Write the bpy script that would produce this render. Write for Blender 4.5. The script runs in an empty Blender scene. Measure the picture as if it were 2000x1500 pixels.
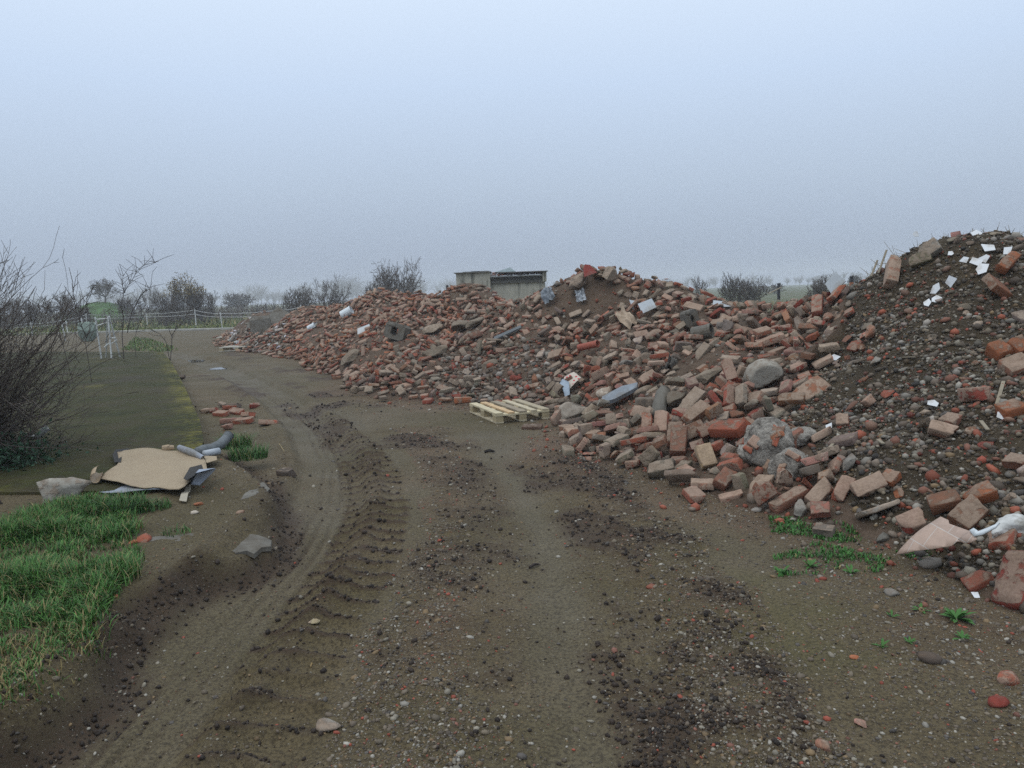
import bpy, math, random
import numpy as np
from mathutils import Vector, Matrix, Euler, Quaternion
random.seed(7)
rng = np.random.default_rng(7)
SC = bpy.context.scene
COL = SC.collection
R = math.radians

# ------------------------------------------------------------------ camera
CAM_H, PITCH, ROLL, FPX = 1.6, R(6.73), R(2.1), 1500.0       # focal length in pixels of the 2000 px wide photograph
_f = np.array([0, math.cos(PITCH), -math.sin(PITCH)])
_u0 = np.array([0, math.sin(PITCH), math.cos(PITCH)])
_r0 = np.array([1.0, 0, 0])
CR = math.cos(ROLL) * _r0 - math.sin(ROLL) * _u0
CU = math.cos(ROLL) * _u0 + math.sin(ROLL) * _r0
CF = _f
CO = np.array([0, 0, CAM_H])
cam_data = bpy.data.cameras.new('camera')
cam = bpy.data.objects.new('camera', cam_data)
COL.objects.link(cam)
cam_data.sensor_width = 36.0
cam_data.lens = 36.0 * FPX / 2000.0
cam_data.clip_start = 0.05
cam_data.clip_end = 3000
cam.matrix_world = Matrix(((CR[0], CU[0], -CF[0], 0), (CR[1], CU[1], -CF[1], 0), (CR[2], CU[2], -CF[2], CAM_H), (0, 0, 0, 1)))
SC.camera = cam

def ray(px, py):
    d = CF * FPX + CR * (px - 1000.0) + CU * (750.0 - py)
    return d / np.linalg.norm(d)
def atY(px, py, y):                 # the point seen at that pixel, y metres ahead
    d = ray(px, py)
    return CO + d * (y / d[1])
def atZ(px, py, z=0.0):             # the point seen at that pixel, at height z
    d = ray(px, py)
    return CO + d * ((z - CAM_H) / d[2])
def proj(P):
    v = np.asarray(P, float) - CO
    zz = np.maximum(v @ CF, 1e-3)
    return 1000 + FPX * (v @ CR) / zz, 750 - FPX * (v @ CU) / zz
# ------------------------------------------------------------------ sky, soft sun, exposure
def lin(r, g, b):
    f = lambda c: (c / 255 / 12.92) if c / 255 <= 0.04045 else ((c / 255 + 0.055) / 1.055) ** 2.4
    return (f(r), f(g), f(b))
SUN_EL, SUN_AZ = R(62), R(235)
world = bpy.data.worlds.new('World'); SC.world = world; world.use_nodes = True
wn, wl = world.node_tree.nodes, world.node_tree.links
wn.clear()
w_out = wn.new('ShaderNodeOutputWorld'); w_bg = wn.new('ShaderNodeBackground'); w_sky = wn.new('ShaderNodeTexSky')
w_sky.sky_type = 'NISHITA'; w_sky.sun_disc = False; w_sky.sun_elevation = SUN_EL; w_sky.sun_rotation = SUN_AZ
w_sky.air_density = 1.0; w_sky.dust_density = 6.0
w_hsv = wn.new('ShaderNodeHueSaturation'); w_hsv.inputs['Saturation'].default_value = 0.35; w_hsv.inputs['Value'].default_value = 0.5
wl.new(w_sky.outputs[0], w_hsv.inputs['Color'])
w_tc = wn.new('ShaderNodeTexCoord'); w_sep = wn.new('ShaderNodeSeparateXYZ'); wl.new(w_tc.outputs['Generated'], w_sep.inputs[0])
w_ns = wn.new('ShaderNodeTexNoise'); w_ns.inputs['Scale'].default_value = 1.3; w_ns.inputs['Detail'].default_value = 3; wl.new(w_tc.outputs['Generated'], w_ns.inputs['Vector'])
w_ma = wn.new('ShaderNodeMath'); w_ma.operation = 'MULTIPLY_ADD'; w_ma.inputs[1].default_value = 0.05; wl.new(w_ns.outputs['Fac'], w_ma.inputs[0]); wl.new(w_sep.outputs['Z'], w_ma.inputs[2])
w_rp = wn.new('ShaderNodeValToRGB'); wl.new(w_ma.outputs[0], w_rp.inputs['Fac'])
els = w_rp.color_ramp.elements
SKY_STOPS = [(0.0, (0.34, 0.405, 0.52)), (0.07, (0.41, 0.49, 0.62)), (0.16, (0.52, 0.63, 0.785)), (0.28, (0.64, 0.785, 1.0)), (0.42, (0.80, 0.94, 1.13)), (1.0, (1.10, 1.22, 1.34))]
els[0].position, els[0].color = SKY_STOPS[0][0], (*SKY_STOPS[0][1], 1)
els[1].position, els[1].color = 1.0, (*SKY_STOPS[-1][1], 1)
for p_, c_ in SKY_STOPS[1:-1]:
    e_ = els.new(p_); e_.color = (*c_, 1)
w_mul = wn.new('ShaderNodeVectorMath'); w_mul.operation = 'SCALE'; w_mul.inputs['Scale'].default_value = 10.0; wl.new(w_rp.outputs['Color'], w_mul.inputs[0])
w_mix = wn.new('ShaderNodeMix'); w_mix.data_type = 'RGBA'; w_mix.inputs[0].default_value = 0.9
wl.new(w_hsv.outputs[0], w_mix.inputs[6]); wl.new(w_mul.outputs[0], w_mix.inputs[7])
wl.new(w_mix.outputs[2], w_bg.inputs['Color']); w_bg.inputs['Strength'].default_value = 0.1
wl.new(w_bg.outputs[0], w_out.inputs['Surface'])
sun_d = bpy.data.lights.new('sun', 'SUN'); sun_d.energy = 0.9; sun_d.angle = R(50); sun_d.color = (1.0, 0.97, 0.93)
sun = bpy.data.objects.new('sun', sun_d); COL.objects.link(sun)
sd_ = Vector((math.sin(SUN_AZ) * math.cos(SUN_EL), math.cos(SUN_AZ) * math.cos(SUN_EL), math.sin(SUN_EL)))
sun.rotation_euler = sd_.to_track_quat('Z', 'Y').to_euler()
vs = SC.view_settings
vs.view_transform = 'Standard'; vs.look = 'None'; vs.exposure = 0.0; vs.gamma = 1.0; vs.use_curve_mapping = False
SC.cycles.use_denoising = False
SC.cycles.denoiser = 'OPENIMAGEDENOISE'; SC.cycles.denoising_input_passes = 'RGB_ALBEDO_NORMAL'; SC.cycles.denoising_prefilter = 'ACCURATE'
SC.cycles.sample_clamp_indirect = 1.5; SC.cycles.sample_clamp_direct = 3.0; SC.cycles.max_bounces = 6; SC.cycles.diffuse_bounces = 3; SC.cycles.volume_bounces = 1; SC.cycles.transparent_max_bounces = 8
# ------------------------------------------------------------------ numpy noise
_hash = np.random.default_rng(3).random(65536)
def vnoise(x, y, s=0):
    xi, yi = np.floor(x).astype(np.int64), np.floor(y).astype(np.int64)
    fx, fy = x - xi, y - yi
    fx, fy = fx * fx * (3 - 2 * fx), fy * fy * (3 - 2 * fy)
    h = lambda a, b: _hash[((a * 7349 + b * 31337 + s * 911) ^ (a * b * 13 + (a >> 3) * 77)) & 65535]
    return (h(xi, yi) * (1 - fx) + h(xi + 1, yi) * fx) * (1 - fy) + (h(xi, yi + 1) * (1 - fx) + h(xi + 1, yi + 1) * fx) * fy
def fbm(x, y, f, o=4, s=0, gain=0.5):
    a, t, n = 1.0, 0.0, 0.0
    for k in range(o):
        t = t + a * vnoise(x * f + 17.3 * k, y * f - 9.1 * k, s + k); n += a
        a *= gain; f *= 2.03
    return t / n - 0.5
def sst(a, b, x):
    t = np.clip((x - a) / (b - a), 0, 1)
    return t * t * (3 - 2 * t)
def pline(x, y, pts):
    """distance, signed side, arc length to a polyline"""
    bd = np.full(np.shape(x), 1e9); bs = np.zeros(np.shape(x)); bl = np.zeros(np.shape(x)); L = 0.0
    for (ax, ay), (bx, by) in zip(pts[:-1], pts[1:]):
        dx, dy = bx - ax, by - ay
        l = math.hypot(dx, dy)
        t = np.clip(((x - ax) * dx + (y - ay) * dy) / (l * l), 0, 1)
        qx, qy = x - ax - t * dx, y - ay - t * dy
        d = np.hypot(qx, qy); m = d < bd
        bd = np.where(m, d, bd); bs = np.where(m, np.sign(dx * qy - dy * qx), bs); bl = np.where(m, L + t * l, bl)
        L += l
    return bd, bs, bl
def inpoly(x, y, poly):
    c = np.zeros(np.shape(x), bool); n = len(poly)
    for i in range(n):
        (x1, y1), (x2, y2) = poly[i], poly[(i + 1) % n]
        k = ((y1 > y) != (y2 > y)) & (x < (x2 - x1) * (y - y1) / (y2 - y1 + 1e-12) + x1)
        c ^= k
    return c
def polydist(x, y, poly):           # signed, positive inside
    d, _, _ = pline(x, y, list(poly) + [poly[0]])
    return np.where(inpoly(x, y, poly), d, -d)
def G(pts, z=0.0):
    return [tuple(atZ(a, b, z)[:2]) for a, b in pts]

# ------------------------------------------------------------------ the heaps: one height field through points read off the place
FOOT = [(436,656),(452,682),(520,690),(600,704),(640,728),(692,738),(690,768),(780,782),(900,792),(1000,792),(1068,792),(1105,815),
        (1112,850),(1118,896),(1200,910),(1290,930),(1345,960),(1400,980),(1510,1014),(1600,1030),(1700,1064),(1800,1104),(1900,1150),(2010,1210)]
footw = G(FOOT)
# behind and beyond the frame
heap_poly = footw + [(3.6, 3.0), (6.5, 2.8), (11.5, 5.0), (12.5, 9.5), (10.5, 14.0), (8.5, 17.5), (5.5, 19.0), (2.5, 21.5), (-0.5, 27.0), (-4.0, 31.0),
                     (-8.0, 35.0), (-12.0, 41.0), (-15.2, 41.5)]
CREST = [(460,648,37),(500,624,33.5),(545,608,30),(590,600,27.5),(640,598,26.5),(700,588,25.5),(725,570,25),(745,564,25),(775,572,25),(810,582,24.5),(845,579,24),(870,582,22.5),
         (895,564,20.5),(935,553,19.6),(968,566,19.2),(990,583,18.4),(1030,585,17.0),(1060,570,15.6),(1090,552,14.8),(1120,540,14.6),(1160,530,14.4),(1200,534,14.2),(1225,545,14),
         (1260,552,13.8),(1300,550,13.4),(1340,563,13.0),(1370,575,12.8),(1410,590,12.3),(1450,598,11.9),(1500,600,11.4),(1540,588,11.1),(1590,578,10.8),(1630,588,10.3),(1655,572,9.9),
         (1680,545,9.6),(1720,513,9.2),(1760,490,8.9),(1800,470,8.6),(1830,460,8.4),(1880,460,8.2),(1950,458,8.0),(2000,470,7.9),(2100,490,7.8)]
INNER = [(800,700,13.9),(800,640,17.6),(800,605,21),(900,650,15.6),(900,610,18),(850,740,12.6),(950,700,13.3),(950,610,17.0),(700,650,18.6),(700,605,23),(700,700,16),(600,650,23.2),
         (520,655,29),(560,625,27.5),(1000,740,12.1),(1050,650,13.3),(1100,700,12.2),(1130,620,13.6),(1200,650,12.1),(1180,740,10.8),(1150,790,9.7),(1200,800,9.1),(1200,850,8.0),
         (1250,700,10.6),(1250,600,12.9),(1330,640,11.2),(1300,770,8.7),(1300,700,9.9),(1310,850,7.4),(1400,650,10.0),(1400,760,8.1),(1400,850,6.95),(1450,700,8.6),(1450,900,6.15),
         (1500,640,9.9),(1500,760,7.4),(1500,850,6.4),(1500,940,5.65),(1570,640,9.2),(1600,700,7.9),(1600,800,6.5),(1600,900,5.6),(1650,620,8.8),(1700,600,8.3),(1750,700,6.85),
         (1750,800,5.9),(1750,900,5.15),(1750,1000,4.62),(1850,550,7.6),(1850,650,6.8),(1850,750,6.0),(1850,850,5.3),(1850,950,4.7),(1900,1050,4.15),(1950,650,6.6),(1960,800,5.4),
         (1960,950,4.45),(1960,1100,3.75)]
_cp = [(x, y, 0.0) for x, y in footw]
def _low(c):                                             # the loose bricks lie on top of the soil, so the soil itself is lower
    p = atY(*c); p[2] = max(p[2] - (0.04 if c[0] > 1640 else 0.07 if 1080 < c[0] < 1350 and c[1] < 570 else 0.15) * min(1.0, p[2] / 0.5), 0.02); return tuple(p)
_cp += [_low(c) for c in CREST + INNER]
for c in CREST[::2]:
    p = np.array(_low(c)); q = p[:2] / np.linalg.norm(p[:2])
    _cp.append((p[0] + q[0] * 1.6, p[1] + q[1] * 1.6, p[2] * 0.72)); _cp.append((p[0] + q[0] * 4.2, p[1] + q[1] * 4.2, 0.0))
_cp += [(6.5, 7.9, 1.9), (9, 8.2, 1.5), (5.5, 5.0, 0.9), (8, 5.5, 0.8), (7, 3.3, 0.1), (11, 6, 0.2), (9.5, 11, 0.4)]
_cp = np.array(_cp)
def _tps(A, B):
    d2 = ((A[:, None, :] - B[None, :, :]) ** 2).sum(-1)
    return 0.5 * d2 * np.log(d2 + 1e-9)
_n = len(_cp)
_M = np.zeros((_n + 3, _n + 3)); _M[:_n, :_n] = _tps(_cp[:, :2], _cp[:, :2]) + np.eye(_n) * 0.02
_M[:_n, _n] = 1; _M[:_n, _n + 1:] = _cp[:, :2]; _M[_n:, :_n] = _M[:_n, _n:].T
_w = np.linalg.solve(_M, np.r_[_cp[:, 2], 0, 0, 0])
def heap_raw(x, y):
    sh = np.shape(x); P = np.stack([np.ravel(x), np.ravel(y)], 1); out = np.empty(len(P))
    for i in range(0, len(P), 20000):
        q = P[i:i + 20000]
        out[i:i + 20000] = _tps(q, _cp[:, :2]) @ _w[:_n] + _w[_n] + q @ _w[_n + 1:]
    return out.reshape(sh)
def heap_z(x, y):
    """height of the bare heap, dropping below the ground outside its foot"""
    d = polydist(x, y, heap_poly)
    z = np.minimum(heap_raw(x, y), 0.95 * d + 0.03)
    z = z + np.clip(d, 0, 0.5) * (0.32 * fbm(x, y, 0.9, 3, 40) + 0.10 * fbm(x, y, 3.5, 3, 50))
    return np.where(d > 0, np.maximum(z, -0.02 + 0.1 * np.clip(d, 0, 0.4)), np.maximum(0.6 * d, -0.25))
# surface grid for fast look-ups
HX0, HY0, HS = -17.0, 2.0, 0.05
_gx = np.arange(HX0, 13.5, HS); _gy = np.arange(HY0, 43, HS)
_cs = 4
_gxc, _gyc = _gx[::_cs], _gy[::_cs]
_X, _Y = np.meshgrid(_gxc, _gyc, indexing='ij')
_HZc = heap_z(_X, _Y)
def hz(x, y):
    u = np.clip((np.asarray(x, float) - HX0) / (HS * _cs), 0, len(_gxc) - 1.001); v = np.clip((np.asarray(y, float) - HY0) / (HS * _cs), 0, len(_gyc) - 1.001)
    i, j = u.astype(int), v.astype(int); a, b = u - i, v - j
    return (_HZc[i, j] * (1 - a) + _HZc[i + 1, j] * a) * (1 - b) + (_HZc[i, j + 1] * (1 - a) + _HZc[i + 1, j + 1] * a) * b
def hn(x, y, e=0.12):
    n = np.array([(hz(x - e, y) - hz(x + e, y)) / (2 * e), (hz(x, y - e) - hz(x, y + e)) / (2 * e), 1.0])
    return n / np.linalg.norm(n)
def on_heap(px, py):
    """the place where the view ray of that pixel first meets heap or ground"""
    d = ray(px, py); t = np.arange(2.0, 60, 0.02)
    P = CO[None] + d[None] * t[:, None]
    h = np.maximum(hz(P[:, 0], P[:, 1]), 0.0)
    k = np.argmax(P[:, 2] < h)
    return P[k] if P[k, 2] < h[k] else None
# ------------------------------------------------------------------ pieces that stand out, each read off the place where it lies
# shape, px, py, yaw, pitch, roll (degrees, in the frame of the slope), length, width, height, lift, tint, name, category, label
HERO = [
('whole',1355,612,-42,-8,25,.34,.14,.08,.10,'dusty','brick','brick','long weathered brick sloping down between two small rubble peaks'),
('whole',1511,686,-10,4,2,.36,.21,.09,.14,'red','brick','brick','large clean red block lying flat above the pale round boulder'),
('whole',1497,706,-12,3,10,.20,.10,.07,.05,'red','brick','brick','short mortar-flecked brick tucked under the large clean red block'),
('whole',1548,640,70,20,80,.27,.17,.09,.12,'stripe','brick','brick','brick standing on edge with pale mortar stripes near the crest'),
('whole',1572,650,66,22,80,.26,.15,.07,.10,'grey','brick','brick','grey brick leaning against the mortar-striped brick'),
('whole',1612,612,48,14,30,.42,.14,.09,.14,'red','brick','brick','long reddish brick leaning upward where brick rubble meets the earth mound'),
('whole',1432,870,-50,-4,8,.34,.17,.10,.16,'clean','brick','brick','big clean red brick tilted down toward the mortar mass'),
('whole',1357,866,10,6,60,.27,.15,.10,.12,'brown','brick','brick','brown brick lying on its side below a similar one near the heap foot'),
('whole',1368,836,28,8,30,.32,.15,.10,.16,'brown','brick','brick','brown brick resting across another above the heap foot'),
('whole',1360,806,32,10,34,.36,.15,.11,.14,'grey','brick','brick','long slate-grey brick above the two stacked brown bricks'),
('half',1385,912,84,46,12,.25,.15,.10,.10,'yellow','brick','brick','yellow wedge-shaped brick standing at the heap foot'),
('whole',1331,885,66,28,12,.34,.16,.10,.12,'dusty','brick','brick','dusty rounded brick leaning upright beside the yellow wedge brick'),
('whole',1300,848,64,26,8,.34,.16,.09,.13,'red','brick','brick','orange-red brick leaning upright below the grey concrete post'),
('whole',1322,868,66,24,8,.33,.15,.09,.10,'dusty','brick','brick','pale dusty brick leaning beside the orange-red upright brick'),
('whole',1392,862,4,4,60,.22,.12,.12,.12,'red','brick','brick','square-faced red brick just left of the big tilted clean brick'),
('half',1420,836,62,10,10,.20,.12,.10,.10,'grey','brick','brick','grey broken brick above the big tilted clean brick'),
('whole',1590,772,14,0,-50,.34,.10,.20,.05,'mossy','brick','brick','mottled mossy red brick half buried in the gravelly mound slope'),
('whole',1752,540,38,10,-28,.44,.16,.13,.07,'dusty','masonry_block','masonry','big grey-topped red masonry block lodged high on the mound'),
('chunk',1783,478,20,10,10,.30,.22,.14,.08,'concrete','concrete_slab','concrete slab','grey concrete slab sticking out over the mound crest'),
('whole',1822,500,-20,8,30,.24,.18,.09,.08,'concrete','concrete_block','concrete block','pale grey concrete block below the mound crest'),
('whole',1803,513,-34,-8,30,.24,.15,.08,.05,'olive','concrete_block','concrete block','olive grey block wedged under the pale grey one below the mound crest'),
('whole',1948,572,80,0,-40,.26,.09,.22,.06,'mossy','brick','brick','broad mossy brick half buried high on the mound at the frame edge'),
('whole',1968,525,36,6,20,.28,.11,.10,.07,'orange','brick','brick','rounded orange-brown brick near the white shards high on the mound'),
('half',1956,700,8,6,20,.19,.16,.13,.07,'orange','brick','brick','orange-brown broken block high on the right slope of the mound'),
('half',1990,694,12,6,30,.18,.16,.14,.07,'orange','brick','brick','orange lump beside the orange-brown broken block'),
('half',1985,730,6,4,18,.22,.18,.12,.06,'dusty','brick','brick','grey-crusted broken brick below the two orange lumps'),
('half',1905,784,-8,-6,-26,.20,.17,.11,.06,'darkred','brick','brick','dark red broken brick capped with grey mortar on the mound'),
('half',1980,812,0,0,10,.20,.15,.09,.05,'orange','brick','brick','orange brick stub pressed into the mound at the frame edge'),
('whole',1675,680,16,8,24,.17,.13,.05,.04,'red','brick','brick','thin red brick slice in the bare earth furrow'),
('half',1702,790,22,8,-20,.12,.10,.08,.04,'clean','brick','brick','small bright red brick stub on the gravelly slope'),
('half',1650,832,58,22,20,.17,.11,.09,.05,'dusty','brick','brick','reddish-brown brick stub pointing upward on the lower mound slope'),
('whole',1608,858,6,0,-20,.22,.07,.07,.04,'dusty','brick','brick','narrow brown brick sliver beside the mortar mass'),
('half',1843,852,-38,-14,16,.20,.10,.08,.05,'dusty','brick','brick','mortar-crusted brick stub sloping down across the middle of the mound'),
('chunk',1668,912,50,10,-35,.17,.15,.08,.05,'concrete','stone','stone','grey triangular stone standing near the mound foot'),
('half',1634,920,44,14,-20,.16,.10,.06,.04,'red','brick','brick','red brick slice leaning left of the grey triangular stone'),
('whole',1372,958,-14,0,2,.20,.15,.07,.05,'dusty','brick','brick','pinkish grey flat brick out front of the heap foot'),
('half',1420,950,40,14,34,.22,.12,.09,.07,'dusty','brick','brick','brick propped beside the pinkish grey flat brick'),
('whole',1430,974,-4,0,0,.20,.10,.05,.02,'clean','brick','brick','thin red brick lying flat at the outermost foot of the heap'),
('whole',1543,988,18,6,10,.31,.09,.08,.05,'dusty','brick','brick','long pink-edged brick at the heap foot above the weeds'),
('chunk',1566,1004,60,20,0,.12,.11,.10,.04,'concrete','stone','stone','small grey stone leaning at the weedy edge of the mound'),
('whole',1606,978,24,12,36,.24,.11,.09,.06,'brown','brick','brick','brown brick slanting beside the long pink-edged brick'),
('whole',1650,968,34,16,34,.22,.10,.08,.05,'red','brick','brick','reddish brick slanting between two larger bricks at the mound foot'),
('whole',1703,966,-2,0,40,.23,.12,.10,.07,'dusty','brick','brick','wide dusty brick capping the low cluster at the mound foot'),
('half',1745,950,28,10,10,.13,.11,.07,.07,'orange','brick','brick','orange brick stub with a grey corner on the low cluster'),
('half',1758,974,50,20,30,.07,.06,.05,.04,'orange','brick','brick','tiny orange brick cube below the low brick cluster'),
('whole',1718,1004,-8,0,-30,.30,.13,.03,.04,'concrete','cement_board','cement board','grey speckled cement board leaning at the mound foot'),
('half',1790,1035,-8,4,20,.18,.14,.09,.06,'darkred','brick','brick','broken brick with a dark red end behind the tile-pattern sheet'),
('whole',1852,1002,-18,0,10,.19,.13,.08,.08,'brown','brick','brick','brown brick behind the peak of the tile-pattern sheet'),
('whole',1922,992,-12,4,24,.18,.11,.09,.09,'orange','brick','brick','upright rust-brown brick behind the round-edged one'),
('half',1902,1026,16,8,34,.22,.15,.11,.07,'brown','brick','brick','round-edged brown brick right of the tile-pattern sheet peak'),
('roundblock',1992,1142,36,14,-12,.34,.22,.11,.03,'darkred','masonry_block','masonry','large rounded red masonry slab at the frame edge'),
('half',1920,1140,-14,0,6,.17,.11,.07,.02,'red','brick','brick','low red brick half sunk in front of the large rounded slab'),
('whole',905,786,8,0,0,.30,.13,.09,.04,'orange','brick','brick','orange brick on the track edge left of the wooden pallet'),
('whole',1040,838,-8,0,0,.26,.22,.05,.025,'umber','paving_block','paving block','flat dark brown paving block on the track below the pallet'),
('half',1090,706,-20,8,20,.30,.18,.10,.12,'dusty','brick','brick','pinkish broken brick on the dark gap between the two rubble slopes'),
('half',1044,762,0,0,10,.24,.12,.09,.05,'brown','brick','brick','brown brick half sunk behind the far corner of the pallet'),
]
STONES = [
('round',1493,757,20,.40,.34,.32,.15,'pale','boulder','boulder','pale grey round boulder resting in the middle of the near brick heap'),
('rough',1125,814,0,.36,.26,.26,.10,'whiterock','boulder','boulder','whitish rough lump standing alone right of the pallet'),
('rough',1192,553,60,.34,.24,.26,.20,'graybrown','boulder','boulder','grey-brown boulder beside the red plate on the highest crest'),
('rough',1136,560,20,.52,.28,.24,.14,'darkstone','boulder','boulder','dark brown oblong boulder below the highest crest'),
('rough',853,700,4,.50,.20,.18,.14,'graybrown','boulder','boulder','long grey-brown boulder in the dusty middle slope'),
('rough',962,722,14,.34,.22,.16,.10,'graybrown','boulder','boulder','flat grey boulder above the fine stone rubble'),
('rough',1330,796,66,.38,.20,.14,.14,'graybrown','boulder','boulder','tall mud-coloured stone slab beside the grey concrete post'),
('rough',1185,778,10,.22,.20,.18,.07,'whiterock','boulder','boulder','small pale stone above the blue-grey slab'),
('rough',1262,775,10,.28,.12,.10,.08,'graybrown','boulder','boulder','dirty rounded cement stick right of the blue-grey slab'),
('rough',132,978,14,.36,.24,.24,.07,'pale','limestone_rock','rock','mossy yellowish limestone rock on the grass edge beside the carpet'),
('rough',1390,745,0,.34,.16,.12,.08,'graybrown','boulder','boulder','long grey mortar slab left of the pale round boulder'),
('rough',690,706,20,.5,.3,.2,.12,'graybrown','boulder','boulder','grey mortar lump low on the middle brick slope'),
('rough',905,650,70,.55,.38,.24,.18,'graybrown','boulder','boulder','large grey-brown mortar slab standing on the middle heap'),
('rough',850,655,20,.50,.34,.16,.16,'graybrown','boulder','boulder','broad mortar slab left of the standing mortar slab'),
('rough',935,640,30,.45,.34,.16,.14,'graybrown','boulder','boulder','mortar slab leaning right of the standing mortar slab'),
]
SHARDS = [(1929,490,.13),(1968,494,.09),(1881,511,.08),(1907,516,.11),(1924,508,.09),(1921,530,.13),(1858,553,.11),(1831,567,.11),(1829,590,.09),(1811,597,.08),
          (1822,793,.075),(1634,702,.09),(1609,950,.08),(1955,816,.07),(1962,1178,.075),(1905,1166,.04),(1624,838,.06),(1905,457,.12),(1790,452,.07),(1860,500,.06)]
def place_frame(px, py):
    p = on_heap(px, py)
    if p is None: p = atZ(px, py)
    n = hn(p[0], p[1]) if hz(p[0], p[1]) > 0.02 else np.array([0, 0, 1.0])
    t = np.array([1.0, 0, 0]) - n * n[0]; t /= np.linalg.norm(t)
    b = np.cross(n, t)
    return p, Matrix((( t[0], b[0], n[0]), (t[1], b[1], n[1]), (t[2], b[2], n[2])))
def hero_matrix(px, py, yaw, pitch, roll, lift):
    p, F = place_frame(px, py)
    Rm = F @ Matrix.Rotation(R(yaw), 3, 'Z') @ Matrix.Rotation(R(-pitch), 3, 'Y') @ Matrix.Rotation(R(roll), 3, 'X')
    n = F.col[2]
    M = Rm.to_4x4(); M.translation = Vector(p) + n * lift
    return M
# fields of rubble on the heap, as polygons on its surface (outlined from the viewpoint, kept as places on the ground)
def heap_region(pts):
    out = []
    for a, b in pts:
        p = on_heap(a, b)
        out.append(tuple((p if p is not None else atY(a, b, 30))[:2]))
    return out
EARTH_A = heap_region([(1035,606),(1080,612),(1140,622),(1200,636),(1222,650),(1212,676),(1160,700),(1122,690),(1088,655),(1035,640),(1020,622)])
EARTH_B = heap_region([(1300,745),(1345,735),(1352,775),(1310,790)])
MOUND = heap_region([(1655,562),(1650,640),(1618,680),(1560,735),(1545,800),(1480,815),(1500,850),(1580,870),(1620,935),(1660,1000),(1735,1045)]) + [(2.2, 4.0), (3.0, 2.6), (13, 2), (13, 15), (7, 16)]
FINE = heap_region([(870,700),(930,690),(1000,668),(1085,690),(1120,740),(1105,785),(1000,787),(880,786),(830,760)])
WHITE = heap_region([(440,650),(500,622),(548,616),(560,640),(560,690),(520,692),(452,684)])
# ------------------------------------------------------------------ object and mesh helpers
def tag(o, label=None, cat=None, group=None, kind=None):
    if label: o['label'] = label
    if cat: o['category'] = cat
    if group: o['group'] = group
    if kind: o['kind'] = kind
    return o
def link(name, me, parent=None, mw=None, mat=None):
    o = bpy.data.objects.new(name, me); COL.objects.link(o)
    if parent is not None: o.parent = parent
    if mw is not None: o.matrix_world = mw if parent is None else parent.matrix_world @ mw
    if mat is not None and me is not None and not me.materials: me.materials.append(mat)
    return o
def empty(name, loc=(0, 0, 0), rz=0.0, mw=None):
    o = bpy.data.objects.new(name, None); COL.objects.link(o); o.empty_display_size = 0.1
    if mw is not None: o.matrix_world = mw
    else: o.matrix_world = Matrix.Translation(loc) @ Matrix.Rotation(rz, 4, 'Z')
    return o
def np_mesh(name, V, F, mat=None, smooth=False, vattr=None, fattr=None):
    V = np.asarray(V, np.float32); F = np.asarray(F, np.int32); m, k = F.shape
    me = bpy.data.meshes.new(name)
    me.vertices.add(len(V)); me.vertices.foreach_set('co', V.ravel())
    me.loops.add(m * k); me.loops.foreach_set('vertex_index', F.ravel())
    me.polygons.add(m); me.polygons.foreach_set('loop_start', np.arange(0, m * k, k, dtype=np.int32))
    me.polygons.foreach_set('loop_total', np.full(m, k, np.int32))
    if smooth: me.polygons.foreach_set('use_smooth', np.ones(m, bool))
    for dom, at in (('POINT', vattr or {}), ('FACE', fattr or {})):
        for nm, a in at.items():
            a = np.asarray(a, np.float32)
            if a.ndim == 1: me.attributes.new(nm, 'FLOAT', dom).data.foreach_set('value', a)
            else: me.attributes.new(nm, 'FLOAT_VECTOR', dom).data.foreach_set('vector', a.ravel())
    me.update(calc_edges=True)
    if mat: me.materials.append(mat)
    return me
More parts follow.
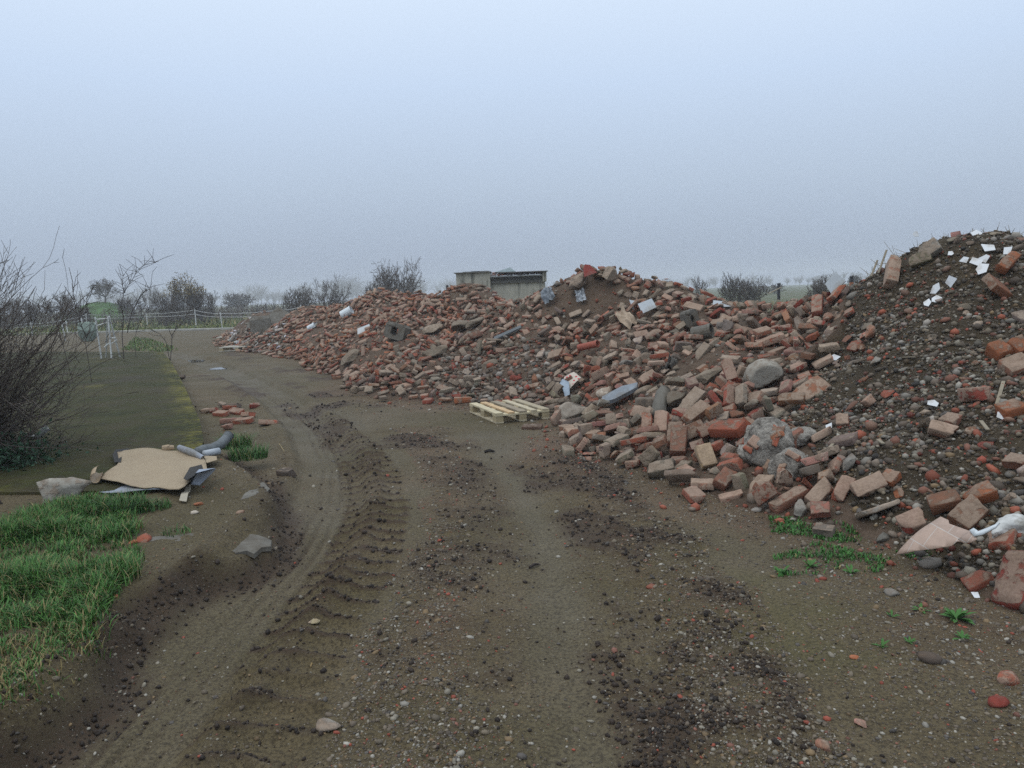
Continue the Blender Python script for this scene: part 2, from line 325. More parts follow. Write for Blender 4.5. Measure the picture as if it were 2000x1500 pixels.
class MB:
    """collects polygons of any size into one mesh"""
    def __init__(s): s.v, s.f = [], []
    def add(s, v, f, M=None):
        n = len(s.v)
        s.v += [tuple(M @ Vector(p)) if M else tuple(p) for p in v]; s.f += [tuple(i + n for i in q) for q in f]
    def box(s, x0, x1, y0, y1, z0, z1, M=None):
        s.add([(x0, y0, z0), (x1, y0, z0), (x1, y1, z0), (x0, y1, z0), (x0, y0, z1), (x1, y0, z1), (x1, y1, z1), (x0, y1, z1)],
              [(0, 3, 2, 1), (4, 5, 6, 7), (0, 1, 5, 4), (1, 2, 6, 5), (2, 3, 7, 6), (3, 0, 4, 7)], M)
    def tube(s, pts, rad, n=6, cap=True):
        P = [Vector(p) for p in pts]; rr = rad if hasattr(rad, '__len__') else [rad] * len(P)
        base = len(s.v); up = None
        for i, p in enumerate(P):
            t = (P[min(i + 1, len(P) - 1)] - P[max(i - 1, 0)]).normalized()
            if up is None: up = t.orthogonal().normalized()
            a = (up - t * up.dot(t)).normalized(); b = t.cross(a); up = a
            for k in range(n):
                an = 2 * math.pi * k / n
                s.v.append(tuple(p + a * math.cos(an) * rr[i] + b * math.sin(an) * rr[i]))
        for i in range(len(P) - 1):
            for k in range(n):
                s.f.append((base + i * n + k, base + i * n + (k + 1) % n, base + (i + 1) * n + (k + 1) % n, base + (i + 1) * n + k))
        if cap:
            s.f.append(tuple(base + k for k in range(n))[::-1]); s.f.append(tuple(base + (len(P) - 1) * n + k for k in range(n)))
    def sheet(s, poly, zf, th=0.004, step=0.05, M=None):
        """a thin solid sheet with the outline POLY (x, y), bent to height zf(x, y)"""
        import bmesh
        bm = bmesh.new()
        bm.faces.new([bm.verts.new((x, y, 0)) for x, y in poly])
        xs = [p[0] for p in poly]; ys = [p[1] for p in poly]
        for ax, lo, hi in ((0, min(xs), max(xs)), (1, min(ys), max(ys))):
            c = lo + step
            while c < hi:
                no = (1, 0, 0) if ax == 0 else (0, 1, 0); co = (c, 0, 0) if ax == 0 else (0, c, 0)
                bmesh.ops.bisect_plane(bm, geom=bm.verts[:] + bm.edges[:] + bm.faces[:], plane_co=co, plane_no=no); c += step
        bmesh.ops.triangulate(bm, faces=[f for f in bm.faces if len(f.verts) > 4])
        bm.verts.index_update(); bm.normal_update()
        sg = 1 if sum(f.normal.z for f in bm.faces) > 0 else -1
        n = len(bm.verts); top = [(v.co.x, v.co.y, zf(v.co.x, v.co.y)) for v in bm.verts]
        F = [[v.index for v in f.verts] for f in bm.faces]
        if sg < 0: F = [q[::-1] for q in F]
        ed = [(e.verts[0].index, e.verts[1].index) for e in bm.edges if len(e.link_faces) == 1]
        fs = [tuple(q) for q in F] + [tuple(i + n for i in q[::-1]) for q in F] + [(a, b, b + n, a + n) for a, b in ed]
        s.add(top + [(x, y, z - th) for x, y, z in top], fs, M); bm.free()
    def build(s, name, mat, parent=None, smooth=False, mw=None):
        me = bpy.data.meshes.new(name); me.from_pydata(s.v, [], s.f)
        if smooth: me.polygons.foreach_set('use_smooth', [True] * len(me.polygons))
        me.materials.append(mat); me.update()
        o = bpy.data.objects.new(name, me); COL.objects.link(o)
        if parent is not None: o.parent = parent
        if mw is not None: o.matrix_local = mw
        return o

# ------------------------------------------------------------------ materials
def _sep(s, c, i=0):
    n = s.new('SeparateColor'); s.l.new(c, n.inputs[0]); return n.outputs[i]
class NT:
    def __init__(s, name, rough=0.85, spec=0.3):
        s.m = bpy.data.materials.new(name); s.m.use_nodes = True; s.n = s.m.node_tree.nodes; s.l = s.m.node_tree.links
        s.b = s.n['Principled BSDF']; s.b.inputs['Roughness'].default_value = rough; s.b.inputs['Specular IOR Level'].default_value = spec
    def new(s, t, **kw):
        n = s.n.new('ShaderNode' + t)
        for k, v in kw.items(): setattr(n, k, v)
        return n
    def set(s, sock, v):
        if hasattr(v, 'is_linked') or hasattr(v, 'links'): s.l.new(v, sock)
        elif isinstance(v, (tuple, list)) and len(v) == 3 and sock.type == 'RGBA': sock.default_value = (*v, 1)
        else: sock.default_value = v
    def noise(s, vec, scale, detail=4, rough=0.55):
        n = s.new('TexNoise'); n.inputs['Scale'].default_value = scale; n.inputs['Detail'].default_value = detail; n.inputs['Roughness'].default_value = rough
        if vec is not None: s.l.new(vec, n.inputs['Vector'])
        return n.outputs['Fac']
    def voro(s, vec, scale, out='Distance'):
        n = s.new('TexVoronoi'); n.inputs['Scale'].default_value = scale
        s.l.new(vec, n.inputs['Vector']); return n.outputs[out]
    def math(s, op, a, b=0.0, c=None, clamp=False):
        n = s.new('Math', operation=op); n.use_clamp = clamp; s.set(n.inputs[0], a); s.set(n.inputs[1], b)
        if c is not None: s.set(n.inputs[2], c)
        return n.outputs[0]
    def rng(s, v, a, b, c=0.0, d=1.0):
        n = s.new('MapRange'); s.set(n.inputs[0], v)
        for i, q in enumerate((a, b, c, d)): s.set(n.inputs[i + 1], q)
        return n.outputs[0]
    def mix(s, f, a, b, bt='MIX'):
        n = s.new('Mix', data_type='RGBA', blend_type=bt); s.set(n.inputs[0], f); s.set(n.inputs[6], a); s.set(n.inputs[7], b)
        return n.outputs[2]
    def attr(s, name, out='Fac'):
        n = s.new('Attribute'); n.attribute_name = name; return n.outputs[out]
    def vadd(s, a, b):
        n = s.new('VectorMath', operation='ADD'); s.set(n.inputs[0], a); s.set(n.inputs[1], b); return n.outputs[0]
    def coord(s, k='Object'): return s.new('TexCoord').outputs[k]
    def sep(s, c): return _sep(s, c, 0)
    def sepg(s, c): return _sep(s, c, 1)
    def pos(s): return s.new('NewGeometry').outputs['Position']
    def bump(s, h, dist, strength=1.0):
        n = s.new('Bump'); n.inputs['Distance'].default_value = dist; n.inputs['Strength'].default_value = strength; s.l.new(h, n.inputs['Height'])
        s.l.new(n.outputs[0], s.b.inputs['Normal'])
    def color(s, c): s.set(s.b.inputs['Base Color'], c)
def simple(name, col, rough=0.8, var=0.25, scale=20, bumpd=0.0, spec=0.3, dirt=None):
    t = NT(name, rough, spec); c = t.coord()
    n = t.noise(c, scale, 5)
    d = tuple(x * (1 - var) for x in col); e = tuple(min(1, x * (1 + var)) for x in col)
    cc = t.mix(t.rng(n, 0.3, 0.7), d, e)
    if dirt is not None:
        cc = t.mix(t.rng(t.noise(c, scale * 0.35, 6, 0.7), 0.5, 0.66, 0.0, 0.8), cc, dirt)
    t.color(cc)
    if bumpd: t.bump(t.noise(c, scale * 2.5, 6), bumpd)
    return t.m

MORTAR = lin(146, 130, 114)
DUST = lin(108, 90, 74)
def piece_material(name, joined):
    """fired clay, stone and mortar pieces: own tint, mortar crust on the bed faces, soil dust, small pits"""
    t = NT(name, 0.88, 0.25)
    loc = t.attr('loc', 'Vector')
    if joined:
        base = t.attr('col', 'Vector'); pv = t.vadd(loc, t.attr('off', 'Vector')); vary = t.math('MULTIPLY', t.sep(t.attr('off', 'Vector')), 0.025)
    else:
        oi = t.new('ObjectInfo'); base = oi.outputs['Color']; vary = oi.outputs['Random']
        sc_ = t.new('VectorMath', operation='SCALE'); t.set(sc_.inputs[0], (31.0, 47.0, 13.0)); t.l.new(oi.outputs['Random'], sc_.inputs['Scale'])
        pv = t.vadd(loc, sc_.outputs[0])
    n1 = t.noise(pv, 14, 5, 0.6); n2 = t.noise(pv, 60, 4, 0.6); n3 = t.noise(pv, 5, 3)
    c = t.mix(t.rng(n2, 0.3, 0.7, 0.0, 0.55), base, t.mix(1.0, base, (0.42, 0.42, 0.42), 'MULTIPLY'))
    c = t.mix(t.rng(n3, 0.35, 0.65, 0.0, 0.35), c, t.mix(1.0, base, (1.35, 1.3, 1.25), 'MULTIPLY'))
    mort = t.attr('mort')
    mk = t.math('ADD', t.math('ADD', n1, t.math('MULTIPLY', mort, 0.26)), t.math('MULTIPLY', t.math('SUBTRACT', vary, 0.45), 0.34))
    mk = t.rng(mk, 0.60, 0.69)
    c = t.mix(t.math('MULTIPLY', mk, 0.8), c, t.mix(t.rng(n2, 0.3, 0.7), tuple(x * 0.7 for x in MORTAR), MORTAR))
    g = t.new('NewGeometry'); sp = t.new('SeparateXYZ'); t.l.new(g.outputs['Normal'], sp.inputs[0])
    du = t.math('MULTIPLY', t.rng(sp.outputs['Z'], -0.2, 1.0, 0.25, 1.0), t.rng(t.noise(pv, 9, 4, 0.7), 0.40, 0.64, 0.0, 0.66))
    c = t.mix(du, c, t.mix(t.rng(n2, 0.36, 0.62), tuple(x * 0.55 for x in DUST), tuple(x * 1.2 for x in DUST)))
    vb = t.rng(vary, 0.0, 1.0, 0.85, 1.42); cc = t.new('CombineColor'); [t.set(cc.inputs[i], vb) for i in range(3)]
    t.color(t.mix(1.0, c, cc.outputs[0], 'MULTIPLY'))
    h = t.math('ADD', t.math('MULTIPLY', n2, 0.4), t.math('ADD', n1, t.math('MULTIPLY', mk, 0.5)))
    t.bump(h, 0.009, 1.0)
    return t.m
M_PIECE = piece_material('fired_clay', False); M_PIECEJ = piece_material('fired_clay_rubble', True)
TINT = dict(red=lin(148, 84, 66), clean=lin(150, 84, 64), dusty=lin(140, 98, 80), brown=lin(128, 90, 70), grey=lin(120, 108, 98), orange=lin(156, 96, 66), yellow=lin(172, 142, 90),
            mossy=lin(128, 84, 62), darkred=lin(128, 60, 50), concrete=lin(134, 130, 122), olive=lin(112, 106, 84), stripe=lin(156, 112, 86), umber=lin(98, 76, 64),
            pale=lin(150, 146, 136), whiterock=lin(176, 166, 152), graybrown=lin(122, 112, 98), darkstone=lin(88, 78, 70), lime=lin(152, 142, 112), pink=lin(160, 120, 106),
            white=lin(225, 228, 232), bluegrey=lin(140, 148, 154))

# ------------------------------------------------------------------ broken blocks and stones
def block_shape(L, W, H, seed, broken=False, cuts=(9, 5, 4), rad=0.008, amp=0.005):
    r = np.random.default_rng(seed); nx, ny, nz = cuts
    vid, V, F = {}, [], []
    def vert(i, j, k):
        if (i, j, k) not in vid:
            vid[(i, j, k)] = len(V); V.append((i / nx * 2 - 1, j / ny * 2 - 1, k / nz * 2 - 1))
        return vid[(i, j, k)]
    mort = []
    for a in range(nx):
        for b in range(ny):
            for k, fl in ((0, 1), (nz, 0)):
                q = [vert(a, b, k), vert(a + 1, b, k), vert(a + 1, b + 1, k), vert(a, b + 1, k)]
                F.append(q[::-1] if fl else q); mort.append(1.0)
    for a in range(nx):
        for c in range(nz):
            for j, fl in ((0, 0), (ny, 1)):
                q = [vert(a, j, c), vert(a + 1, j, c), vert(a + 1, j, c + 1), vert(a, j, c + 1)]
                F.append(q[::-1] if fl else q); mort.append(0.25)
    for b in range(ny):
        for c in range(nz):
            for i, fl in ((0, 1), (nx, 0)):
                q = [vert(i, b, c), vert(i, b + 1, c), vert(i, b + 1, c + 1), vert(i, b, c + 1)]
                F.append(q[::-1] if fl else q); mort.append(-0.6 if (broken and i == nx) else 0.35)
    V = np.array(V); half = np.array([L, W, H]) / 2
    P = np.empty(V.shape)
    for ax, m in enumerate((nx, ny, nz)):                  # outer grid lines sit one rounding radius in from the edge
        k = np.rint((V[:, ax] + 1) / 2 * m).astype(int); g = np.linspace(-half[ax], half[ax], m + 1)
        if m > 2: g[1:-1] = np.linspace(-half[ax] + rad, half[ax] - rad, m - 1)
        P[:, ax] = g[k]
    inner = np.clip(P, -(half - rad), half - rad); d = P - inner; ln = np.linalg.norm(d, axis=1, keepdims=True)
    P = np.where(ln > rad * 0.999, inner + d / np.maximum(ln, 1e-9) * rad, P)
    o1, o2 = r.random(2) * 50
    n = fbm(P[:, 0] + P[:, 2] * 0.7 + o1, P[:, 1] - P[:, 2] * 0.6 + o2, 16, 3); n2 = fbm(P[:, 1] + P[:, 2] + o2, P[:, 0] + o1, 30, 2)
    P = P * (1 + (amp / half) * (n[:, None] * 2.2 + n2[:, None]))
    for _ in range(r.integers(1, 4)):                       # knocked-off corners
        c = np.sign(r.normal(size=3)) * half; nn = np.sign(c) * r.uniform(0.4, 1, 3); nn /= np.linalg.norm(nn)
        dd = P @ nn - (c @ nn - r.uniform(0.008, 0.045)); P = P - np.maximum(dd, 0)[:, None] * nn
    if broken:
        t1, t2 = r.uniform(-0.35, 0.35, 2)
        lim = half[0] - 0.02 + t1 * P[:, 1] + t2 * P[:, 2] + 0.05 * fbm(P[:, 1] + o1, P[:, 2] + o2, 22, 3)
        P[:, 0] = np.minimum(P[:, 0], lim)
    return P, np.array(F), np.array(mort)
_ico = {}
def ico(sub):
    if sub not in _ico:
        import bmesh
        bm = bmesh.new(); bmesh.ops.create_icosphere(bm, subdivisions=sub, radius=1.0)
        bm.verts.index_update(); _ico[sub] = (np.array([v.co[:] for v in bm.verts]), np.array([[v.index for v in f.verts] for f in bm.faces])); bm.free()
    return _ico[sub]
def stone_shape(L, W, H, seed, sub=2, facets=7, rough=0.25):
    r = np.random.default_rng(seed); V, F = ico(sub); P = V.copy()
    for _ in range(abs(facets)):                       # a negative count asks for a sharp-edged splinter
        n = r.normal(size=3); n /= np.linalg.norm(n); lim = r.uniform(0.45, 0.85) if facets > 0 else r.uniform(0.3, 0.55)
        dd = P @ n - lim; P = P - np.maximum(dd, 0)[:, None] * n
    o = r.random() * 50
    P = P * (1 + rough * fbm(V[:, 0] + V[:, 2] * 0.8 + o, V[:, 1] - V[:, 2] * 0.5 + o, 1.6, 4)[:, None])
    P -= (P.max(0) + P.min(0)) / 2
    P = P / (P.max(0) - P.min(0)) * np.array([L, W, H])
    return P, F, np.full(len(F), 0.1)
def piece_mesh(name, shape, mat=None, smooth=False):
    P, F, m = shape
    return np_mesh(name, P, F, mat or M_PIECE, smooth, {'loc': P}, {'mort': m})
# ------------------------------------------------------------------ the ground: track, ruts, tyre treads, banks
BANK = G([(322,688),(345,712),(368,750),(392,800),(408,850),(450,880),(520,925),(556,960),(560,1000),(548,1052),(490,1085),(400,1115),(300,1170),(235,1240),(215,1300),(120,1380),(0,1440),(-160,1530)], 0.13)
BANKP = BANK + [(-3.2, -3), (-30, -3), (-30, 22), (BANK[0][0] - 1.0, BANK[0][1] + 1.5)]
RUT = G([(90,1600),(170,1500),(330,1335),(480,1185),(590,1065),(640,970),(645,900),(612,835),(545,775),(455,728),(372,695),(330,676)])
LUG = G([(380,1600),(470,1480),(560,1300),(640,1180),(705,1080),(735,990),(725,925),(695,875),(640,825),(570,780),(480,738)])
RIDGE = G([(800,1620),(835,1450),(850,1300),(900,1130),(930,1000),(905,930),(860,870),(800,820)])
CHURN = G([(1470,1600),(1400,1400),(1370,1290),(1310,1180),(1225,1060),(1150,965),(1090,905)])
LANE = G([(1080,1620),(1060,1400),(1030,1200),(1010,1050),(980,930),(930,850)])
RUT2 = G([(1250,1600),(1210,1400),(1160,1200),(1110,1060),(1050,940),(980,870)])
TRK = G([(700,900),(640,830),(560,775),(470,735),(400,712),(330,690)])
MUDA = [G(p) for p in ([(300,742),(400,735),(470,750),(560,790),(640,812)], [(455,690),(500,715),(560,722),(640,740)], [(640,820),(720,850),(800,870)], [(520,745),(600,760),(700,800)])]
def ground_fields(x, y):
    near = np.hypot(x, y) < 30
    f = {k: np.zeros(np.shape(x)) for k in ('z', 'dark', 'wet', 'grav', 'moss', 'warm')}
    z = f['z']
    xn, yn = x[near], y[near]
    wob = fbm(xn, yn, 2.2, 3, 5) * 0.12
    zz = 0.05 * fbm(xn, yn, 0.5, 3, 1) + 0.02 * fbm(xn, yn, 2.5, 3, 2) + 0.012 * fbm(xn, yn, 12, 4, 3, 0.6)
    dark = np.zeros(xn.shape); wet = 0.35 + 0.9 * fbm(xn, yn, 0.7, 3, 8); grav = np.clip(0.10 + 0.5 * fbm(xn, yn, 1.2, 3, 9), 0, 1)
    # left bank
    bd = polydist(xn, yn, BANKP); bw = bd + wob * 0.8 + 0.05 * fbm(xn, yn, 7, 3, 6)
    up = sst(-0.02, 0.16, bw); zz += 0.14 * up
    edge = np.exp(-((bw - 0.0) / 0.12) ** 2)
    dark += 0.75 * edge * (yn < 8); zz += 0.06 * edge * fbm(xn, yn, 9, 4, 12) * (yn < 9)
    wet = wet * (1 - 0.7 * up)
    # gravelly right-hand ground
    gr = sst(0.6, 1.6, xn - 0.11 * yn) * sst(9.5, 5.5, yn)
    grav += gr * (0.62 + 0.8 * fbm(xn, yn, 1.1, 3, 15))
    # rut
    d, s, l = pline(xn, yn, RUT); dw = d + 0.03 * fbm(xn, yn, 3, 3, 20)
    inr = sst(0.36, 0.24, dw)
    zz -= 0.055 * inr
    grv = np.exp(-((np.abs(dw * s + 0.06) % 0.085 - 0.042) / 0.014) ** 2) * sst(0.22, 0.12, np.abs(dw * s + 0.03))
    zz -= 0.016 * grv * (0.4 + 1.6 * np.clip(fbm(xn, yn, 1.7, 3, 21) + 0.35, 0, 1)); dark += 0.28 * grv
    berm = np.exp(-((dw - 0.42) / 0.07) ** 2); zz += 0.03 * berm * (1 + 2 * fbm(xn, yn, 8, 3, 22)); dark += 0.25 * berm * (yn < 8)
    wet += 0.25 * inr; grav *= (1 - 0.6 * inr)
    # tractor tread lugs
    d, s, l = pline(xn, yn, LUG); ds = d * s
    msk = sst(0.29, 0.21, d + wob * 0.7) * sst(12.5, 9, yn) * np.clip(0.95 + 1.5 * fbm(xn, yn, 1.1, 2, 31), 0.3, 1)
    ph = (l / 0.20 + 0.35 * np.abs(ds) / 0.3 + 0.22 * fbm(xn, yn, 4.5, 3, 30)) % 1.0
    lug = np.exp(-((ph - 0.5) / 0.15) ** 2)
    sh = sst(0.36, 0.50, ph) * sst(0.92, 0.74, ph) * np.clip(0.9 + 2.4 * fbm(xn, yn, 5, 3, 35), 0.1, 1.2)  # dark mud plus lug shade, painted into the soil colour
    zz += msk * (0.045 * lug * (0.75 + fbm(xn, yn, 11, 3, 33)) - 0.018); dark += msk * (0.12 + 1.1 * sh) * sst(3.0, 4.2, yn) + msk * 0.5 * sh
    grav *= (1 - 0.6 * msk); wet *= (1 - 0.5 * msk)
    # crumbly ridges
    for P, w, a, dk, sd in ((RIDGE, 0.34, 0.04, 0.85, 40), (CHURN, 0.42, 0.065, 1.3, 44)):
        d, s, l = pline(xn, yn, P); m = sst(w + 0.10, w - 0.14, d + 0.30 * fbm(xn, yn, 2.6, 4, sd)) * (sst(9.8, 8.3, yn))
        cl = fbm(xn, yn, 9, 5, sd + 1, 0.62)
        zz += m * (0.008 + a * cl); dark += m * np.clip(dk * (0.35 + 1.6 * fbm(xn, yn, 2.6, 4, sd + 2) + 1.0 * cl), 0, 1.0)
        grav = np.where(m > 0.2, np.maximum(grav, 0.70 + 0.9 * fbm(xn, yn, 1.6, 2, sd + 3)), grav); wet *= (1 - 0.8 * m)
    for P, w in ((LANE, 0.30), (RUT2, 0.28), (TRK, 0.5)):
        d, s, l = pline(xn, yn, P); m = sst(w + 0.1, w - 0.12, d + wob); zz -= 0.018 * m; wet += 0.30 * m; grav *= (1 - 0.75 * m)
        dark += 0.12 * m * (np.abs(((d * s) * 26 + fbm(xn, yn, 3, 2, 60)) % 1 - .5) < .1)
    for P in MUDA:
        d, s, l = pline(xn, yn, P); m = sst(0.4, 0.05, d + 1.3 * fbm(xn, yn, 1.3, 3, 70)) * np.clip(0.5 + 3 * fbm(xn, yn, 3, 3, 71), 0, 1)
        dark += 0.8 * m; zz += 0.05 * m * (0.3 + fbm(xn, yn, 6, 4, 72))
    # spilled debris round the heap's foot
    hd = polydist(xn, yn, heap_poly); m = sst(-0.9, -0.05, hd + 0.5 * fbm(xn, yn, 1.5, 3, 80))
    grav = np.maximum(grav, m * 0.85 * (yn < 12)); dark += 0.35 * m * np.clip(0.4 + 2 * fbm(xn, yn, 4, 3, 81), 0, 1); wet *= 1 - 0.6 * m
    f['warm'][near] = np.clip(m * (0.5 + fbm(xn, yn, 2, 2, 82)) + 0.8 * np.clip(grav, 0, 1) * sst(-.1, .2, fbm(xn, yn, 0.8, 3, 83)), 0, 1)
    sp = np.clip(fbm(xn, yn, 6, 4, 90, .65) * 5 - 1.05, 0, 1); dark += 0.55 * sp; zz += 0.012 * sp
    moss = np.clip(3.2 * fbm(xn, yn, 0.9, 4, 95) - 0.55, 0, 1) * 0.5 * sst(0, 1.2, xn - 0.1) * (yn < 7) * (1 - np.clip(dark, 0, 1))
    f['moss'][near] = moss
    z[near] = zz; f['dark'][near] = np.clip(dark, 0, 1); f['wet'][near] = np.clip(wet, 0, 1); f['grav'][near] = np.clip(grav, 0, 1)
    far = ~near
    z[far] = 0.05 * fbm(x[far], y[far], 0.5, 3, 1) * sst(80, 40, np.hypot(x[far], y[far])); f['wet'][far] = 0.3
    return f
def gz(x, y):
    return ground_fields(np.atleast_1d(np.asarray(x, float)), np.atleast_1d(np.asarray(y, float)))['z']

def ground_material():
    t = NT('damp_mud', 0.8, 0.28); p = t.pos()
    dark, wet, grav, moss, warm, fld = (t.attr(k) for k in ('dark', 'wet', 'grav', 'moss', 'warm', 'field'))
    n1 = t.noise(p, 1.6, 5, 0.6); n2 = t.noise(p, 22, 6, 0.7); n3 = t.noise(p, 64, 5, 0.75)
    mud = t.mix(t.rng(n1, 0.32, 0.68), lin(92, 80, 56), lin(110, 97, 73))
    mud = t.mix(t.rng(t.noise(p, 0.7, 4), 0.4, 0.7, 0, 0.6), mud, lin(80, 74, 44))
    mud = t.mix(t.rng(wet, 0.2, 1.0, 0.0, 0.45), mud, lin(94, 88, 72))
    mud = t.mix(t.rng(n3, 0.44, 0.60, 0.0, 0.8), mud, lin(50, 42, 30))
    mud = t.mix(t.math('MULTIPLY', warm, 0.5), mud, lin(104, 80, 66))
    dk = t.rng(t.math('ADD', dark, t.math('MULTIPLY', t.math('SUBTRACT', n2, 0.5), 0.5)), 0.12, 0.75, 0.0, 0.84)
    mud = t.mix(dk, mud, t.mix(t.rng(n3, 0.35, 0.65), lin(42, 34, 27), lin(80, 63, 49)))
    mud = t.mix(t.math('MULTIPLY', moss, 0.7), mud, lin(84, 88, 36))
    vc = t.new('TexVoronoi'); vc.inputs['Scale'].default_value = 85; t.l.new(p, vc.inputs['Vector'])
    keep = t.math('MULTIPLY', t.rng(vc.outputs['Distance'], 0.28, 0.20), t.math('LESS_THAN', t.sep(vc.outputs['Color']), t.math('MULTIPLY', t.math('ADD', grav, 0.08), 0.5)))
    mud = t.mix(t.math('MULTIPLY', keep, 0.8), mud, t.mix(t.sepg(vc.outputs['Color']), lin(104, 92, 76), lin(188, 180, 166)))
    field = t.mix(t.rng(t.noise(p, 0.12, 6, 0.7), 0.38, 0.6), lin(84, 82, 58), lin(66, 84, 42))
    field = t.mix(t.rng(t.noise(p, 1.5, 4, 0.7), 0.3, 0.7, 0, 0.5), field, lin(96, 86, 64))
    t.color(t.mix(fld, mud, field))
    t.set(t.b.inputs['Roughness'], t.math('SUBTRACT', 0.88, t.math('MULTIPLY', wet, t.rng(n1, 0.35, 0.7, 0.08, 0.26))))
    h = t.math('ADD', t.math('MULTIPLY', n2, 0.55), t.math('MULTIPLY', n3, 0.45)); h = t.math('MULTIPLY', h, t.math('SUBTRACT', 1.15, t.math('MULTIPLY', wet, 0.6)))
    h = t.math('ADD', h, t.math('MULTIPLY', keep, 0.35))
    t.bump(h, 0.02, 1.0)
    return t.m
M_GROUND = ground_material()

def build_ground():
    th = np.r_[np.linspace(-0.70, 0.70, 780), np.linspace(0.70, 2 * math.pi - 0.70, 66)[1:-1]]
    rr = [0.4, 1.0, 1.6]
    while rr[-1] < 26: rr.append(rr[-1] * (1.04 if rr[-1] < 2.2 else 1.0038 if rr[-1] < 8 else 1.0065))
    while rr[-1] < 620: rr.append(rr[-1] * 1.05)
    rr = np.array(rr); T, Rr = np.meshgrid(th, rr, indexing='ij')
    x, y = Rr * np.sin(T), Rr * np.cos(T)
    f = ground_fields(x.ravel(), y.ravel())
    xr, yr = x.ravel(), y.ravel()
    # under the heap the sheet runs a little lower
    hd = np.where(np.hypot(xr, yr) < 45, polydist(xr, yr, heap_poly), -1)
    f['z'] -= 0.12 * sst(0.4, 0.9, hd)
    fieldm = sst(54, 58, yr + 0.25 * xr * 0 + 1.5 * fbm(xr, yr, 0.2, 2, 3)) 
    fieldm = np.maximum(fieldm, np.where((yr < 0) | (xr < -9 - 0.0 * yr) & (yr < 18), 0.8, 0))
    fieldm = np.maximum(fieldm, sst(22, 26, yr) * (xr > 0))
    V = np.stack([xr, yr, f['z']], 1); n, m = len(th), len(rr)
    V = np.vstack([V, [[0, 0, 0.0]]]); idx = np.arange(n * m).reshape(n, m)
    nxt = np.roll(idx, -1, axis=0)
    Q = np.stack([idx[:, :-1], idx[:, 1:], nxt[:, 1:], nxt[:, :-1]], -1).reshape(-1, 4)[:, ::-1]
    c = len(V) - 1
    C = np.stack([np.full(n, c), nxt[:, 0], idx[:, 0], idx[:, 0]], 1)
    # centre fan as triangles in a separate pass: use a tiny inner ring instead of degenerate quads
    va = {k: np.r_[f[k], 0.0] for k in ('dark', 'wet', 'grav', 'moss', 'warm')}; va['field'] = np.r_[fieldm, 0.0]
    me = bpy.data.meshes.new('ground')
    loops = np.concatenate([Q.ravel(), C[:, :3][:, ::-1].ravel()]).astype(np.int32)
    tot = np.r_[np.full(len(Q), 4), np.full(n, 3)].astype(np.int32); st = np.r_[0, np.cumsum(tot)[:-1]].astype(np.int32)
    me.vertices.add(len(V)); me.vertices.foreach_set('co', V.astype(np.float32).ravel())
    me.loops.add(len(loops)); me.loops.foreach_set('vertex_index', loops)
    me.polygons.add(len(tot)); me.polygons.foreach_set('loop_start', st); me.polygons.foreach_set('loop_total', tot)
    me.polygons.foreach_set('use_smooth', np.ones(len(tot), bool))
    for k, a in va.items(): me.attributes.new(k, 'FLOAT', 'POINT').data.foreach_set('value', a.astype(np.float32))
    me.update(calc_edges=True); me.materials.append(M_GROUND)
    tag(link('ground', me), 'muddy rutted dirt track and open ground', None, None, 'structure')
build_ground()

# ------------------------------------------------------------------ soil bodies of the heaps
def soil_material():
    t = NT('heap_soil', 0.9, 0.2); p = t.pos(); mo = t.attr('mound')
    n1 = t.noise(p, 3, 5, 0.6); n2 = t.noise(p, 26, 5, 0.7); n3 = t.noise(p, 120, 3, 0.7)
    a = t.mix(t.rng(n1, 0.35, 0.65), lin(92, 76, 63), lin(112, 95, 80))
    b = t.mix(t.rng(n1, 0.35, 0.65), lin(62, 53, 40), lin(84, 73, 56))
    c = t.mix(mo, a, b); c = t.mix(t.rng(n2, 0.3, 0.7, 0.0, 0.75), c, t.mix(1.0, c, (0.5, 0.48, 0.45), 'MULTIPLY'))
    v = t.new('TexVoronoi'); v.inputs['Scale'].default_value = 60; t.l.new(p, v.inputs['Vector'])
    k = t.math('MULTIPLY', t.rng(v.outputs['Distance'], 0.32, 0.22), t.math('LESS_THAN', t.sep(v.outputs['Color']), 0.35))
    c = t.mix(t.math('MULTIPLY', k, 0.7), c, t.mix(t.sepg(v.outputs['Color']), lin(96, 82, 68), lin(160, 150, 136)))
    t.color(c); t.bump(t.math('ADD', t.math('ADD', n2, t.math('MULTIPLY', n3, 0.5)), t.math('MULTIPLY', k, 0.4)), 0.03, 0.9)
    return t.m
M_SOIL = soil_material()
def heap_dz(X, Y, Z, inm):
    """earth trickled between the bricks, clods and slumps on the mound"""
    a = (~inm) * 0.17 * np.clip(0.25 + 2.6 * fbm(X, Y, 0.85, 4, 222), 0, 1) * np.clip(Z * 3 - 0.15, 0, 1)
    a = a + inm * (0.16 * fbm(X, Y, 1.6, 4, 230, 0.6) - 0.06 * np.abs(fbm(X * 2.2 + Y * 0.6, Y * 0.5, 1.3, 3, 236))) * np.clip(Z * 2, 0, 1)
    return a + (0.05 * fbm(X, Y, 6, 4, 200, 0.6) + 0.03 * fbm(X, Y, 17, 3, 204)) * np.clip((Z + 0.1) * 4, 0, 1)
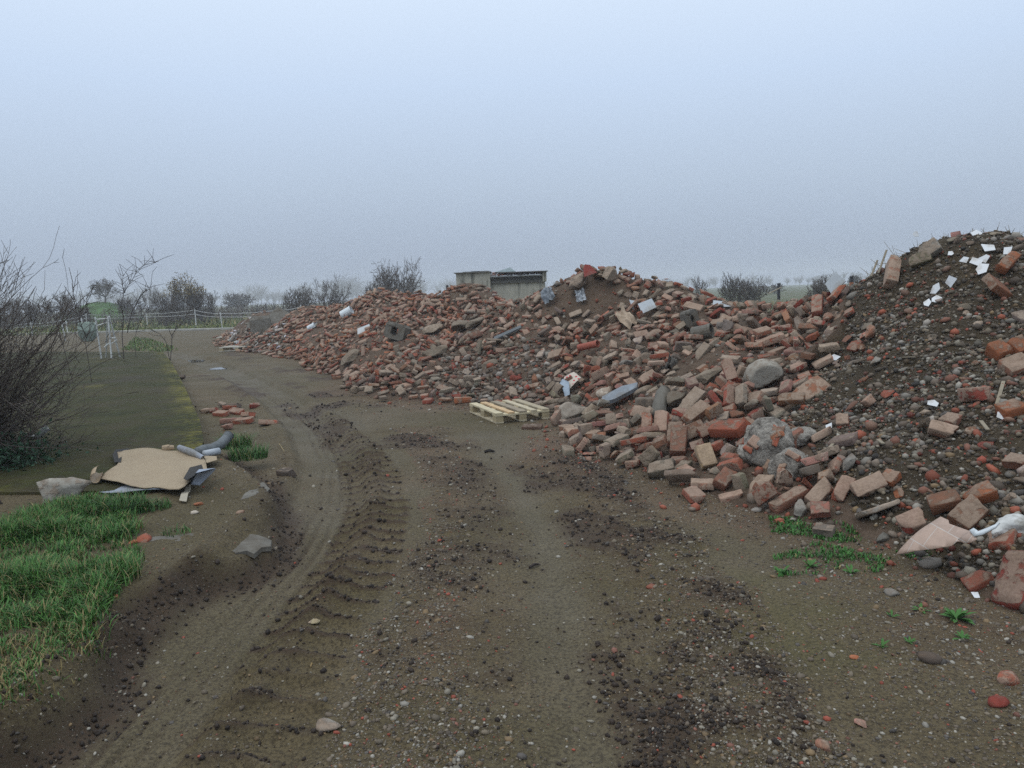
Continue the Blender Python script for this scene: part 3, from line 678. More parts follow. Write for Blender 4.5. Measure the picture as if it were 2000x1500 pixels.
def build_heap():
    gx = np.r_[np.arange(-17, -3, 0.16), np.arange(-3, 8.5, 0.05), np.arange(8.5, 13.5, 0.25)]
    gy = np.r_[np.arange(2.4, 13, 0.05), np.arange(13, 43, 0.14)]
    X, Y = np.meshgrid(gx, gy, indexing='ij'); Z = hz(X, Y)
    inm = inpoly(X, Y, MOUND)
    Z = Z + heap_dz(X, Y, Z, inm)
    idx = np.arange(X.size).reshape(X.shape)
    Q = np.stack([idx[:-1, :-1], idx[1:, :-1], idx[1:, 1:], idx[:-1, 1:]], -1)
    zc = Z[:-1, :-1]; keep = zc > -0.1; im = inm[:-1, :-1]
    V = np.stack([X, Y, Z], -1).reshape(-1, 3); mv = inm.ravel().astype(float)
    for nm, sel, lab in (('rubble_heap', keep & ~im, 'long brown soil body under the brick rubble heaps'), ('earth_mound', keep & im, 'dark gravelly earth mound rising at the frame edge')):
        F = Q[sel]; u, inv = np.unique(F, return_inverse=True)
        tag(link(nm, np_mesh(nm, V[u], inv.reshape(-1, 4), M_SOIL, True, {'mound': mv[u]})), lab, 'earth', None, 'stuff')
build_heap()
BAKED = [
134,566,4,-60,0,30,0,
133,605,9,16,58,-7,0,
230,618,33,30,-6,10,0,
117,657,15,30,45,-11,0,
174,526,14,36,47,-6,1,
99,680,10,0,-10,-3,0,
111,709,18,3,4,53,0,
189,714,43,28,52,6,0,
258,702,54,-50,-1,-5,0,
53,746,4,0,0,30,0,
62,759,13,50,0,26,0,
220,551,31,1,8,43,1,
224,641,38,-3,0,-21,0,
254,581,38,-54,-6,-14,0,
192,537,21,-29,-11,-50,5,
170,591,19,-20,-7,-20,1,
256,394,21,-9,6,38,2,
195,826,56,-2,-54,-30,0,
297,411,36,-4,-3,16,6,
298,801,72,1,-6,7,0,
122,634,9,-9,4,57,0,
337,813,91,-3,58,-2,0,
193,469,4,0,1,-41,2,
315,811,83,-4,60,18,0,
176,923,55,7,1,27,0,
332,457,48,1,-7,3,6,
315,545,58,2,-7,9,3,
204,526,20,14,12,22,6,
202,497,9,2,52,23,2,
443,664,123,6,7,-29,1,
378,531,74,-4,-2,31,5,
307,935,103,-6,4,-54,0,
315,504,48,6,4,-34,6,
243,709,42,-7,-1,33,0,
286,897,88,-9,-1,-13,0,
138,743,16,-5,2,4,0,
398,938,147,11,11,-47,0,
296,545,57,-19,-6,6,6,
86,837,23,2,2,-50,5,
235,940,80,11,-17,-2,0,
241,1010,94,2,-2,-50,0,
265,737,61,11,55,22,0,
201,756,47,18,-46,-18,0,
378,510,67,-4,-1,41,6,
199,673,36,38,-1,-17,3,
208,1047,83,59,3,-28,0,
129,796,21,16,-49,25,0,
92,810,18,0,56,-27,0,
106,894,28,-2,-4,-22,5,
137,955,37,47,-2,-37,0,
365,776,108,9,48,14,5,
228,800,72,-8,-45,-28,0,
151,959,41,-10,-10,40,0,
363,529,73,-4,-16,-59,2,
102,998,32,-47,-2,-35,0,
134,697,19,9,3,-36,0,
182,848,56,-10,3,4,0,
-101,1146,5,2,0,-14,0,
208,621,24,7,0,-22,2,
-127,1149,4,-1,-1,27,0,
286,640,56,-7,15,47,6,
312,632,66,-9,-3,28,6,
287,754,61,-5,5,47,0,
125,712,12,-5,1,14,0,
-99,1169,17,1,2,-42,0,
51,906,11,-30,-8,21,1,
148,842,34,-32,0,55,1,
183,965,66,-59,0,4,1,
327,800,77,3,-9,-3,1,
133,975,39,-9,47,-34,1,
136,813,28,-20,-4,55,0,
282,824,76,54,3,32,1,
373,994,133,14,-1,-37,0,
199,635,26,33,-5,-2,0,
84,1132,31,-9,2,29,0,
264,838,76,-7,3,-26,5,
214,546,24,6,-55,24,0,
-177,1211,13,15,7,-22,0,
71,731,3,0,1,-49,6,
238,570,32,54,-7,-6,3,
232,739,50,44,5,39,0,
218,530,23,13,7,54,2,
407,940,146,-13,-9,16,0,
82,971,21,7,-22,-36,5,
276,1001,98,4,0,19,0,
49,1270,58,57,-8,24,0,
136,772,26,-3,-12,26,1,
139,1277,96,-22,15,48,0,
320,1003,107,3,-14,-51,0,
170,568,12,34,-2,-14,2,
368,1006,124,-5,-19,57,1,
410,677,118,0,-9,20,6,
143,642,7,3,3,-42,1,
68,753,8,-17,0,26,3,
123,1061,45,31,52,-1,0,
367,887,120,18,-4,-32,5,
52,1325,80,3,-4,49,0,
99,728,16,1,57,13,0,
223,992,83,25,-58,2,0,
261,1330,168,45,7,-30,0,
223,742,53,15,15,-36,1,
250,823,67,34,5,9,3,
-172,1358,46,11,-4,30,0,
246,1302,150,4,13,-57,0,
280,1118,106,-1,3,-28,0,
-83,1151,8,-58,0,-13,5,
277,742,60,-6,10,44,0,
35,1171,27,2,25,14,5,
284,1002,108,28,4,-18,5,
433,1094,138,6,2,-50,0,
85,710,10,-33,29,13,3,
310,1233,140,-30,0,-27,0,
-56,1363,67,7,25,-44,0,
-150,1358,50,-12,-5,5,0,
174,651,23,-5,57,-21,2,
224,714,48,13,-7,-37,5,
193,992,73,2,2,-56,0,
173,1276,96,-8,3,46,0,
55,1105,23,44,-10,15,0,
87,747,14,53,4,-1,1,
236,706,51,-5,-37,6,2,
-204,1200,4,-1,0,37,1,
207,1293,132,-6,-15,-1,0,
51,1018,7,0,5,44,0,
205,735,39,-6,52,-11,1,
341,1077,112,-6,-2,-26,0,
310,887,82,0,-5,5,0,
165,736,21,-26,-5,-11,2,
65,1092,23,21,-16,-2,1,
239,645,38,-59,12,2,6,
252,1225,125,7,4,27,0,
122,1258,77,-15,4,-32,5,
11,1262,49,4,-7,28,5,
168,943,51,11,-8,4,0,
266,1162,117,-2,54,11,5,
269,922,84,12,-9,39,1,
189,856,44,6,55,22,6,
223,813,59,-13,1,-42,3,
168,776,24,-13,3,-36,1,
199,683,26,2,-6,-2,3,
451,835,190,-11,-6,24,6,
525,793,196,2,8,-15,6,
58,1048,19,-14,-10,-33,5,
-68,1207,19,-27,0,-15,5,
63,973,9,34,-2,-9,0,
508,809,203,-4,3,-45,6,
95,1283,77,-4,-10,-25,0,
1,1135,14,8,-7,32,1,
316,850,94,31,-6,24,2,
26,1291,58,5,3,-41,0,
222,1290,134,12,7,-52,5,
-263,1278,9,-30,-2,7,5,
-196,1283,28,-3,-4,-37,0,
103,792,26,-37,-3,-8,2,
-63,1150,9,-1,-1,33,5,
116,1094,27,3,5,46,0,
115,1303,92,-19,8,51,0,
566,793,187,-5,-2,-59,6,
190,1147,83,5,9,-35,5,
135,1307,108,-4,-3,46,0,
209,1090,76,51,-1,30,0,
212,760,48,6,-46,-2,0,
111,819,22,2,-9,-25,1,
128,995,41,22,-39,22,1,
-208,1232,8,-10,-4,7,1,
373,1116,128,35,-1,-23,1,
-65,1428,85,-14,3,-49,0,
168,868,38,4,-6,-7,3,
106,785,18,5,6,43,0,
232,765,54,13,14,39,0,
59,1333,93,-59,-9,7,0,
141,943,27,-3,53,0,3,
88,1233,59,24,-14,21,0,
293,983,101,2,-3,47,5,
177,728,26,-3,18,7,6,
62,824,9,-58,10,-18,3,
-9,1365,84,55,3,-21,5,
385,972,130,-14,-3,23,3,
317,1213,137,42,-5,10,0,
317,875,92,-11,59,16,0,
299,999,101,-21,-7,40,0,
332,922,107,57,-2,25,3,
30,1115,9,-4,0,53,5,
214,664,32,14,4,-41,0,
375,984,122,-16,-57,17,0,
29,1306,68,-25,1,-40,1,
118,1376,120,14,-6,-2,0,
89,1392,126,55,8,-18,1,
298,775,64,7,2,-35,0,
172,598,22,-20,-2,-17,3,
340,864,99,6,55,17,3,
213,748,52,-13,14,-36,1,
-193,1260,20,4,57,-12,0,
109,938,21,1,10,-51,0,
156,1226,86,27,-5,20,1,
251,744,55,-4,4,50,3,
273,1028,99,-41,8,-12,1,
133,652,10,-2,-7,-38,2,
207,933,57,-9,-4,29,0,
31,1412,117,8,2,-4,1,
-31,1325,52,-4,-50,7,5,
164,615,10,-55,1,-28,6,
199,1169,91,13,-3,2,0,
172,1407,197,-31,2,-41,1,
174,864,33,-7,0,34,1,
183,560,11,-2,-4,17,0,
56,1156,26,-12,-5,31,1,
207,962,71,29,18,10,5,
-174,1728,99,20,44,3,0,
-132,1427,68,-3,23,10,5,
16,1539,146,52,2,34,0,
-125,1315,36,-2,-4,38,0,
92,1322,90,-10,-12,-44,0,
52,1449,147,-6,48,14,1,
222,1347,160,-7,0,-60,5,
353,1170,129,-17,-2,-47,0,
252,957,88,11,5,-42,0,
-187,1319,39,-14,-7,19,0,
312,468,44,0,53,9,2,
-162,1327,38,-51,-3,33,0,
85,1375,108,7,10,-25,1,
226,704,39,29,-7,8,3,
-142,1218,16,3,-1,0,0,
-201,1329,35,-5,-52,-12,0,
69,1007,14,9,-8,-51,1,
309,454,42,1,54,8,4,
157,653,13,4,-25,-57,4,
322,969,101,-6,24,0,5,
273,1081,96,6,-6,-37,1,
70,1205,44,7,-9,-1,1,
358,818,99,-14,-1,31,6,
-120,1687,99,29,13,10,0,
102,1482,180,37,5,-39,5,
6,1212,27,15,-4,4,5,
116,1124,43,26,-5,-52,0,
179,538,13,58,10,-21,2,
172,914,39,-9,-9,3,1,
70,1124,19,-38,-6,18,1,
-464,1757,3,0,-60,26,0,
378,981,127,-44,-3,23,2,
-239,1299,25,-6,-16,33,5,
134,754,19,9,3,55,0,
200,1008,73,-3,0,-55,0,
67,896,6,-8,-1,12,0,
50,1024,13,-5,0,13,0,
-358,1577,10,-6,-56,-24,0,
-20,1112,4,2,0,-3,6,
22,1401,100,15,-4,-8,0,
254,1135,104,-16,10,-54,0,
105,1246,61,3,51,14,1,
275,1321,163,2,53,25,1,
-294,1606,41,1,8,-41,0,
113,1048,30,8,-1,-33,1,
-40,1351,66,-16,-3,5,5,
-78,1349,49,-22,-5,5,5,
176,1150,80,32,9,27,5,
-1,1415,102,-14,50,1,0,
99,1176,48,12,-3,-16,3,
228,1031,92,-5,11,34,0,
263,1279,143,-12,-8,46,0,
37,1065,5,-60,0,-16,5,
-235,1758,102,-21,-6,13,0,
431,581,93,-4,-4,34,4,
309,1014,110,-47,-34,3,0,
242,1247,135,1,0,-31,3,
285,1239,141,-4,55,-6,3,
194,1303,115,-8,-9,28,0,
213,719,37,-7,11,20,2,
362,1027,115,15,-7,-44,1,
-95,1438,83,-10,-7,21,0,
206,1183,99,55,-7,-13,0,
8,1495,136,47,5,-24,1,
52,1398,119,-10,-8,35,1,
175,1066,68,-15,7,-38,0,
373,805,112,-12,9,41,6,
-183,1288,29,23,4,23,1,
379,1156,125,-9,13,21,0,
333,1302,148,-6,-7,-53,0,
-240,1273,9,-16,58,-5,3,
172,1292,111,24,52,-1,3,
188,712,25,34,-5,-12,4,
182,876,46,-7,56,-17,5,
70,810,9,10,-1,-52,0,
-216,1326,31,-8,-2,-49,0,
379,885,120,-11,-9,18,0,
224,1401,185,-33,-2,-27,1,
111,760,19,-4,6,-13,2,
170,1310,117,23,50,1,1,
97,1357,98,3,-11,18,0,
210,1208,108,2,5,-1,1,
329,940,96,-2,-9,5,2,
382,652,104,56,-7,27,4,
87,1155,37,-3,-5,-48,3,
242,1346,166,-48,-7,22,0,
58,1368,97,9,-5,1,0,
165,682,18,-8,-47,-28,2,
129,784,14,9,-7,-5,1,
-76,1639,112,-15,-6,13,1,
163,1436,194,-3,0,-53,1,
181,1121,69,-3,-55,8,1,
-187,1869,140,14,6,-10,0,
334,1070,122,3,0,43,0,
82,831,10,30,-3,2,0,
-215,1362,35,-7,7,59,0,
352,850,102,-21,-2,37,6,
151,1073,55,-20,-33,24,2,
299,1315,159,4,-53,-20,3,
-214,1878,130,4,49,22,0,
62,837,5,0,-2,11,0,
107,679,5,-1,-1,23,1,
373,677,108,4,8,-42,4,
317,941,85,5,0,-28,0,
160,794,22,-4,3,-53,1,
-311,1618,50,-11,-20,31,0,
333,698,87,-7,8,46,4,
210,644,31,49,-9,-15,6,
312,947,98,-51,-7,26,0,
231,1382,172,5,5,-38,0,
-213,1659,78,5,57,-6,1,
-73,1908,174,-5,-60,-16,0,
-134,1251,18,-29,4,-27,1,
-120,1913,181,6,2,-45,0,
294,808,64,-7,-2,32,0,
198,1363,154,7,-12,8,5,
253,1346,169,-28,5,-39,3,
129,1134,54,-26,-5,45,0,
-167,1263,22,3,-57,-19,0,
266,1258,136,0,1,-57,0,
147,1139,61,9,-7,-10,0,
-93,1419,73,-19,6,35,0,
124,695,7,1,-3,-2,1,
357,889,112,-10,3,-14,3,
178,630,23,29,-51,0,2,
-399,1653,10,-8,58,-16,1,
236,833,65,-2,51,9,3,
-288,1351,11,-1,-5,5,3,
473,826,200,-7,-2,36,6,
-42,1113,5,-1,1,-57,2,
-15,1400,96,-3,-56,4,1,
288,1230,129,25,0,53,6,
462,651,124,4,-8,9,4,
175,1291,101,10,-3,-14,0,
330,726,83,4,-10,-14,4,
328,843,90,4,-10,34,2,
280,1278,149,-8,58,16,0,
-124,1436,71,23,4,-15,0,
-385,1658,10,58,-8,15,0,
310,1155,118,10,11,47,1,
-155,1191,5,-2,1,-59,2,
226,1064,90,-28,6,-55,1,
62,871,4,-1,60,-12,3,
-113,1455,73,0,11,8,0,
-75,1422,73,-1,1,20,1,
-346,1826,78,-9,52,-6,0,
255,1260,140,-1,-1,15,6,
267,370,26,7,2,-29,7,
3,1326,66,0,-1,15,0,
375,1031,119,-49,7,15,1,
-13,1431,110,-3,51,35,1,
158,1180,75,8,-8,28,0,
106,884,16,15,3,42,0,
-166,1318,33,-50,-2,31,0,
143,1183,64,3,-11,7,0,
-47,1323,43,-7,19,58,5,
236,1326,152,0,-12,16,3,
114,1338,101,-2,-7,22,0,
315,852,84,6,1,-7,0,
367,916,116,-12,11,-42,6,
133,1436,182,38,-9,1,3,
25,1456,135,-16,22,36,5,
-79,1224,19,-23,-35,18,5,
-122,1172,11,33,-32,19,3,
-34,1357,74,16,3,-58,0,
207,979,70,-6,55,11,1,
108,994,24,-35,-6,14,1,
171,928,50,7,-1,34,2,
242,1222,115,1,-7,7,5,
-181,1913,164,0,-8,6,0,
385,872,125,11,-10,-18,2,
61,1381,109,38,-8,35,3,
-137,1186,6,-1,-2,30,3,
378,1016,128,-49,9,-17,0,
213,685,36,-12,-1,-49,3,
-19,1663,136,-2,1,-55,0,
352,768,94,-5,-12,8,4,
0,1258,36,45,-6,23,1,
162,1078,61,33,1,34,0,
-84,1386,63,22,57,-3,0,
123,1012,36,55,5,13,1,
-241,1703,80,-1,19,23,1,
-80,1826,151,8,60,8,0,
178,759,28,3,2,-2,0,
-195,1729,88,-1,6,-45,5,
-241,1826,115,-53,-8,10,0,
-11,1132,11,-57,11,-3,2,
-55,1213,25,5,5,-23,2,
-85,1850,160,21,5,-54,0,
182,1028,68,-26,8,-52,5,
275,1349,175,0,-1,30,6,
119,726,15,10,-8,11,3,
348,894,107,10,0,41,0,
331,894,99,-24,10,-54,3,
145,1236,79,-7,59,-23,3,
88,736,6,-1,-1,11,3,
-288,1389,18,9,-2,24,5,
-11,1216,22,-8,4,-27,6,
259,924,75,2,56,19,3,
262,1230,134,2,-6,5,3,
281,928,93,58,9,13,0,
199,773,42,4,6,-44,0,
52,1428,131,11,51,-6,1,
-59,1304,40,33,3,-31,6,
296,1093,108,47,2,41,0,
141,621,9,4,7,-17,2,
78,1156,32,4,4,16,3,
209,1116,76,-14,2,47,0,
176,616,19,2,-18,-5,2,
-3,1328,72,0,59,13,2,
150,988,55,-42,5,15,2,
-481,2260,107,-57,-7,4,0,
63,1451,143,11,7,-30,0,
-229,1426,42,-4,-5,53,1,
74,1323,91,52,10,26,5,
278,944,88,-1,9,13,0,
-145,1442,64,10,3,-24,5,
-251,1889,129,-15,0,45,0,
-388,2164,117,5,3,15,0,
93,1202,53,-2,-56,5,5,
69,1262,60,46,9,5,2,
-201,1757,98,-11,-48,16,0,
160,969,58,-14,18,-45,3,
-206,1294,23,0,-3,-37,0,
-364,1660,23,-12,-2,34,5,
194,964,57,9,-3,-15,3,
-12,1253,31,-15,-5,23,6,
353,1107,119,-16,-2,-13,0,
284,430,33,28,5,52,7,
-262,1613,57,-5,1,-15,0,
-15,1331,62,20,1,10,0,
-388,1677,19,-2,10,-56,1,
-283,1621,50,14,3,-10,0,
-600,2306,72,-54,-6,9,0,
51,1485,154,-3,11,-59,1,
400,562,83,4,-3,-1,4,
-262,1713,76,13,58,-10,1,
-126,1807,128,-10,7,-18,0,
159,1406,193,-6,14,20,3,
222,632,29,4,3,-42,3,
172,661,16,-53,0,-27,1,
136,1365,119,-9,14,-54,1,
53,1510,154,50,-8,27,0,
-163,1813,122,-24,7,-31,0,
-94,1237,20,-16,-8,54,1,
195,817,36,5,6,-39,0,
-366,1939,95,2,-2,19,0,
-118,1372,45,1,5,-29,5,
417,705,133,-8,54,-4,4,
103,1131,27,-9,-3,36,2,
290,883,80,-40,26,11,4,
344,844,92,-48,-1,-25,3,
467,808,198,47,22,10,4,
347,970,105,-4,1,29,0,
232,657,33,-6,-1,32,1,
307,1225,127,3,0,0,5,
373,860,115,49,-9,17,4,
-267,1338,13,8,-9,-19,0,
195,1396,173,-12,5,-59,2,
-114,1848,150,-11,0,56,0,
331,873,98,-11,11,-28,6,
-2,1446,116,-20,1,30,3,
-464,2413,162,-9,-2,37,0,
223,1116,85,15,-3,56,3,
-338,2286,161,-8,-56,-15,0,
-267,2302,176,-1,-4,-17,0,
302,448,38,6,-2,-24,7,
0,1549,136,5,-1,23,0,
171,1130,71,-3,-58,8,1,
-182,1530,62,18,12,-35,1,
313,1002,98,-36,6,-9,0,
271,1014,89,3,-1,-10,0,
-242,1374,32,-32,3,11,0,
300,1137,108,-7,7,-19,2,
222,967,77,10,-7,14,2,
105,1258,71,-25,-1,10,3,
-153,1277,29,-54,-9,10,1,
-325,1521,9,-5,56,21,5,
-130,1285,25,-20,-1,2,1,
-67,1230,26,-35,1,53,0,
-505,2148,63,-55,10,-1,0,
-420,2168,95,20,0,-27,0,
-107,1895,171,37,-6,-4,0,
71,1176,35,-15,11,49,2,
-313,1530,21,23,-5,-30,5,
56,1412,121,6,11,-34,0,
309,977,95,9,-47,27,1,
-350,2033,107,-31,37,9,0,
194,924,56,8,-6,-13,3,
76,1452,153,-8,-10,25,2,
137,1164,62,-31,-54,-3,3,
-89,1442,79,-12,1,34,1,
-171,1908,160,8,0,-24,0,
-356,1553,3,0,60,13,3,
190,944,57,-9,-5,28,6,
-24,1169,19,-29,27,23,5,
181,1304,116,-53,-10,1,1,
-65,1923,181,0,-4,-42,0,
230,1178,102,42,-4,35,2,
-35,1455,100,35,12,-28,5,
411,1001,129,11,1,-42,0,
274,1048,96,-12,5,31,0,
247,864,77,-5,-1,47,0,
-286,2235,155,0,4,-8,0,
-98,1318,36,24,26,28,5,
224,1018,82,-55,-13,-6,5,
393,945,138,-14,-16,57,2,
-66,1439,86,32,6,-48,0,
379,1212,126,-20,32,7,0,
-492,2210,86,-32,-1,26,0,
401,972,142,-60,16,-7,5,
378,1018,111,-8,-2,25,3,
582,795,186,0,-2,31,6,
378,958,117,13,1,-34,2,
-675,2497,91,4,53,23,0,
190,1107,74,6,6,-35,2,
54,1086,6,-2,-2,31,0,
316,1157,128,6,-46,23,5,
131,960,26,4,-7,-2,3,
108,715,6,2,-1,-15,2,
364,1171,131,43,-1,-46,2,
-107,1404,61,41,11,28,2,
137,1457,187,5,-4,-8,0,
-14,1463,105,24,51,-1,0,
27,1348,79,16,-7,-2,1,
129,1123,54,40,38,-8,2,
93,1489,174,7,54,21,5,
-75,1283,31,15,5,-14,0,
157,1049,59,8,59,-4,5,
-148,1313,33,-19,35,-33,3,
-21,1815,148,-7,-10,57,0,
-66,1645,102,-18,-9,-3,0,
-212,1480,47,12,-7,18,5,
-540,2412,131,-13,-5,23,0,
176,969,59,1,0,20,3,
74,1501,164,4,9,-50,5,
241,972,85,-8,-6,31,6,
210,1347,149,-12,-5,38,1,
32,1332,79,4,-10,-42,3,
154,1437,201,3,1,-2,3,
242,1278,130,11,4,-21,0,
-42,1212,17,0,-4,15,5,
-849,2499,18,2,-60,-27,0,
-402,2452,190,4,3,-5,0,
-298,1449,18,-3,54,18,0,
-139,1294,32,-55,-4,-2,0,
225,900,64,10,-1,-31,0,
-41,1513,115,11,6,52,1,
104,912,25,-4,3,5,5,
-314,1451,11,0,-12,23,0,
201,935,62,50,-1,35,4,
-57,1669,122,26,-1,59,0,
-50,1518,103,9,8,33,1,
-150,1839,137,-13,7,-32,0,
362,865,106,9,8,-43,0,
94,918,16,-43,-9,13,1,
-262,1472,27,-27,5,27,0,
125,1315,92,-26,-9,36,0,
-3,1386,85,1,43,17,1,
-423,1805,36,-23,1,59,0,
-450,2322,135,-12,4,33,0,
-394,2164,96,-35,-8,26,0,
214,1226,111,-8,0,38,5,
213,741,34,4,7,-47,1,
130,1508,187,48,4,21,0,
88,765,12,1,12,-48,5,
72,856,8,-58,6,-8,2,
-283,1483,18,-1,-8,-59,0,
-36,1518,120,-9,-9,-14,0,
320,1058,115,-4,-15,40,5,
98,971,24,-10,-50,25,2,
135,1026,48,8,2,-27,6,
-152,1249,21,-45,-4,19,1,
129,1028,39,-49,11,19,6,
-249,1594,59,-13,-42,-29,3,
-100,1704,111,-3,-15,25,5,
-413,2376,167,0,-51,20,0,
292,1238,136,5,5,-37,3,
-118,1354,42,-29,4,-27,6,
179,936,43,10,2,-27,1,
-437,1787,25,-1,-2,24,3,
229,758,52,-16,-5,-12,1,
40,1393,107,-21,-10,24,2,
241,556,30,54,-6,15,7,
-623,2166,15,-6,7,50,0,
-86,1735,122,-56,2,0,0,
317,525,54,-5,55,-5,7,
-33,1401,85,-5,21,-48,3,
177,1191,83,6,-5,0,2,
218,768,56,49,-13,-21,1,
-11,1282,47,26,-6,26,3,
-211,1544,55,-6,4,12,0,
-119,1433,57,1,-5,7,1,
390,1229,124,-30,-15,-2,1,
273,828,66,41,24,15,4,
-228,1548,53,-26,23,9,0,
172,1033,62,-33,-9,7,3,
285,932,83,-9,1,-12,1,
-85,1374,58,25,18,-10,0,
253,942,79,9,-4,21,1,
152,1286,92,-30,51,8,1,
-391,1847,62,-7,1,-46,5,
284,1143,106,-10,19,39,3,
-183,1747,86,-5,-3,44,0,
88,1175,36,9,2,-19,3,
310,1104,112,48,-4,37,1,
32,1291,52,8,-6,-3,6,
-25,1189,14,-2,1,50,0,
-49,1459,92,4,7,-40,1,
-215,1761,99,7,0,31,0,
82,788,11,1,2,-41,3,
-228,1953,150,48,-2,-16,0,
174,724,22,-17,-1,-21,4,
-404,1736,21,8,-59,-22,0,
-383,1686,29,3,-8,-4,6,
257,882,79,-1,0,47,2,
-137,1333,43,-34,-2,50,2,
250,1388,173,3,-2,29,0,
-372,2331,172,2,-1,8,1,
-9,1346,74,50,-15,10,2,
75,799,15,30,1,-50,3,
-641,2444,84,3,-2,23,0,
287,809,72,7,-10,-27,6,
88,1216,58,8,-7,-49,0,
336,958,97,59,-1,7,0,
247,897,71,-37,2,42,2,
120,801,16,-34,13,24,2,
68,1144,27,-6,6,-29,2,
216,1158,91,12,-10,-3,1,
253,1151,104,-3,9,-49,5,
153,1322,104,-2,-57,-20,6,
-36,1339,58,6,-8,1,5,
-344,1585,9,3,54,24,0,
-321,1792,77,-3,0,9,0,
-99,1169,8,-1,1,59,5,
-486,2141,62,-7,-7,23,0,
-102,1337,36,5,-1,5,5,
-355,1675,36,-10,-49,-22,3,
-190,1625,74,-27,3,-32,0,
265,983,87,7,-59,-16,1,
212,1252,118,31,9,-48,2,
-27,1638,133,-53,-4,-30,0,
339,1191,125,28,-8,49,0,
-179,1631,74,-26,1,30,0,
-84,1337,38,31,25,25,6,
204,1224,99,-53,0,-21,0,
5,1115,7,-2,-59,-14,4,
-15,1517,125,37,-2,-15,5,
220,1432,189,-54,-6,20,0,
-339,1653,51,26,56,2,2,
-475,2354,141,23,-10,25,0,
118,1011,29,2,55,-16,1,
244,914,69,-3,-7,16,2,
102,957,21,9,4,55,3,
-77,1843,154,10,-7,4,0,
-57,1119,5,2,-1,3,4,
145,663,8,2,-3,-9,3,
396,1134,131,14,16,-25,5,
-559,2154,34,14,-15,11,0,
-354,1659,33,2,6,4,2,
489,847,206,3,59,18,3,
282,994,92,43,0,18,1,
-159,1449,58,-1,-11,-58,0,
-316,1658,60,-57,-8,-21,5,
-54,1371,52,2,-9,15,1,
-24,1134,17,29,-33,24,4,
-149,1870,149,-4,-49,-33,3,
-144,1237,20,-27,-8,-35,3,
57,1472,151,15,-12,3,0,
16,1249,34,-6,57,-6,3,
240,1243,117,1,7,-43,0,
-109,1473,77,49,11,27,0,
-269,1861,113,-9,59,-15,0,
-247,1453,28,7,54,-16,0,
146,1472,201,-25,-53,9,0,
-345,1860,88,-6,5,57,3,
256,860,71,7,-2,-14,6,
-88,1685,100,-5,-2,54,0,
313,1186,128,3,-5,-3,5,
-205,1676,79,-1,-9,40,0,
-126,1480,78,-13,-9,6,0,
-102,1414,72,-22,-23,26,2,
-178,1383,52,-39,10,21,1,
258,1202,116,54,-3,-6,1,
-326,1661,45,3,-4,6,0,
-57,1421,75,-9,-13,44,2,
241,820,59,4,5,9,2,
-174,1264,15,-3,-2,37,0,
-101,1222,13,-1,2,-44,5,
-179,1895,149,8,2,2,0,
-368,1594,4,-59,0,-12,2,
335,1015,108,8,52,-26,0,
79,867,14,34,1,-40,4,
108,763,15,0,-7,58,6,
220,1191,101,7,-15,-44,2,
192,1422,197,9,2,5,2,
400,551,80,-5,60,-15,7,
-119,1711,107,-55,4,25,0,
-193,1734,81,-6,-1,47,1,
-141,1204,10,1,-52,25,2,
-312,1604,33,-5,-9,27,6,
-497,1844,5,0,0,-52,5,
114,1450,176,-11,3,47,2,
-388,2301,149,-2,-9,22,0,
52,1295,61,-8,5,60,3,
345,1030,107,-5,0,37,0,
218,1329,148,-8,17,-44,2,
288,827,69,52,-6,4,2,
-371,1728,36,-10,-11,47,5,
-500,2197,73,-3,3,-52,1,
266,1053,99,8,51,7,1,
-234,1516,42,33,11,31,0,
29,1355,91,-44,-7,-2,2,
182,1228,92,-2,-5,11,2,
263,639,42,7,-4,-18,7,
-481,2309,121,13,-13,29,0,
119,1087,43,1,-45,31,0,
-378,1740,46,-17,0,19,5,
-102,1959,182,-11,1,30,0,
270,1299,153,9,-7,-1,0,
-132,1751,105,57,13,16,0,
-514,1893,7,-51,-1,13,0,
-553,2303,89,-6,9,-29,0,
228,985,79,-36,-36,10,2,
149,845,21,-7,3,44,0,
-335,2149,128,18,0,7,0,
-451,2333,142,7,49,10,0,
224,880,61,22,41,-7,4,
-914,3013,115,6,-2,-4,0,
-705,2269,8,-54,-4,-1,0,
-157,1435,53,-2,-47,0,6,
44,1447,136,-56,-2,24,6,
-54,1799,143,-11,-7,-10,1,
-167,1238,11,3,1,-16,2,
-55,1194,13,4,-54,24,6,
53,1207,34,-35,54,0,4,
-520,2233,82,-7,-7,22,1,
-389,1949,78,-26,-4,-56,0,
-790,2467,21,54,-9,-2,0,
-248,1698,67,-24,-26,-38,2,
298,1257,144,-57,10,-17,1,
-44,1782,141,4,1,15,0,
29,1568,146,6,-3,19,0,
204,1028,74,-60,2,-10,3,
250,1169,107,-35,-1,-35,3,
79,747,5,0,1,-57,4,
293,1073,101,-44,-34,9,5,
344,996,104,-5,-4,19,3,
-306,2292,170,3,0,-25,1,
379,1056,125,50,11,7,0,
-3,1192,20,2,4,11,3,
194,1328,131,0,44,21,3,
187,1185,89,7,1,10,3,
291,1268,142,5,9,-13,5,
-596,2241,45,-9,50,15,1,
-96,1793,131,17,-16,4,0,
-211,1281,18,1,-3,-37,1,
95,1301,79,-8,-5,-50,1,
275,658,49,-8,-1,31,7,
-22,1835,151,5,-3,26,5,
40,1230,42,-47,-13,-9,4,
255,1184,115,-10,4,50,3,
-155,1582,71,-3,-5,36,0,
-291,1991,123,-17,6,10,5,
375,618,90,1,-7,10,7,
91,903,13,29,-35,3,2,
-421,1673,4,0,6,-44,6,
109,904,16,0,0,56,3,
-893,2516,6,30,0,-11,1,
7,1374,81,3,10,-41,0,
-334,1560,10,-1,-10,21,0,
-192,1224,7,-57,1,-17,4,
-678,2252,12,-38,5,-8,5,
277,1111,98,3,1,5,0,
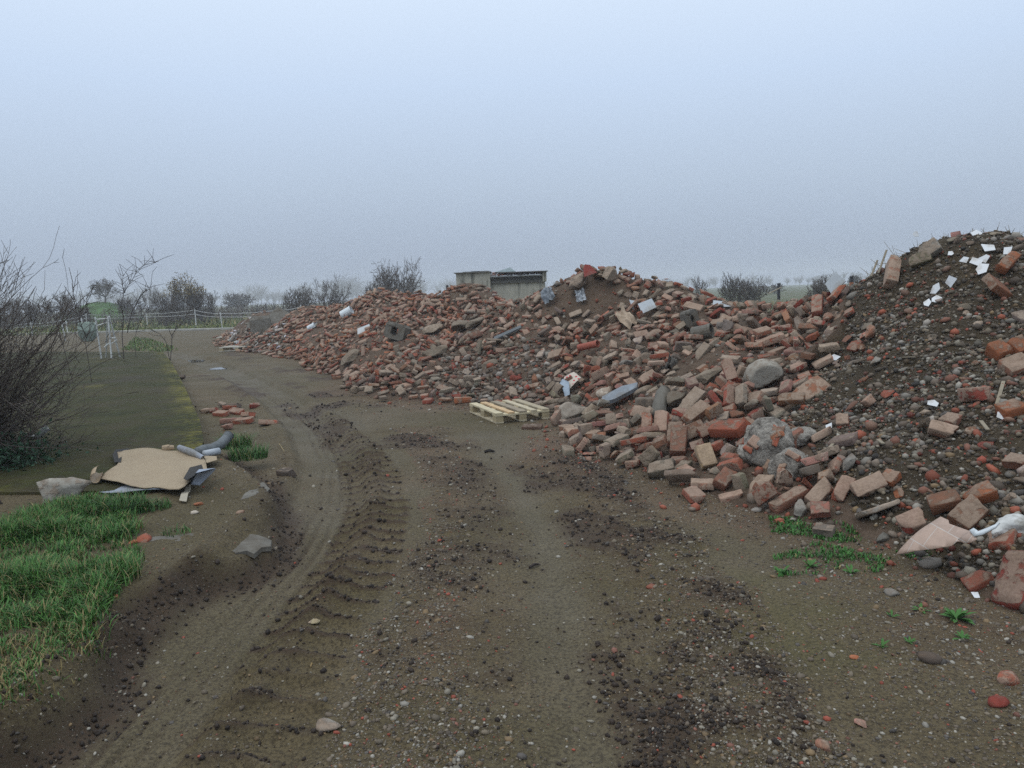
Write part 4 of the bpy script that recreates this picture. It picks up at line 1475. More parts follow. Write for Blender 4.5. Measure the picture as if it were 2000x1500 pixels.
507,837,205,0,-1,-43,6,
23,1326,67,1,11,-43,5,
322,870,95,9,-6,25,3,
218,1360,163,17,53,-4,3,
118,1072,42,-24,8,53,3,
-333,2246,148,-9,59,-13,0,
-290,1854,111,25,2,-12,6,
279,888,76,-5,2,46,2,
336,655,83,-5,8,53,7,
-256,1831,107,-8,13,-19,0,
-696,2604,113,2,9,-41,0,
-479,2171,79,-44,-7,-27,5,
-239,1361,30,0,-12,6,3,
-287,1524,26,33,-9,-15,2,
377,998,112,10,3,-37,2,
-274,1366,15,-7,57,-23,0,
375,883,129,13,1,31,4,
-155,1389,47,50,-2,-3,0,
-407,2253,126,-3,8,-52,0,
-434,2249,113,57,-11,-1,0,
70,1392,115,-11,-7,41,3,
72,1319,83,7,49,-8,2,
-281,1841,100,0,2,24,0,
29,1244,41,57,6,23,3,
17,1546,139,-3,8,51,3,
174,1242,90,1,-7,4,3,
-299,1376,4,0,-1,-1,0,
313,677,73,-7,8,49,7,
153,1126,60,46,-6,-9,6,
252,1100,93,0,7,-54,4,
349,884,102,10,3,36,3,
-109,1692,107,-20,-54,-12,2,
395,977,138,-46,-9,31,4,
-232,1343,29,15,6,25,1,
59,1077,16,49,-3,6,2,
-158,1734,88,26,4,-55,1,
206,904,52,5,-8,-4,0,
-381,1696,26,58,-9,11,1,
-256,1642,61,12,-54,-8,0,
-184,1415,52,-4,18,12,0,
169,1101,65,9,4,-46,3,
-518,2395,137,-2,58,0,5,
375,659,103,6,6,-33,7,
-625,2193,14,6,-14,5,1,
380,1091,117,-55,-2,30,6,
-628,2256,33,0,-10,9,0,
106,1183,46,9,4,-25,0,
-322,2323,171,-2,-1,42,0,
-358,2260,147,11,-6,36,5,
255,830,57,6,-4,-6,6,
-203,1894,142,-28,2,44,0,
94,710,6,-30,1,-43,4,
33,1439,119,49,-6,34,0,
-180,1425,57,-43,-6,-18,0,
-1020,2805,15,-10,-2,3,0,
323,1143,113,13,4,-1,1,
-727,2355,21,53,-1,23,1,
-14,1432,103,7,-7,25,3,
454,617,108,-3,-53,-34,7,
-320,1925,111,-25,4,-54,1,
-378,1834,62,3,8,-40,3,
-135,1764,113,34,5,7,1,
-291,1414,15,-26,4,-45,0,
-15,1158,14,52,-7,17,6,
294,1333,164,3,5,5,2,
143,978,48,-14,-4,-4,1,
-628,2284,46,1,0,1,0,
153,1119,51,-11,-15,28,3,
-141,1356,42,-57,13,-19,2,
270,958,85,0,-4,-40,1,
-245,1948,141,8,7,24,1,
-214,1921,143,-51,11,-26,0,
-311,1864,101,-20,13,50,3,
-211,1732,92,-3,49,-6,2,
399,956,144,-11,1,-10,6,
-277,1434,22,-54,-7,-25,0,
-156,1456,64,-2,-11,-51,0,
-977,2683,12,0,3,-36,5,
-110,1207,15,14,3,-15,0,
-82,1467,79,30,7,-53,0,
-704,2525,80,10,-9,3,0,
365,1166,121,-6,1,14,0,
-768,2396,10,0,2,-48,1,
-22,1413,87,57,-4,-19,1,
398,1081,133,-30,-3,17,3,
-45,1615,125,-24,6,-33,3,
-199,1599,69,27,3,-49,1,
303,719,68,-55,-8,-13,7,
-276,1786,90,-11,-4,19,1,
-370,2162,120,-1,-43,-29,0,
149,1324,112,16,2,-21,6,
-347,1608,12,-14,-5,33,2,
365,927,113,-10,1,45,3,
-97,1812,135,10,0,-13,5,
-116,1308,27,2,4,-22,3,
432,658,116,-1,9,-45,7,
167,1419,187,50,1,-10,1,
266,1404,179,1,-8,-47,5,
-763,2544,68,-51,-4,9,0,
141,727,15,-17,0,-35,6,
-372,2181,124,3,36,-4,0,
-1020,2929,54,3,-22,19,0,
-877,2978,104,53,-3,27,0,
-86,1493,81,2,47,9,0,
-141,1739,103,-4,-5,54,0,
-179,1313,28,-4,-1,-8,3,
-80,1437,73,-35,-6,23,1,
-491,2339,133,-4,10,-54,5,
-580,2318,85,38,2,23,5,
8,1234,28,-6,-2,43,1,
-25,1504,110,17,-5,-3,0,
-280,2198,143,5,3,-16,1,
-180,1230,11,4,-2,-14,0,
90,998,23,-20,9,15,3,
-481,2415,156,-2,-10,32,0,
-9,1763,142,2,6,-7,0,
-228,1834,112,-5,-5,29,1,
-388,1896,79,9,-8,19,2,
-200,1842,125,-3,-52,32,5,
-227,1754,96,-5,-4,-43,0,
-423,1712,9,7,-5,-30,0,
111,1148,36,-9,-4,34,2,
-183,1761,99,25,9,-6,0,
-183,1809,116,-55,20,6,3,
-300,1618,47,-18,-24,-43,6,
143,795,13,-2,-4,17,1,
115,1293,79,-45,22,10,2,
413,695,127,0,9,-44,7,
-880,2572,21,20,-11,21,0,
-204,1517,54,-5,-3,23,0,
-95,1355,46,1,46,28,3,
242,928,73,35,-5,-7,4,
-294,1652,60,-28,0,-11,3,
27,1229,33,10,-9,3,6,
-794,2503,41,30,-7,-18,1,
-248,1499,43,17,-13,17,3,
250,1252,128,1,1,-50,0,
-207,1777,104,-7,8,-18,0,
-185,1670,73,32,3,15,1,
472,669,133,-9,0,49,7,
-117,1884,160,-6,-53,-25,5,
138,1479,196,4,-8,-48,1,
120,1169,52,-2,-54,13,2,
-642,2180,9,-60,-9,-10,5,
201,832,49,13,-6,-11,3,
358,1228,128,17,3,11,5,
271,1152,99,-2,-4,26,2,
310,836,79,8,-3,4,2,
-291,1670,66,-1,-8,-52,1,
-35,1814,142,-31,4,-39,0,
-88,1815,130,-4,9,-51,0,
-567,2237,56,18,58,13,0,
-236,2298,164,59,-6,-9,0,
-728,2356,12,-9,5,41,3,
-116,1558,79,14,10,-53,0,
-583,2237,43,-11,-8,16,0,
-974,2857,36,7,-3,-6,0,
-154,1493,70,47,11,-2,1,
-221,1810,108,57,-6,19,0,
379,739,117,13,2,-32,7,
86,1257,67,-17,-7,3,6,
212,709,32,3,-5,-6,2,
371,744,110,-9,-11,14,7,
-115,1828,138,-25,-4,19,0,
326,765,76,10,57,23,7,
14,1298,57,2,51,20,1,
269,866,74,39,-1,-13,2,
35,1255,48,-5,6,-60,4,
191,1420,188,8,0,1,4,
-349,1686,34,-1,-9,5,1,
353,1258,131,10,1,24,5,
395,989,131,-14,5,46,3,
410,735,138,-54,-9,-5,7,
-10,1308,49,23,-7,29,5,
422,1048,133,31,11,44,6,
-15,1267,34,-43,24,17,4,
-364,2334,162,46,-2,17,0,
323,1287,140,-9,3,-38,0,
-622,2537,122,31,8,-46,0,
-605,2475,112,31,-9,7,1,
-969,2963,81,3,12,-28,1,
-89,1747,124,-3,2,59,1,
288,794,74,-6,-1,37,7,
-450,1807,20,15,41,-7,0,
-899,2961,88,-17,-13,32,0,
-386,1706,31,-9,8,36,1,
122,678,9,-4,-5,-57,3,
351,1280,136,-7,5,15,1,
-510,2310,115,36,-4,2,1,
-942,2987,97,-12,-3,48,5,
454,723,156,-11,20,16,7,
-570,2315,83,-24,-5,16,0,
-437,2330,139,-19,-8,26,1,
-258,1740,81,8,47,-13,1,
-685,2268,20,4,-6,5,1,
-475,1908,26,0,8,-30,5,
61,915,3,0,0,-9,2,
-16,1615,133,0,1,-53,0,
-484,1863,11,39,4,7,2,
265,1234,126,-36,-3,34,3,
-255,1310,8,-57,-3,-10,0,
-445,1920,49,-3,-5,-57,5,
213,1317,133,12,6,-23,1,
-646,2289,33,44,-11,31,1,
84,1343,94,-10,-8,42,0,
-731,2545,80,-17,-10,15,0,
48,1381,101,8,-7,2,2,
166,1330,116,24,49,3,1,
-207,1609,62,1,8,-52,0,
-395,1730,32,-1,-1,-14,5,
334,748,81,-55,-9,-13,6,
-240,1325,22,3,58,0,0,
-765,2476,38,43,-14,2,5,
-732,2487,57,21,6,-5,1,
119,1105,38,-24,7,-56,5,
-553,2086,13,-15,56,-18,0,
-294,1535,21,-7,2,-44,1,
-158,1947,169,-1,-59,3,3,
-668,2585,118,33,-7,12,0,
-146,1789,121,-55,0,-15,3,
-423,1735,13,-6,16,-59,1,
264,823,62,-34,-48,7,7,
-288,1364,8,30,4,-52,2,
102,698,8,12,1,-38,3,
-15,1322,56,53,-9,-10,6,
148,1090,46,-12,8,3,2,
-29,1369,78,-5,-58,6,0,
-516,1945,10,-30,5,-54,5,
-8,1286,38,5,-6,0,3,
-51,1655,120,-4,-58,7,0,
-421,2189,98,-6,-57,4,1,
282,781,61,-21,4,-43,6,
-157,1364,39,2,-4,9,0,
27,1368,92,-9,-54,-10,1,
-40,1662,129,9,-53,-25,0,
350,1059,114,19,25,4,2,
238,1113,95,7,5,-26,5,
-275,1918,119,-46,-3,33,0,
-431,2160,80,-10,9,-43,0,
136,1472,192,52,-5,-18,3,
-772,2607,87,-24,0,32,0,
-412,1895,61,-9,0,36,0,
-423,2283,131,-8,-5,33,3,
85,883,9,-1,4,54,5,
-329,2225,142,-6,6,-60,1,
-110,1321,32,-31,-4,37,4,
-1014,2880,36,9,59,1,5,
-649,2582,120,-5,20,-25,5,
-607,2399,80,6,-9,1,0,
-169,1820,121,35,-4,-36,1,
268,1365,170,0,1,-13,0,
-358,1919,88,9,-9,2,0,
-695,2381,38,6,1,17,0,
411,1074,135,-9,43,-27,5,
-60,1381,62,-11,5,-38,1,
479,751,177,36,-8,8,7,
-20,1684,139,0,3,-25,0,
362,1039,116,-19,-5,7,0,
-271,1662,64,-32,-4,28,0,
-173,1837,125,-58,-7,-23,3,
22,1146,18,20,-13,3,4,
-151,1427,53,-47,-2,29,2,
-560,2435,126,-39,0,-32,0,
-858,2618,53,-2,12,-52,0,
-435,2193,91,-6,3,-57,0,
236,1078,87,32,49,3,0,
-879,2618,42,6,-1,-22,0,
-523,2178,63,5,-3,27,0,
-42,1150,10,32,-1,5,4,
-927,2955,78,12,0,-15,1,
522,731,172,-5,5,-46,7,
-213,1267,11,4,1,-21,2,
265,940,81,4,8,-8,2,
3,1324,55,-60,-10,13,3,
-316,2235,142,-2,-8,24,0,
-42,1258,26,-34,1,50,4,
-48,1407,73,-14,8,-37,1,
234,1147,89,1,7,-46,1,
190,1131,74,60,5,-5,2,
-398,2275,138,12,-7,11,5,
393,893,134,-9,-13,14,4,
-420,1860,50,6,-46,-12,2,
-247,1866,121,-9,60,8,3,
-327,1975,112,-46,9,29,0,
232,961,72,-3,-6,15,2,
382,1060,129,-15,-1,-9,0,
-322,1855,87,6,-9,-18,5,
408,1110,132,54,-2,8,5,
-112,1710,115,29,-5,-39,3,
-51,1921,172,9,-7,60,2,
210,1412,192,-3,5,-46,1,
365,793,104,-5,-14,8,6,
-137,1657,84,-53,2,14,5,
328,1083,108,4,-5,57,0,
-228,1885,129,12,-50,-18,3,
514,762,186,0,-52,-29,7,
-655,2199,9,2,-52,16,0,
-673,2480,80,5,5,-34,0,
213,1144,85,-9,1,-21,2,
-938,2581,3,0,-60,-20,3,
-346,1994,102,-6,11,-46,0,
335,906,97,2,-21,-55,3,
-151,1901,158,-55,-3,6,3,
-414,2310,143,-1,-19,18,5,
-458,2207,95,-38,0,-2,3,
-617,2220,26,-5,-16,21,0,
-637,2482,99,1,-55,-19,1,
-527,2012,14,-1,51,1,3,
474,795,194,6,-6,-1,7,
-58,1402,67,-16,52,20,6,
157,1158,67,1,6,10,2,
-164,1440,51,-11,1,-32,0,
-219,1738,87,-41,1,23,0,
80,1395,120,11,7,-19,4,
14,1447,117,-33,-12,16,5,
-958,2978,85,-13,-1,53,0,
-480,2277,114,-56,4,14,0,
154,1452,196,8,-1,13,0,
-535,2265,84,4,-5,14,0,
-285,1900,117,16,4,-29,1,
332,1132,120,-14,-19,-2,2,
-65,1298,37,-10,-34,13,4,
-304,1780,80,-9,34,16,2,
146,820,26,38,46,6,2,
159,867,29,1,-3,37,6,
162,761,19,27,6,52,4,
356,1012,106,31,23,1,6,
-34,1176,15,9,-2,22,2,
-277,2326,174,3,0,7,0,
364,951,111,26,49,-9,2,
-664,2286,32,-6,-3,-60,5,
215,813,50,41,8,5,2,
103,806,11,51,-1,-5,0,
204,816,44,-7,-7,57,2,
-197,1458,46,3,-54,14,0,
280,1157,108,0,9,19,3,
242,1166,99,-4,2,-21,2,
-140,1774,111,25,55,5,0,
-79,1780,127,6,1,-16,0,
-267,1760,84,3,8,-26,0,
-336,1748,62,-18,53,1,0,
-122,1248,17,-15,59,3,6,
-502,1876,9,1,10,48,1,
-243,1456,35,-8,1,2,0,
17,1358,84,-9,-54,12,2,
-1058,3000,48,14,2,-30,0,
-592,2287,60,1,0,-54,0,
-448,2444,174,-7,55,-8,3,
-185,1776,108,-3,58,1,0,
-421,2329,151,-10,-9,14,0,
36,1475,138,39,8,-36,1,
-345,2347,175,-9,10,43,0,
301,950,92,-29,2,-39,3,
-786,2535,53,-11,6,18,0,
-737,2551,80,-17,-10,15,0,
-128,1688,88,-15,-21,-51,2,
-252,1785,97,2,0,53,0,
-1003,2918,50,-18,8,54,5,
-344,1944,96,47,2,-30,1,
-162,1788,112,-50,-2,7,6,
-234,1721,70,-1,-6,26,1,
-409,1759,28,0,9,-51,0,
-247,1794,106,-13,2,51,0,
311,866,80,5,-4,-8,4,
-2,1508,123,36,10,-43,0,
388,974,123,7,12,-53,2,
83,1001,17,1,13,-1,3,
-440,2373,155,-10,-59,1,0,
10,1505,129,-6,-16,17,1,
-225,1494,43,1,-10,-47,0,
-161,1744,96,5,-3,3,5,
-542,2052,15,-4,0,6,0,
-1094,3066,45,-15,55,-17,0,
-334,1797,68,5,59,2,0,
-428,1759,15,-57,1,-2,3,
-39,1139,8,2,-1,0,4,
-68,1817,144,-4,-6,36,3,
155,1040,54,-5,4,9,2,
-1183,3371,64,2,-13,4,5,
-454,1775,11,40,5,39,0,
-200,1814,115,-1,8,-59,6,
97,1143,30,-38,-3,36,4,
-281,1820,95,-27,2,13,0,
-428,2444,180,-25,24,14,5,
-462,2398,151,-8,-5,32,0,
-408,2413,176,0,53,-33,0,
150,1109,51,-5,-12,20,6,
-566,2383,95,-7,8,55,0,
-576,2074,7,-16,0,54,0,
-304,2246,154,55,9,-18,1,
-54,1905,167,-53,-1,16,2,
-865,2586,35,-15,-6,25,1,
-795,2630,82,-1,49,8,0,
-37,1266,29,29,-5,20,4,
-619,2292,53,-1,-1,-8,2,
-159,1856,135,-12,-10,39,0,
-907,2599,19,-24,8,-37,0,
-147,1530,65,24,-38,3,5,
209,1409,182,-4,-51,-16,2,
-720,2677,128,8,6,-55,0,
-182,1237,17,1,4,-47,3,
-578,2102,12,10,-54,-4,0,
-675,2674,140,-6,-4,45,1,
-131,1593,79,24,-46,-17,2,
-126,1273,22,-3,1,-57,5,
-506,2023,33,34,13,20,2,
6,1468,121,-37,0,18,3,
-788,2404,9,-12,60,-12,5,
79,1285,67,-7,-5,55,1,
265,911,79,1,-10,-58,6,
-217,1452,38,41,-2,31,3,
-278,1579,39,26,-6,38,4,
-439,2460,178,-8,-1,58,0,
-515,2489,151,-52,0,25,5,
242,1021,82,-59,-6,0,3,
209,1067,78,-3,-59,24,2,
-454,2265,113,-3,4,-5,1,
164,1002,54,11,1,-14,5,
-180,1465,62,-9,3,-57,3,
-333,1668,38,-6,-5,21,6,
-937,2643,17,-11,-17,17,0,
-432,1844,41,-2,-9,9,0,
116,1080,34,25,-12,-9,2,
282,1241,128,-5,1,58,2,
155,1262,86,3,-7,-2,3,
80,1269,65,-25,11,7,2,
-148,1475,67,-6,-2,12,3,
30,1270,48,-4,2,-16,2,
-438,1727,8,0,14,58,2,
-109,1823,132,-26,-10,17,5,
-171,1568,65,-2,18,9,0,
321,903,89,3,-52,7,6,
-752,2695,122,-10,5,-46,1,
111,1070,28,4,-8,-11,4,
-449,2484,181,48,1,41,0,
219,934,65,17,2,-32,6,
-233,1898,133,26,15,-46,0,
192,1340,132,-6,12,-55,6,
-245,1555,44,-10,48,13,1,
-230,1282,15,-7,1,-6,1,
-77,1302,32,10,3,-27,5,
70,1053,10,16,3,-42,3,
13,1307,52,-10,0,44,1,
0,1496,124,8,16,-40,3,
-198,1831,112,0,-8,25,5,
110,1281,74,-36,-6,26,2,
319,1122,114,-7,16,45,6,
117,1310,88,-43,15,-26,1,
329,1213,129,5,7,20,0,
-577,2481,127,35,10,-40,0,
-268,1561,33,-9,12,-41,1,
-535,2176,58,-5,5,-29,0,
226,1047,85,18,1,3,3,
-80,1640,90,-6,54,-10,4,
-1013,2982,79,-59,4,-17,0,
11,1290,46,-8,4,53,3,
221,1307,139,6,-2,1,1,
-636,2527,109,-52,-5,-17,1,
-464,1931,46,17,-59,-13,2,
188,875,40,7,-4,-16,0,
-140,1602,76,-48,14,-7,0,
-299,1577,25,-4,-12,24,0,
-130,1605,81,40,11,-9,0,
-248,1926,132,-8,2,-20,0,
106,1326,86,49,6,-22,1,
239,1094,93,-6,-5,-23,2,
-561,2309,83,-9,-2,17,1,
-740,2471,48,37,3,25,0,
-955,3037,109,-2,-2,26,0,
-297,1849,96,55,-3,-29,1,
-225,1602,54,-10,2,35,0,
306,564,61,2,-7,4,7,
-703,2491,61,-7,8,-60,0,
-60,1334,40,42,-6,7,1,
82,1309,82,14,-7,7,2,
-186,1952,158,0,-2,-9,0,
-968,3057,120,9,29,-10,0,
-132,1614,85,-37,6,43,1,
374,1068,116,-51,12,-12,2,
83,1316,76,7,-4,4,3,
-33,1345,51,8,6,-28,5,
-697,2651,130,-53,0,-10,3,
168,1119,61,-10,-59,-10,2,
208,888,50,-3,8,56,0,
-37,1229,24,-1,-11,-58,4,
133,1316,101,9,-5,25,3,
-1229,3294,22,-3,-19,18,0,
138,1344,109,-26,-24,11,4,
-220,1299,19,2,6,7,2,
-693,2522,91,-5,-52,-20,0,
-214,1845,117,-11,7,-24,2,
-277,2285,165,8,-4,-4,0,
-384,2333,165,-2,-1,-58,2,
-470,2258,102,-3,52,11,0,
176,1347,129,-13,-54,-20,4,
-413,2386,172,7,6,37,5,
-513,2253,88,7,2,-10,0,
-441,1853,41,-13,-16,1,1,
-331,2291,156,0,8,-46,0,
186,730,27,40,28,-11,4,
-731,2528,66,32,-9,20,0,
4,1642,140,5,11,-30,1,
-839,2496,10,-2,-2,-49,0,
-661,2341,53,33,-17,-18,5,
-461,1940,41,-13,57,-6,0,
-467,1856,16,-9,-15,-4,1,
229,687,35,30,54,5,7,
185,1203,90,8,4,-4,6,
280,1346,169,0,1,-33,4,
-420,1878,53,-29,19,4,5,
-241,1764,94,9,6,-9,3,
-105,1367,49,1,5,-31,4,
-710,2562,95,10,-11,15,0,
2,1345,71,6,-12,15,2,
-357,2428,178,0,4,0,5,
-34,1891,164,56,6,-20,2,
-72,1669,110,6,15,1,0,
-568,2274,63,56,0,-21,0,
154,1342,112,13,7,-23,3,
179,1211,87,-6,1,48,6,
-665,2459,78,7,-54,6,6,
-952,3055,117,2,0,-34,3,
162,947,44,3,12,-30,2,
110,1352,96,5,-11,17,2,
-136,1721,103,-2,-10,58,2,
-50,1355,50,54,0,-12,2,
-267,2205,145,2,-12,50,3,
-141,1945,179,-4,51,34,1,
-56,1731,128,-44,2,5,2,
111,1161,45,8,4,8,2,
219,1135,90,-14,-4,-43,4,
-531,1961,7,30,0,44,0,
313,1330,156,-1,-10,-60,2,
-51,1680,122,27,-21,-9,5,
-446,2183,82,49,-6,-3,1,
-832,2571,47,9,-2,0,0,
-259,1369,23,-10,3,-21,5,
-177,1354,37,2,7,11,2,
74,769,6,31,1,-46,4,
-1419,3696,3,0,0,26,0,
219,953,66,-9,2,40,2,
-101,1705,99,-54,9,-27,0,
-544,2184,47,3,1,17,3,
-576,2392,104,30,49,8,3,
-452,2355,144,-18,50,12,0,
-125,1705,98,-20,-5,54,0,
-394,2020,81,-46,-3,-40,0,
325,1141,119,-12,5,-50,2,
-56,1379,67,-7,50,31,2,
-463,2010,54,-12,-59,1,0,
122,1179,57,6,-1,38,2,
101,1165,38,10,-3,-10,4,
-885,2586,24,-3,2,14,0,
-198,1398,42,-8,1,-25,5,
-265,1695,64,-32,4,-49,0,
-636,2323,52,-14,9,-52,0,
232,1091,86,-38,0,-8,1,
22,1172,19,30,-5,13,4,
-921,2930,66,-15,-55,-5,0,
334,759,84,47,11,15,7,
-762,2419,18,8,12,-37,5,
-503,1929,17,29,-10,12,1,
-200,1574,61,47,4,19,2,
-185,1345,31,4,2,-21,0,
-285,1757,78,-10,-5,-2,2,
-440,2283,122,-17,-9,42,2,
283,1172,111,5,-58,-16,2,
388,1099,124,-56,13,-6,3,
-437,1962,62,17,-1,-41,1,
205,769,35,53,-2,30,5,
-277,1704,66,-2,13,-41,1,
177,983,66,53,1,-18,2,
-214,1717,80,-37,3,22,1,
-189,1391,48,53,1,-24,2,
179,1428,193,-1,-1,-50,1,
215,1394,175,-4,8,-41,2,
-10,1273,38,-23,-3,-5,6,
-265,1728,79,-44,1,-7,0,
-207,1590,58,3,1,0,2,
-675,2641,131,-3,5,-52,3,
-70,1315,41,34,3,-6,4,
-533,2035,16,0,-7,4,0,
-274,1963,124,-25,-37,1,2,
282,1250,135,27,-31,3,6,
-726,2697,134,-15,-6,6,0,
-456,2058,57,4,5,8,0,
-644,2373,67,-12,59,10,0,
-88,1412,65,-4,-6,-7,2,
40,1447,131,2,-4,36,1,
-21,1210,17,-3,-4,32,2,
-140,1439,53,1,5,-49,4,
-816,2446,5,0,0,-36,5,
-996,2971,79,-50,-12,27,0,
-315,1777,72,-1,-6,-49,2,
331,778,78,1,10,-60,7,
199,1316,130,-19,-60,4,4,
-386,2441,180,2,-1,-52,0,
-1099,2941,13,1,4,6,0,
-979,2987,87,-1,-10,28,0,
-236,1403,31,47,0,31,3,
283,1193,115,1,-7,16,2,
228,922,65,-6,-6,23,4,
-482,1853,3,-4,60,-23,6,
181,643,18,-2,6,55,4,
-340,2320,171,-1,-12,39,3,
-454,2460,170,-4,6,-44,0,
-83,1830,142,5,56,-4,2,
-564,2283,70,4,-56,10,3,
83,1189,42,-12,-8,9,3,
-52,1787,134,9,-56,-19,0,
88,1130,23,6,-22,-48,7,
-359,1737,45,-30,-9,12,5,
-993,3009,95,-8,58,-5,1,
-947,2942,65,-11,-46,-17,6,
-658,2422,64,-34,-10,17,0,
-759,2649,100,0,11,-49,2,
-117,1789,119,2,5,14,0,
-343,2133,110,-48,18,-17,0,
-757,2467,34,2,-4,-48,3,
-122,1916,172,1,59,29,3,
-253,1627,60,-17,4,-57,2,
69,797,4,-1,0,34,2,
343,1202,128,-6,44,13,2,
-48,1243,24,0,6,19,2,
-216,1642,68,-8,4,-11,2,
-403,1750,35,-8,12,-44,5,
191,930,48,10,2,-27,3,
207,835,46,43,6,41,6,
-371,2153,104,-14,-1,0,0,
-557,2482,135,4,7,-43,0,
-12,1709,141,55,1,30,3,
210,1202,101,-2,-55,12,3,
-1080,3060,47,4,-15,1,0,
-201,1415,41,8,57,5,0,
-694,2589,101,5,-8,5,1,
-105,1500,82,34,4,-41,5,
288,941,95,-27,8,23,4,
171,1257,91,7,2,-27,2,
-44,1819,146,2,-9,21,1,
-657,2482,83,0,53,23,0,
-352,2179,127,-23,6,-17,0,
184,666,20,6,4,-38,4,
-374,2382,173,23,2,17,1,
-382,2175,109,4,4,12,0,
-458,2160,78,1,-1,53,0,
122,663,10,-46,-33,5,3,
-456,2144,72,-21,-10,46,3,
-434,1779,16,-51,0,-11,0,
-541,2141,30,10,50,17,0,
-510,2151,54,-44,10,-22,0,
-575,2134,23,-14,-3,-1,0,
-611,2506,113,9,0,6,0,
-64,1516,89,2,-8,-3,5,
-961,3031,113,-3,-1,32,6,
357,1071,116,4,-5,-7,4,
-597,2516,121,14,-54,-20,0,
-654,2632,127,-8,5,-19,1,
-28,1490,110,7,12,55,2,
191,1446,199,7,3,-57,0,
-485,2389,146,51,-6,30,5,
-157,1835,131,-10,-51,10,1,
-335,1811,73,-9,-4,-49,1,
-131,1523,75,-18,3,52,5,
-233,1730,85,-54,13,-1,3,
-133,1700,90,-2,-11,-52,2,
-101,1398,54,8,2,-13,4,
388,1001,129,-22,7,-47,2,
-252,1513,38,-33,43,-8,5,
-396,1808,46,-3,-10,-7,1,
-428,2206,100,5,-1,3,0,
-708,2347,22,2,52,-14,1,
-219,1523,49,-57,11,-7,5,
-536,2186,52,-3,-1,-46,0,
101,848,13,-2,3,16,1,
-193,1457,53,6,2,47,0,
250,1275,138,-6,-53,14,2,
-327,1830,79,10,-3,-10,1,
-621,2164,5,0,-3,15,0,
-21,1138,8,0,3,-34,4,
-419,2429,183,4,-15,27,1,
-722,2400,28,-2,39,8,2,
-982,2914,62,3,-4,10,2,
-104,1866,155,-5,-8,33,5,
-54,1281,31,-32,-8,2,4,
-458,2220,97,-18,-20,15,0,
-38,1770,136,7,9,-49,3,
298,1165,123,24,59,-6,7,
-176,1876,139,-14,6,-57,0,
-20,1555,129,-10,-2,45,5,
-853,2499,4,60,-1,26,0,
-1189,3143,13,-8,3,29,0,
11,1148,12,-3,-3,35,4,
302,817,76,4,-14,0,4,
-275,2246,155,11,-58,-10,3,
-705,2435,52,2,-1,-19,2,
-251,1881,119,0,0,10,0,
-337,1921,89,18,3,-34,2,
-770,2688,112,-11,5,-51,1,
-313,2271,154,6,1,-13,0,
-392,2321,151,0,-18,-45,2,
-773,2554,63,20,9,-16,0,
32,1499,142,5,-4,25,0,
-402,1847,56,5,5,-2,1,
152,734,15,1,-59,1,7,
195,853,41,1,-8,2,4,
-195,1380,39,18,-5,16,6,
134,1150,57,-32,-10,13,6,
161,1318,112,-32,3,-49,2,
-921,2966,84,-13,-5,50,1,
-535,2310,90,-48,20,10,2,
-259,1557,39,-32,9,17,1,
166,1161,71,-1,-4,-52,4,
-1122,2930,3,0,-60,-23,2,
-121,1504,76,-3,-51,18,0,
-806,2570,55,5,0,-43,0,
-744,2664,115,60,-1,14,2,
-1041,2884,23,53,1,29,0,
-971,2965,74,-4,12,-39,1,
-139,1805,123,4,1,56,3,
10,1173,16,3,-3,2,4,
-678,2218,3,0,-60,-2,0,
285,978,90,46,0,28,3,
-36,1858,157,3,5,-7,4,
-344,2212,133,-40,21,16,5,
-979,2929,59,4,2,-14,0,
50,1344,92,-7,50,7,2,
140,1008,42,21,12,-48,3,
-317,1918,100,8,54,-13,0,
-427,2305,130,-9,1,47,0,
-611,2265,47,0,1,-35,0,
-393,1895,71,-9,8,-40,1,
-248,1323,13,3,-1,-41,2,
-164,1604,68,-26,10,1,1,
117,1116,40,27,51,4,2,
102,870,11,-1,5,51,2,
-420,2325,144,9,9,-47,0,
-361,1806,61,5,-9,1,3,
-568,2195,36,3,-10,6,5,
-82,1901,167,5,5,-15,6,
44,1545,148,-14,9,57,0,
-140,1578,79,-3,11,-57,3,
-408,1920,66,10,0,-51,0,
-892,2606,22,18,-10,21,0,
-576,2204,36,27,50,5,1,
-508,2321,106,8,-5,34,0,
-555,2211,49,-18,9,-59,1,
-677,2274,16,-4,-8,17,0,
-75,1199,11,-30,2,-42,4,
-779,2660,93,-2,10,-58,0,
-276,1415,22,-8,0,16,6,
-198,1584,69,41,25,5,2,
111,1129,35,4,6,6,2,
-476,2241,91,10,-12,2,1,
-47,1634,114,11,2,-7,1,
-496,1914,13,48,-10,22,0,
-53,1868,156,-3,5,-37,3,
273,876,79,12,3,-26,4,
-578,2323,70,6,-6,-3,0,
-245,1542,41,23,-5,8,0,
-723,2514,63,-6,-8,26,5,
-143,1635,80,-39,42,7,5,
-231,1966,152,49,-4,-19,1,
-524,2342,115,2,15,-35,0,
-183,1369,40,-3,8,25,2,
-433,1939,58,28,-17,-18,1,
-820,2480,12,-56,-8,-1,6,
-660,2560,107,-4,-19,0,3,
-793,2697,98,11,-10,-10,0,
-258,1976,137,15,52,-4,1,
-272,1989,135,-16,3,-56,0,
-408,1964,68,-5,7,11,0,
-322,1583,22,2,-49,-29,3,
74,1223,45,-34,54,2,4,
-67,1888,164,6,1,-1,3,
-271,1634,53,0,-10,24,1,
-326,2384,171,10,-7,46,3,
-257,1602,48,-10,-55,5,3,
-393,2382,166,8,-2,50,3,
190,742,26,5,-4,-14,4,
-1163,3063,11,6,8,49,5,
-649,2329,55,30,-10,8,3,
-331,1599,20,15,-3,-16,2,
-189,1343,37,-57,2,-21,3,
-997,3081,116,-3,-6,7,0,
32,1411,110,1,-52,-32,2,
-176,1398,53,2,-12,-28,2,
-1126,3050,20,-25,-5,-18,0,
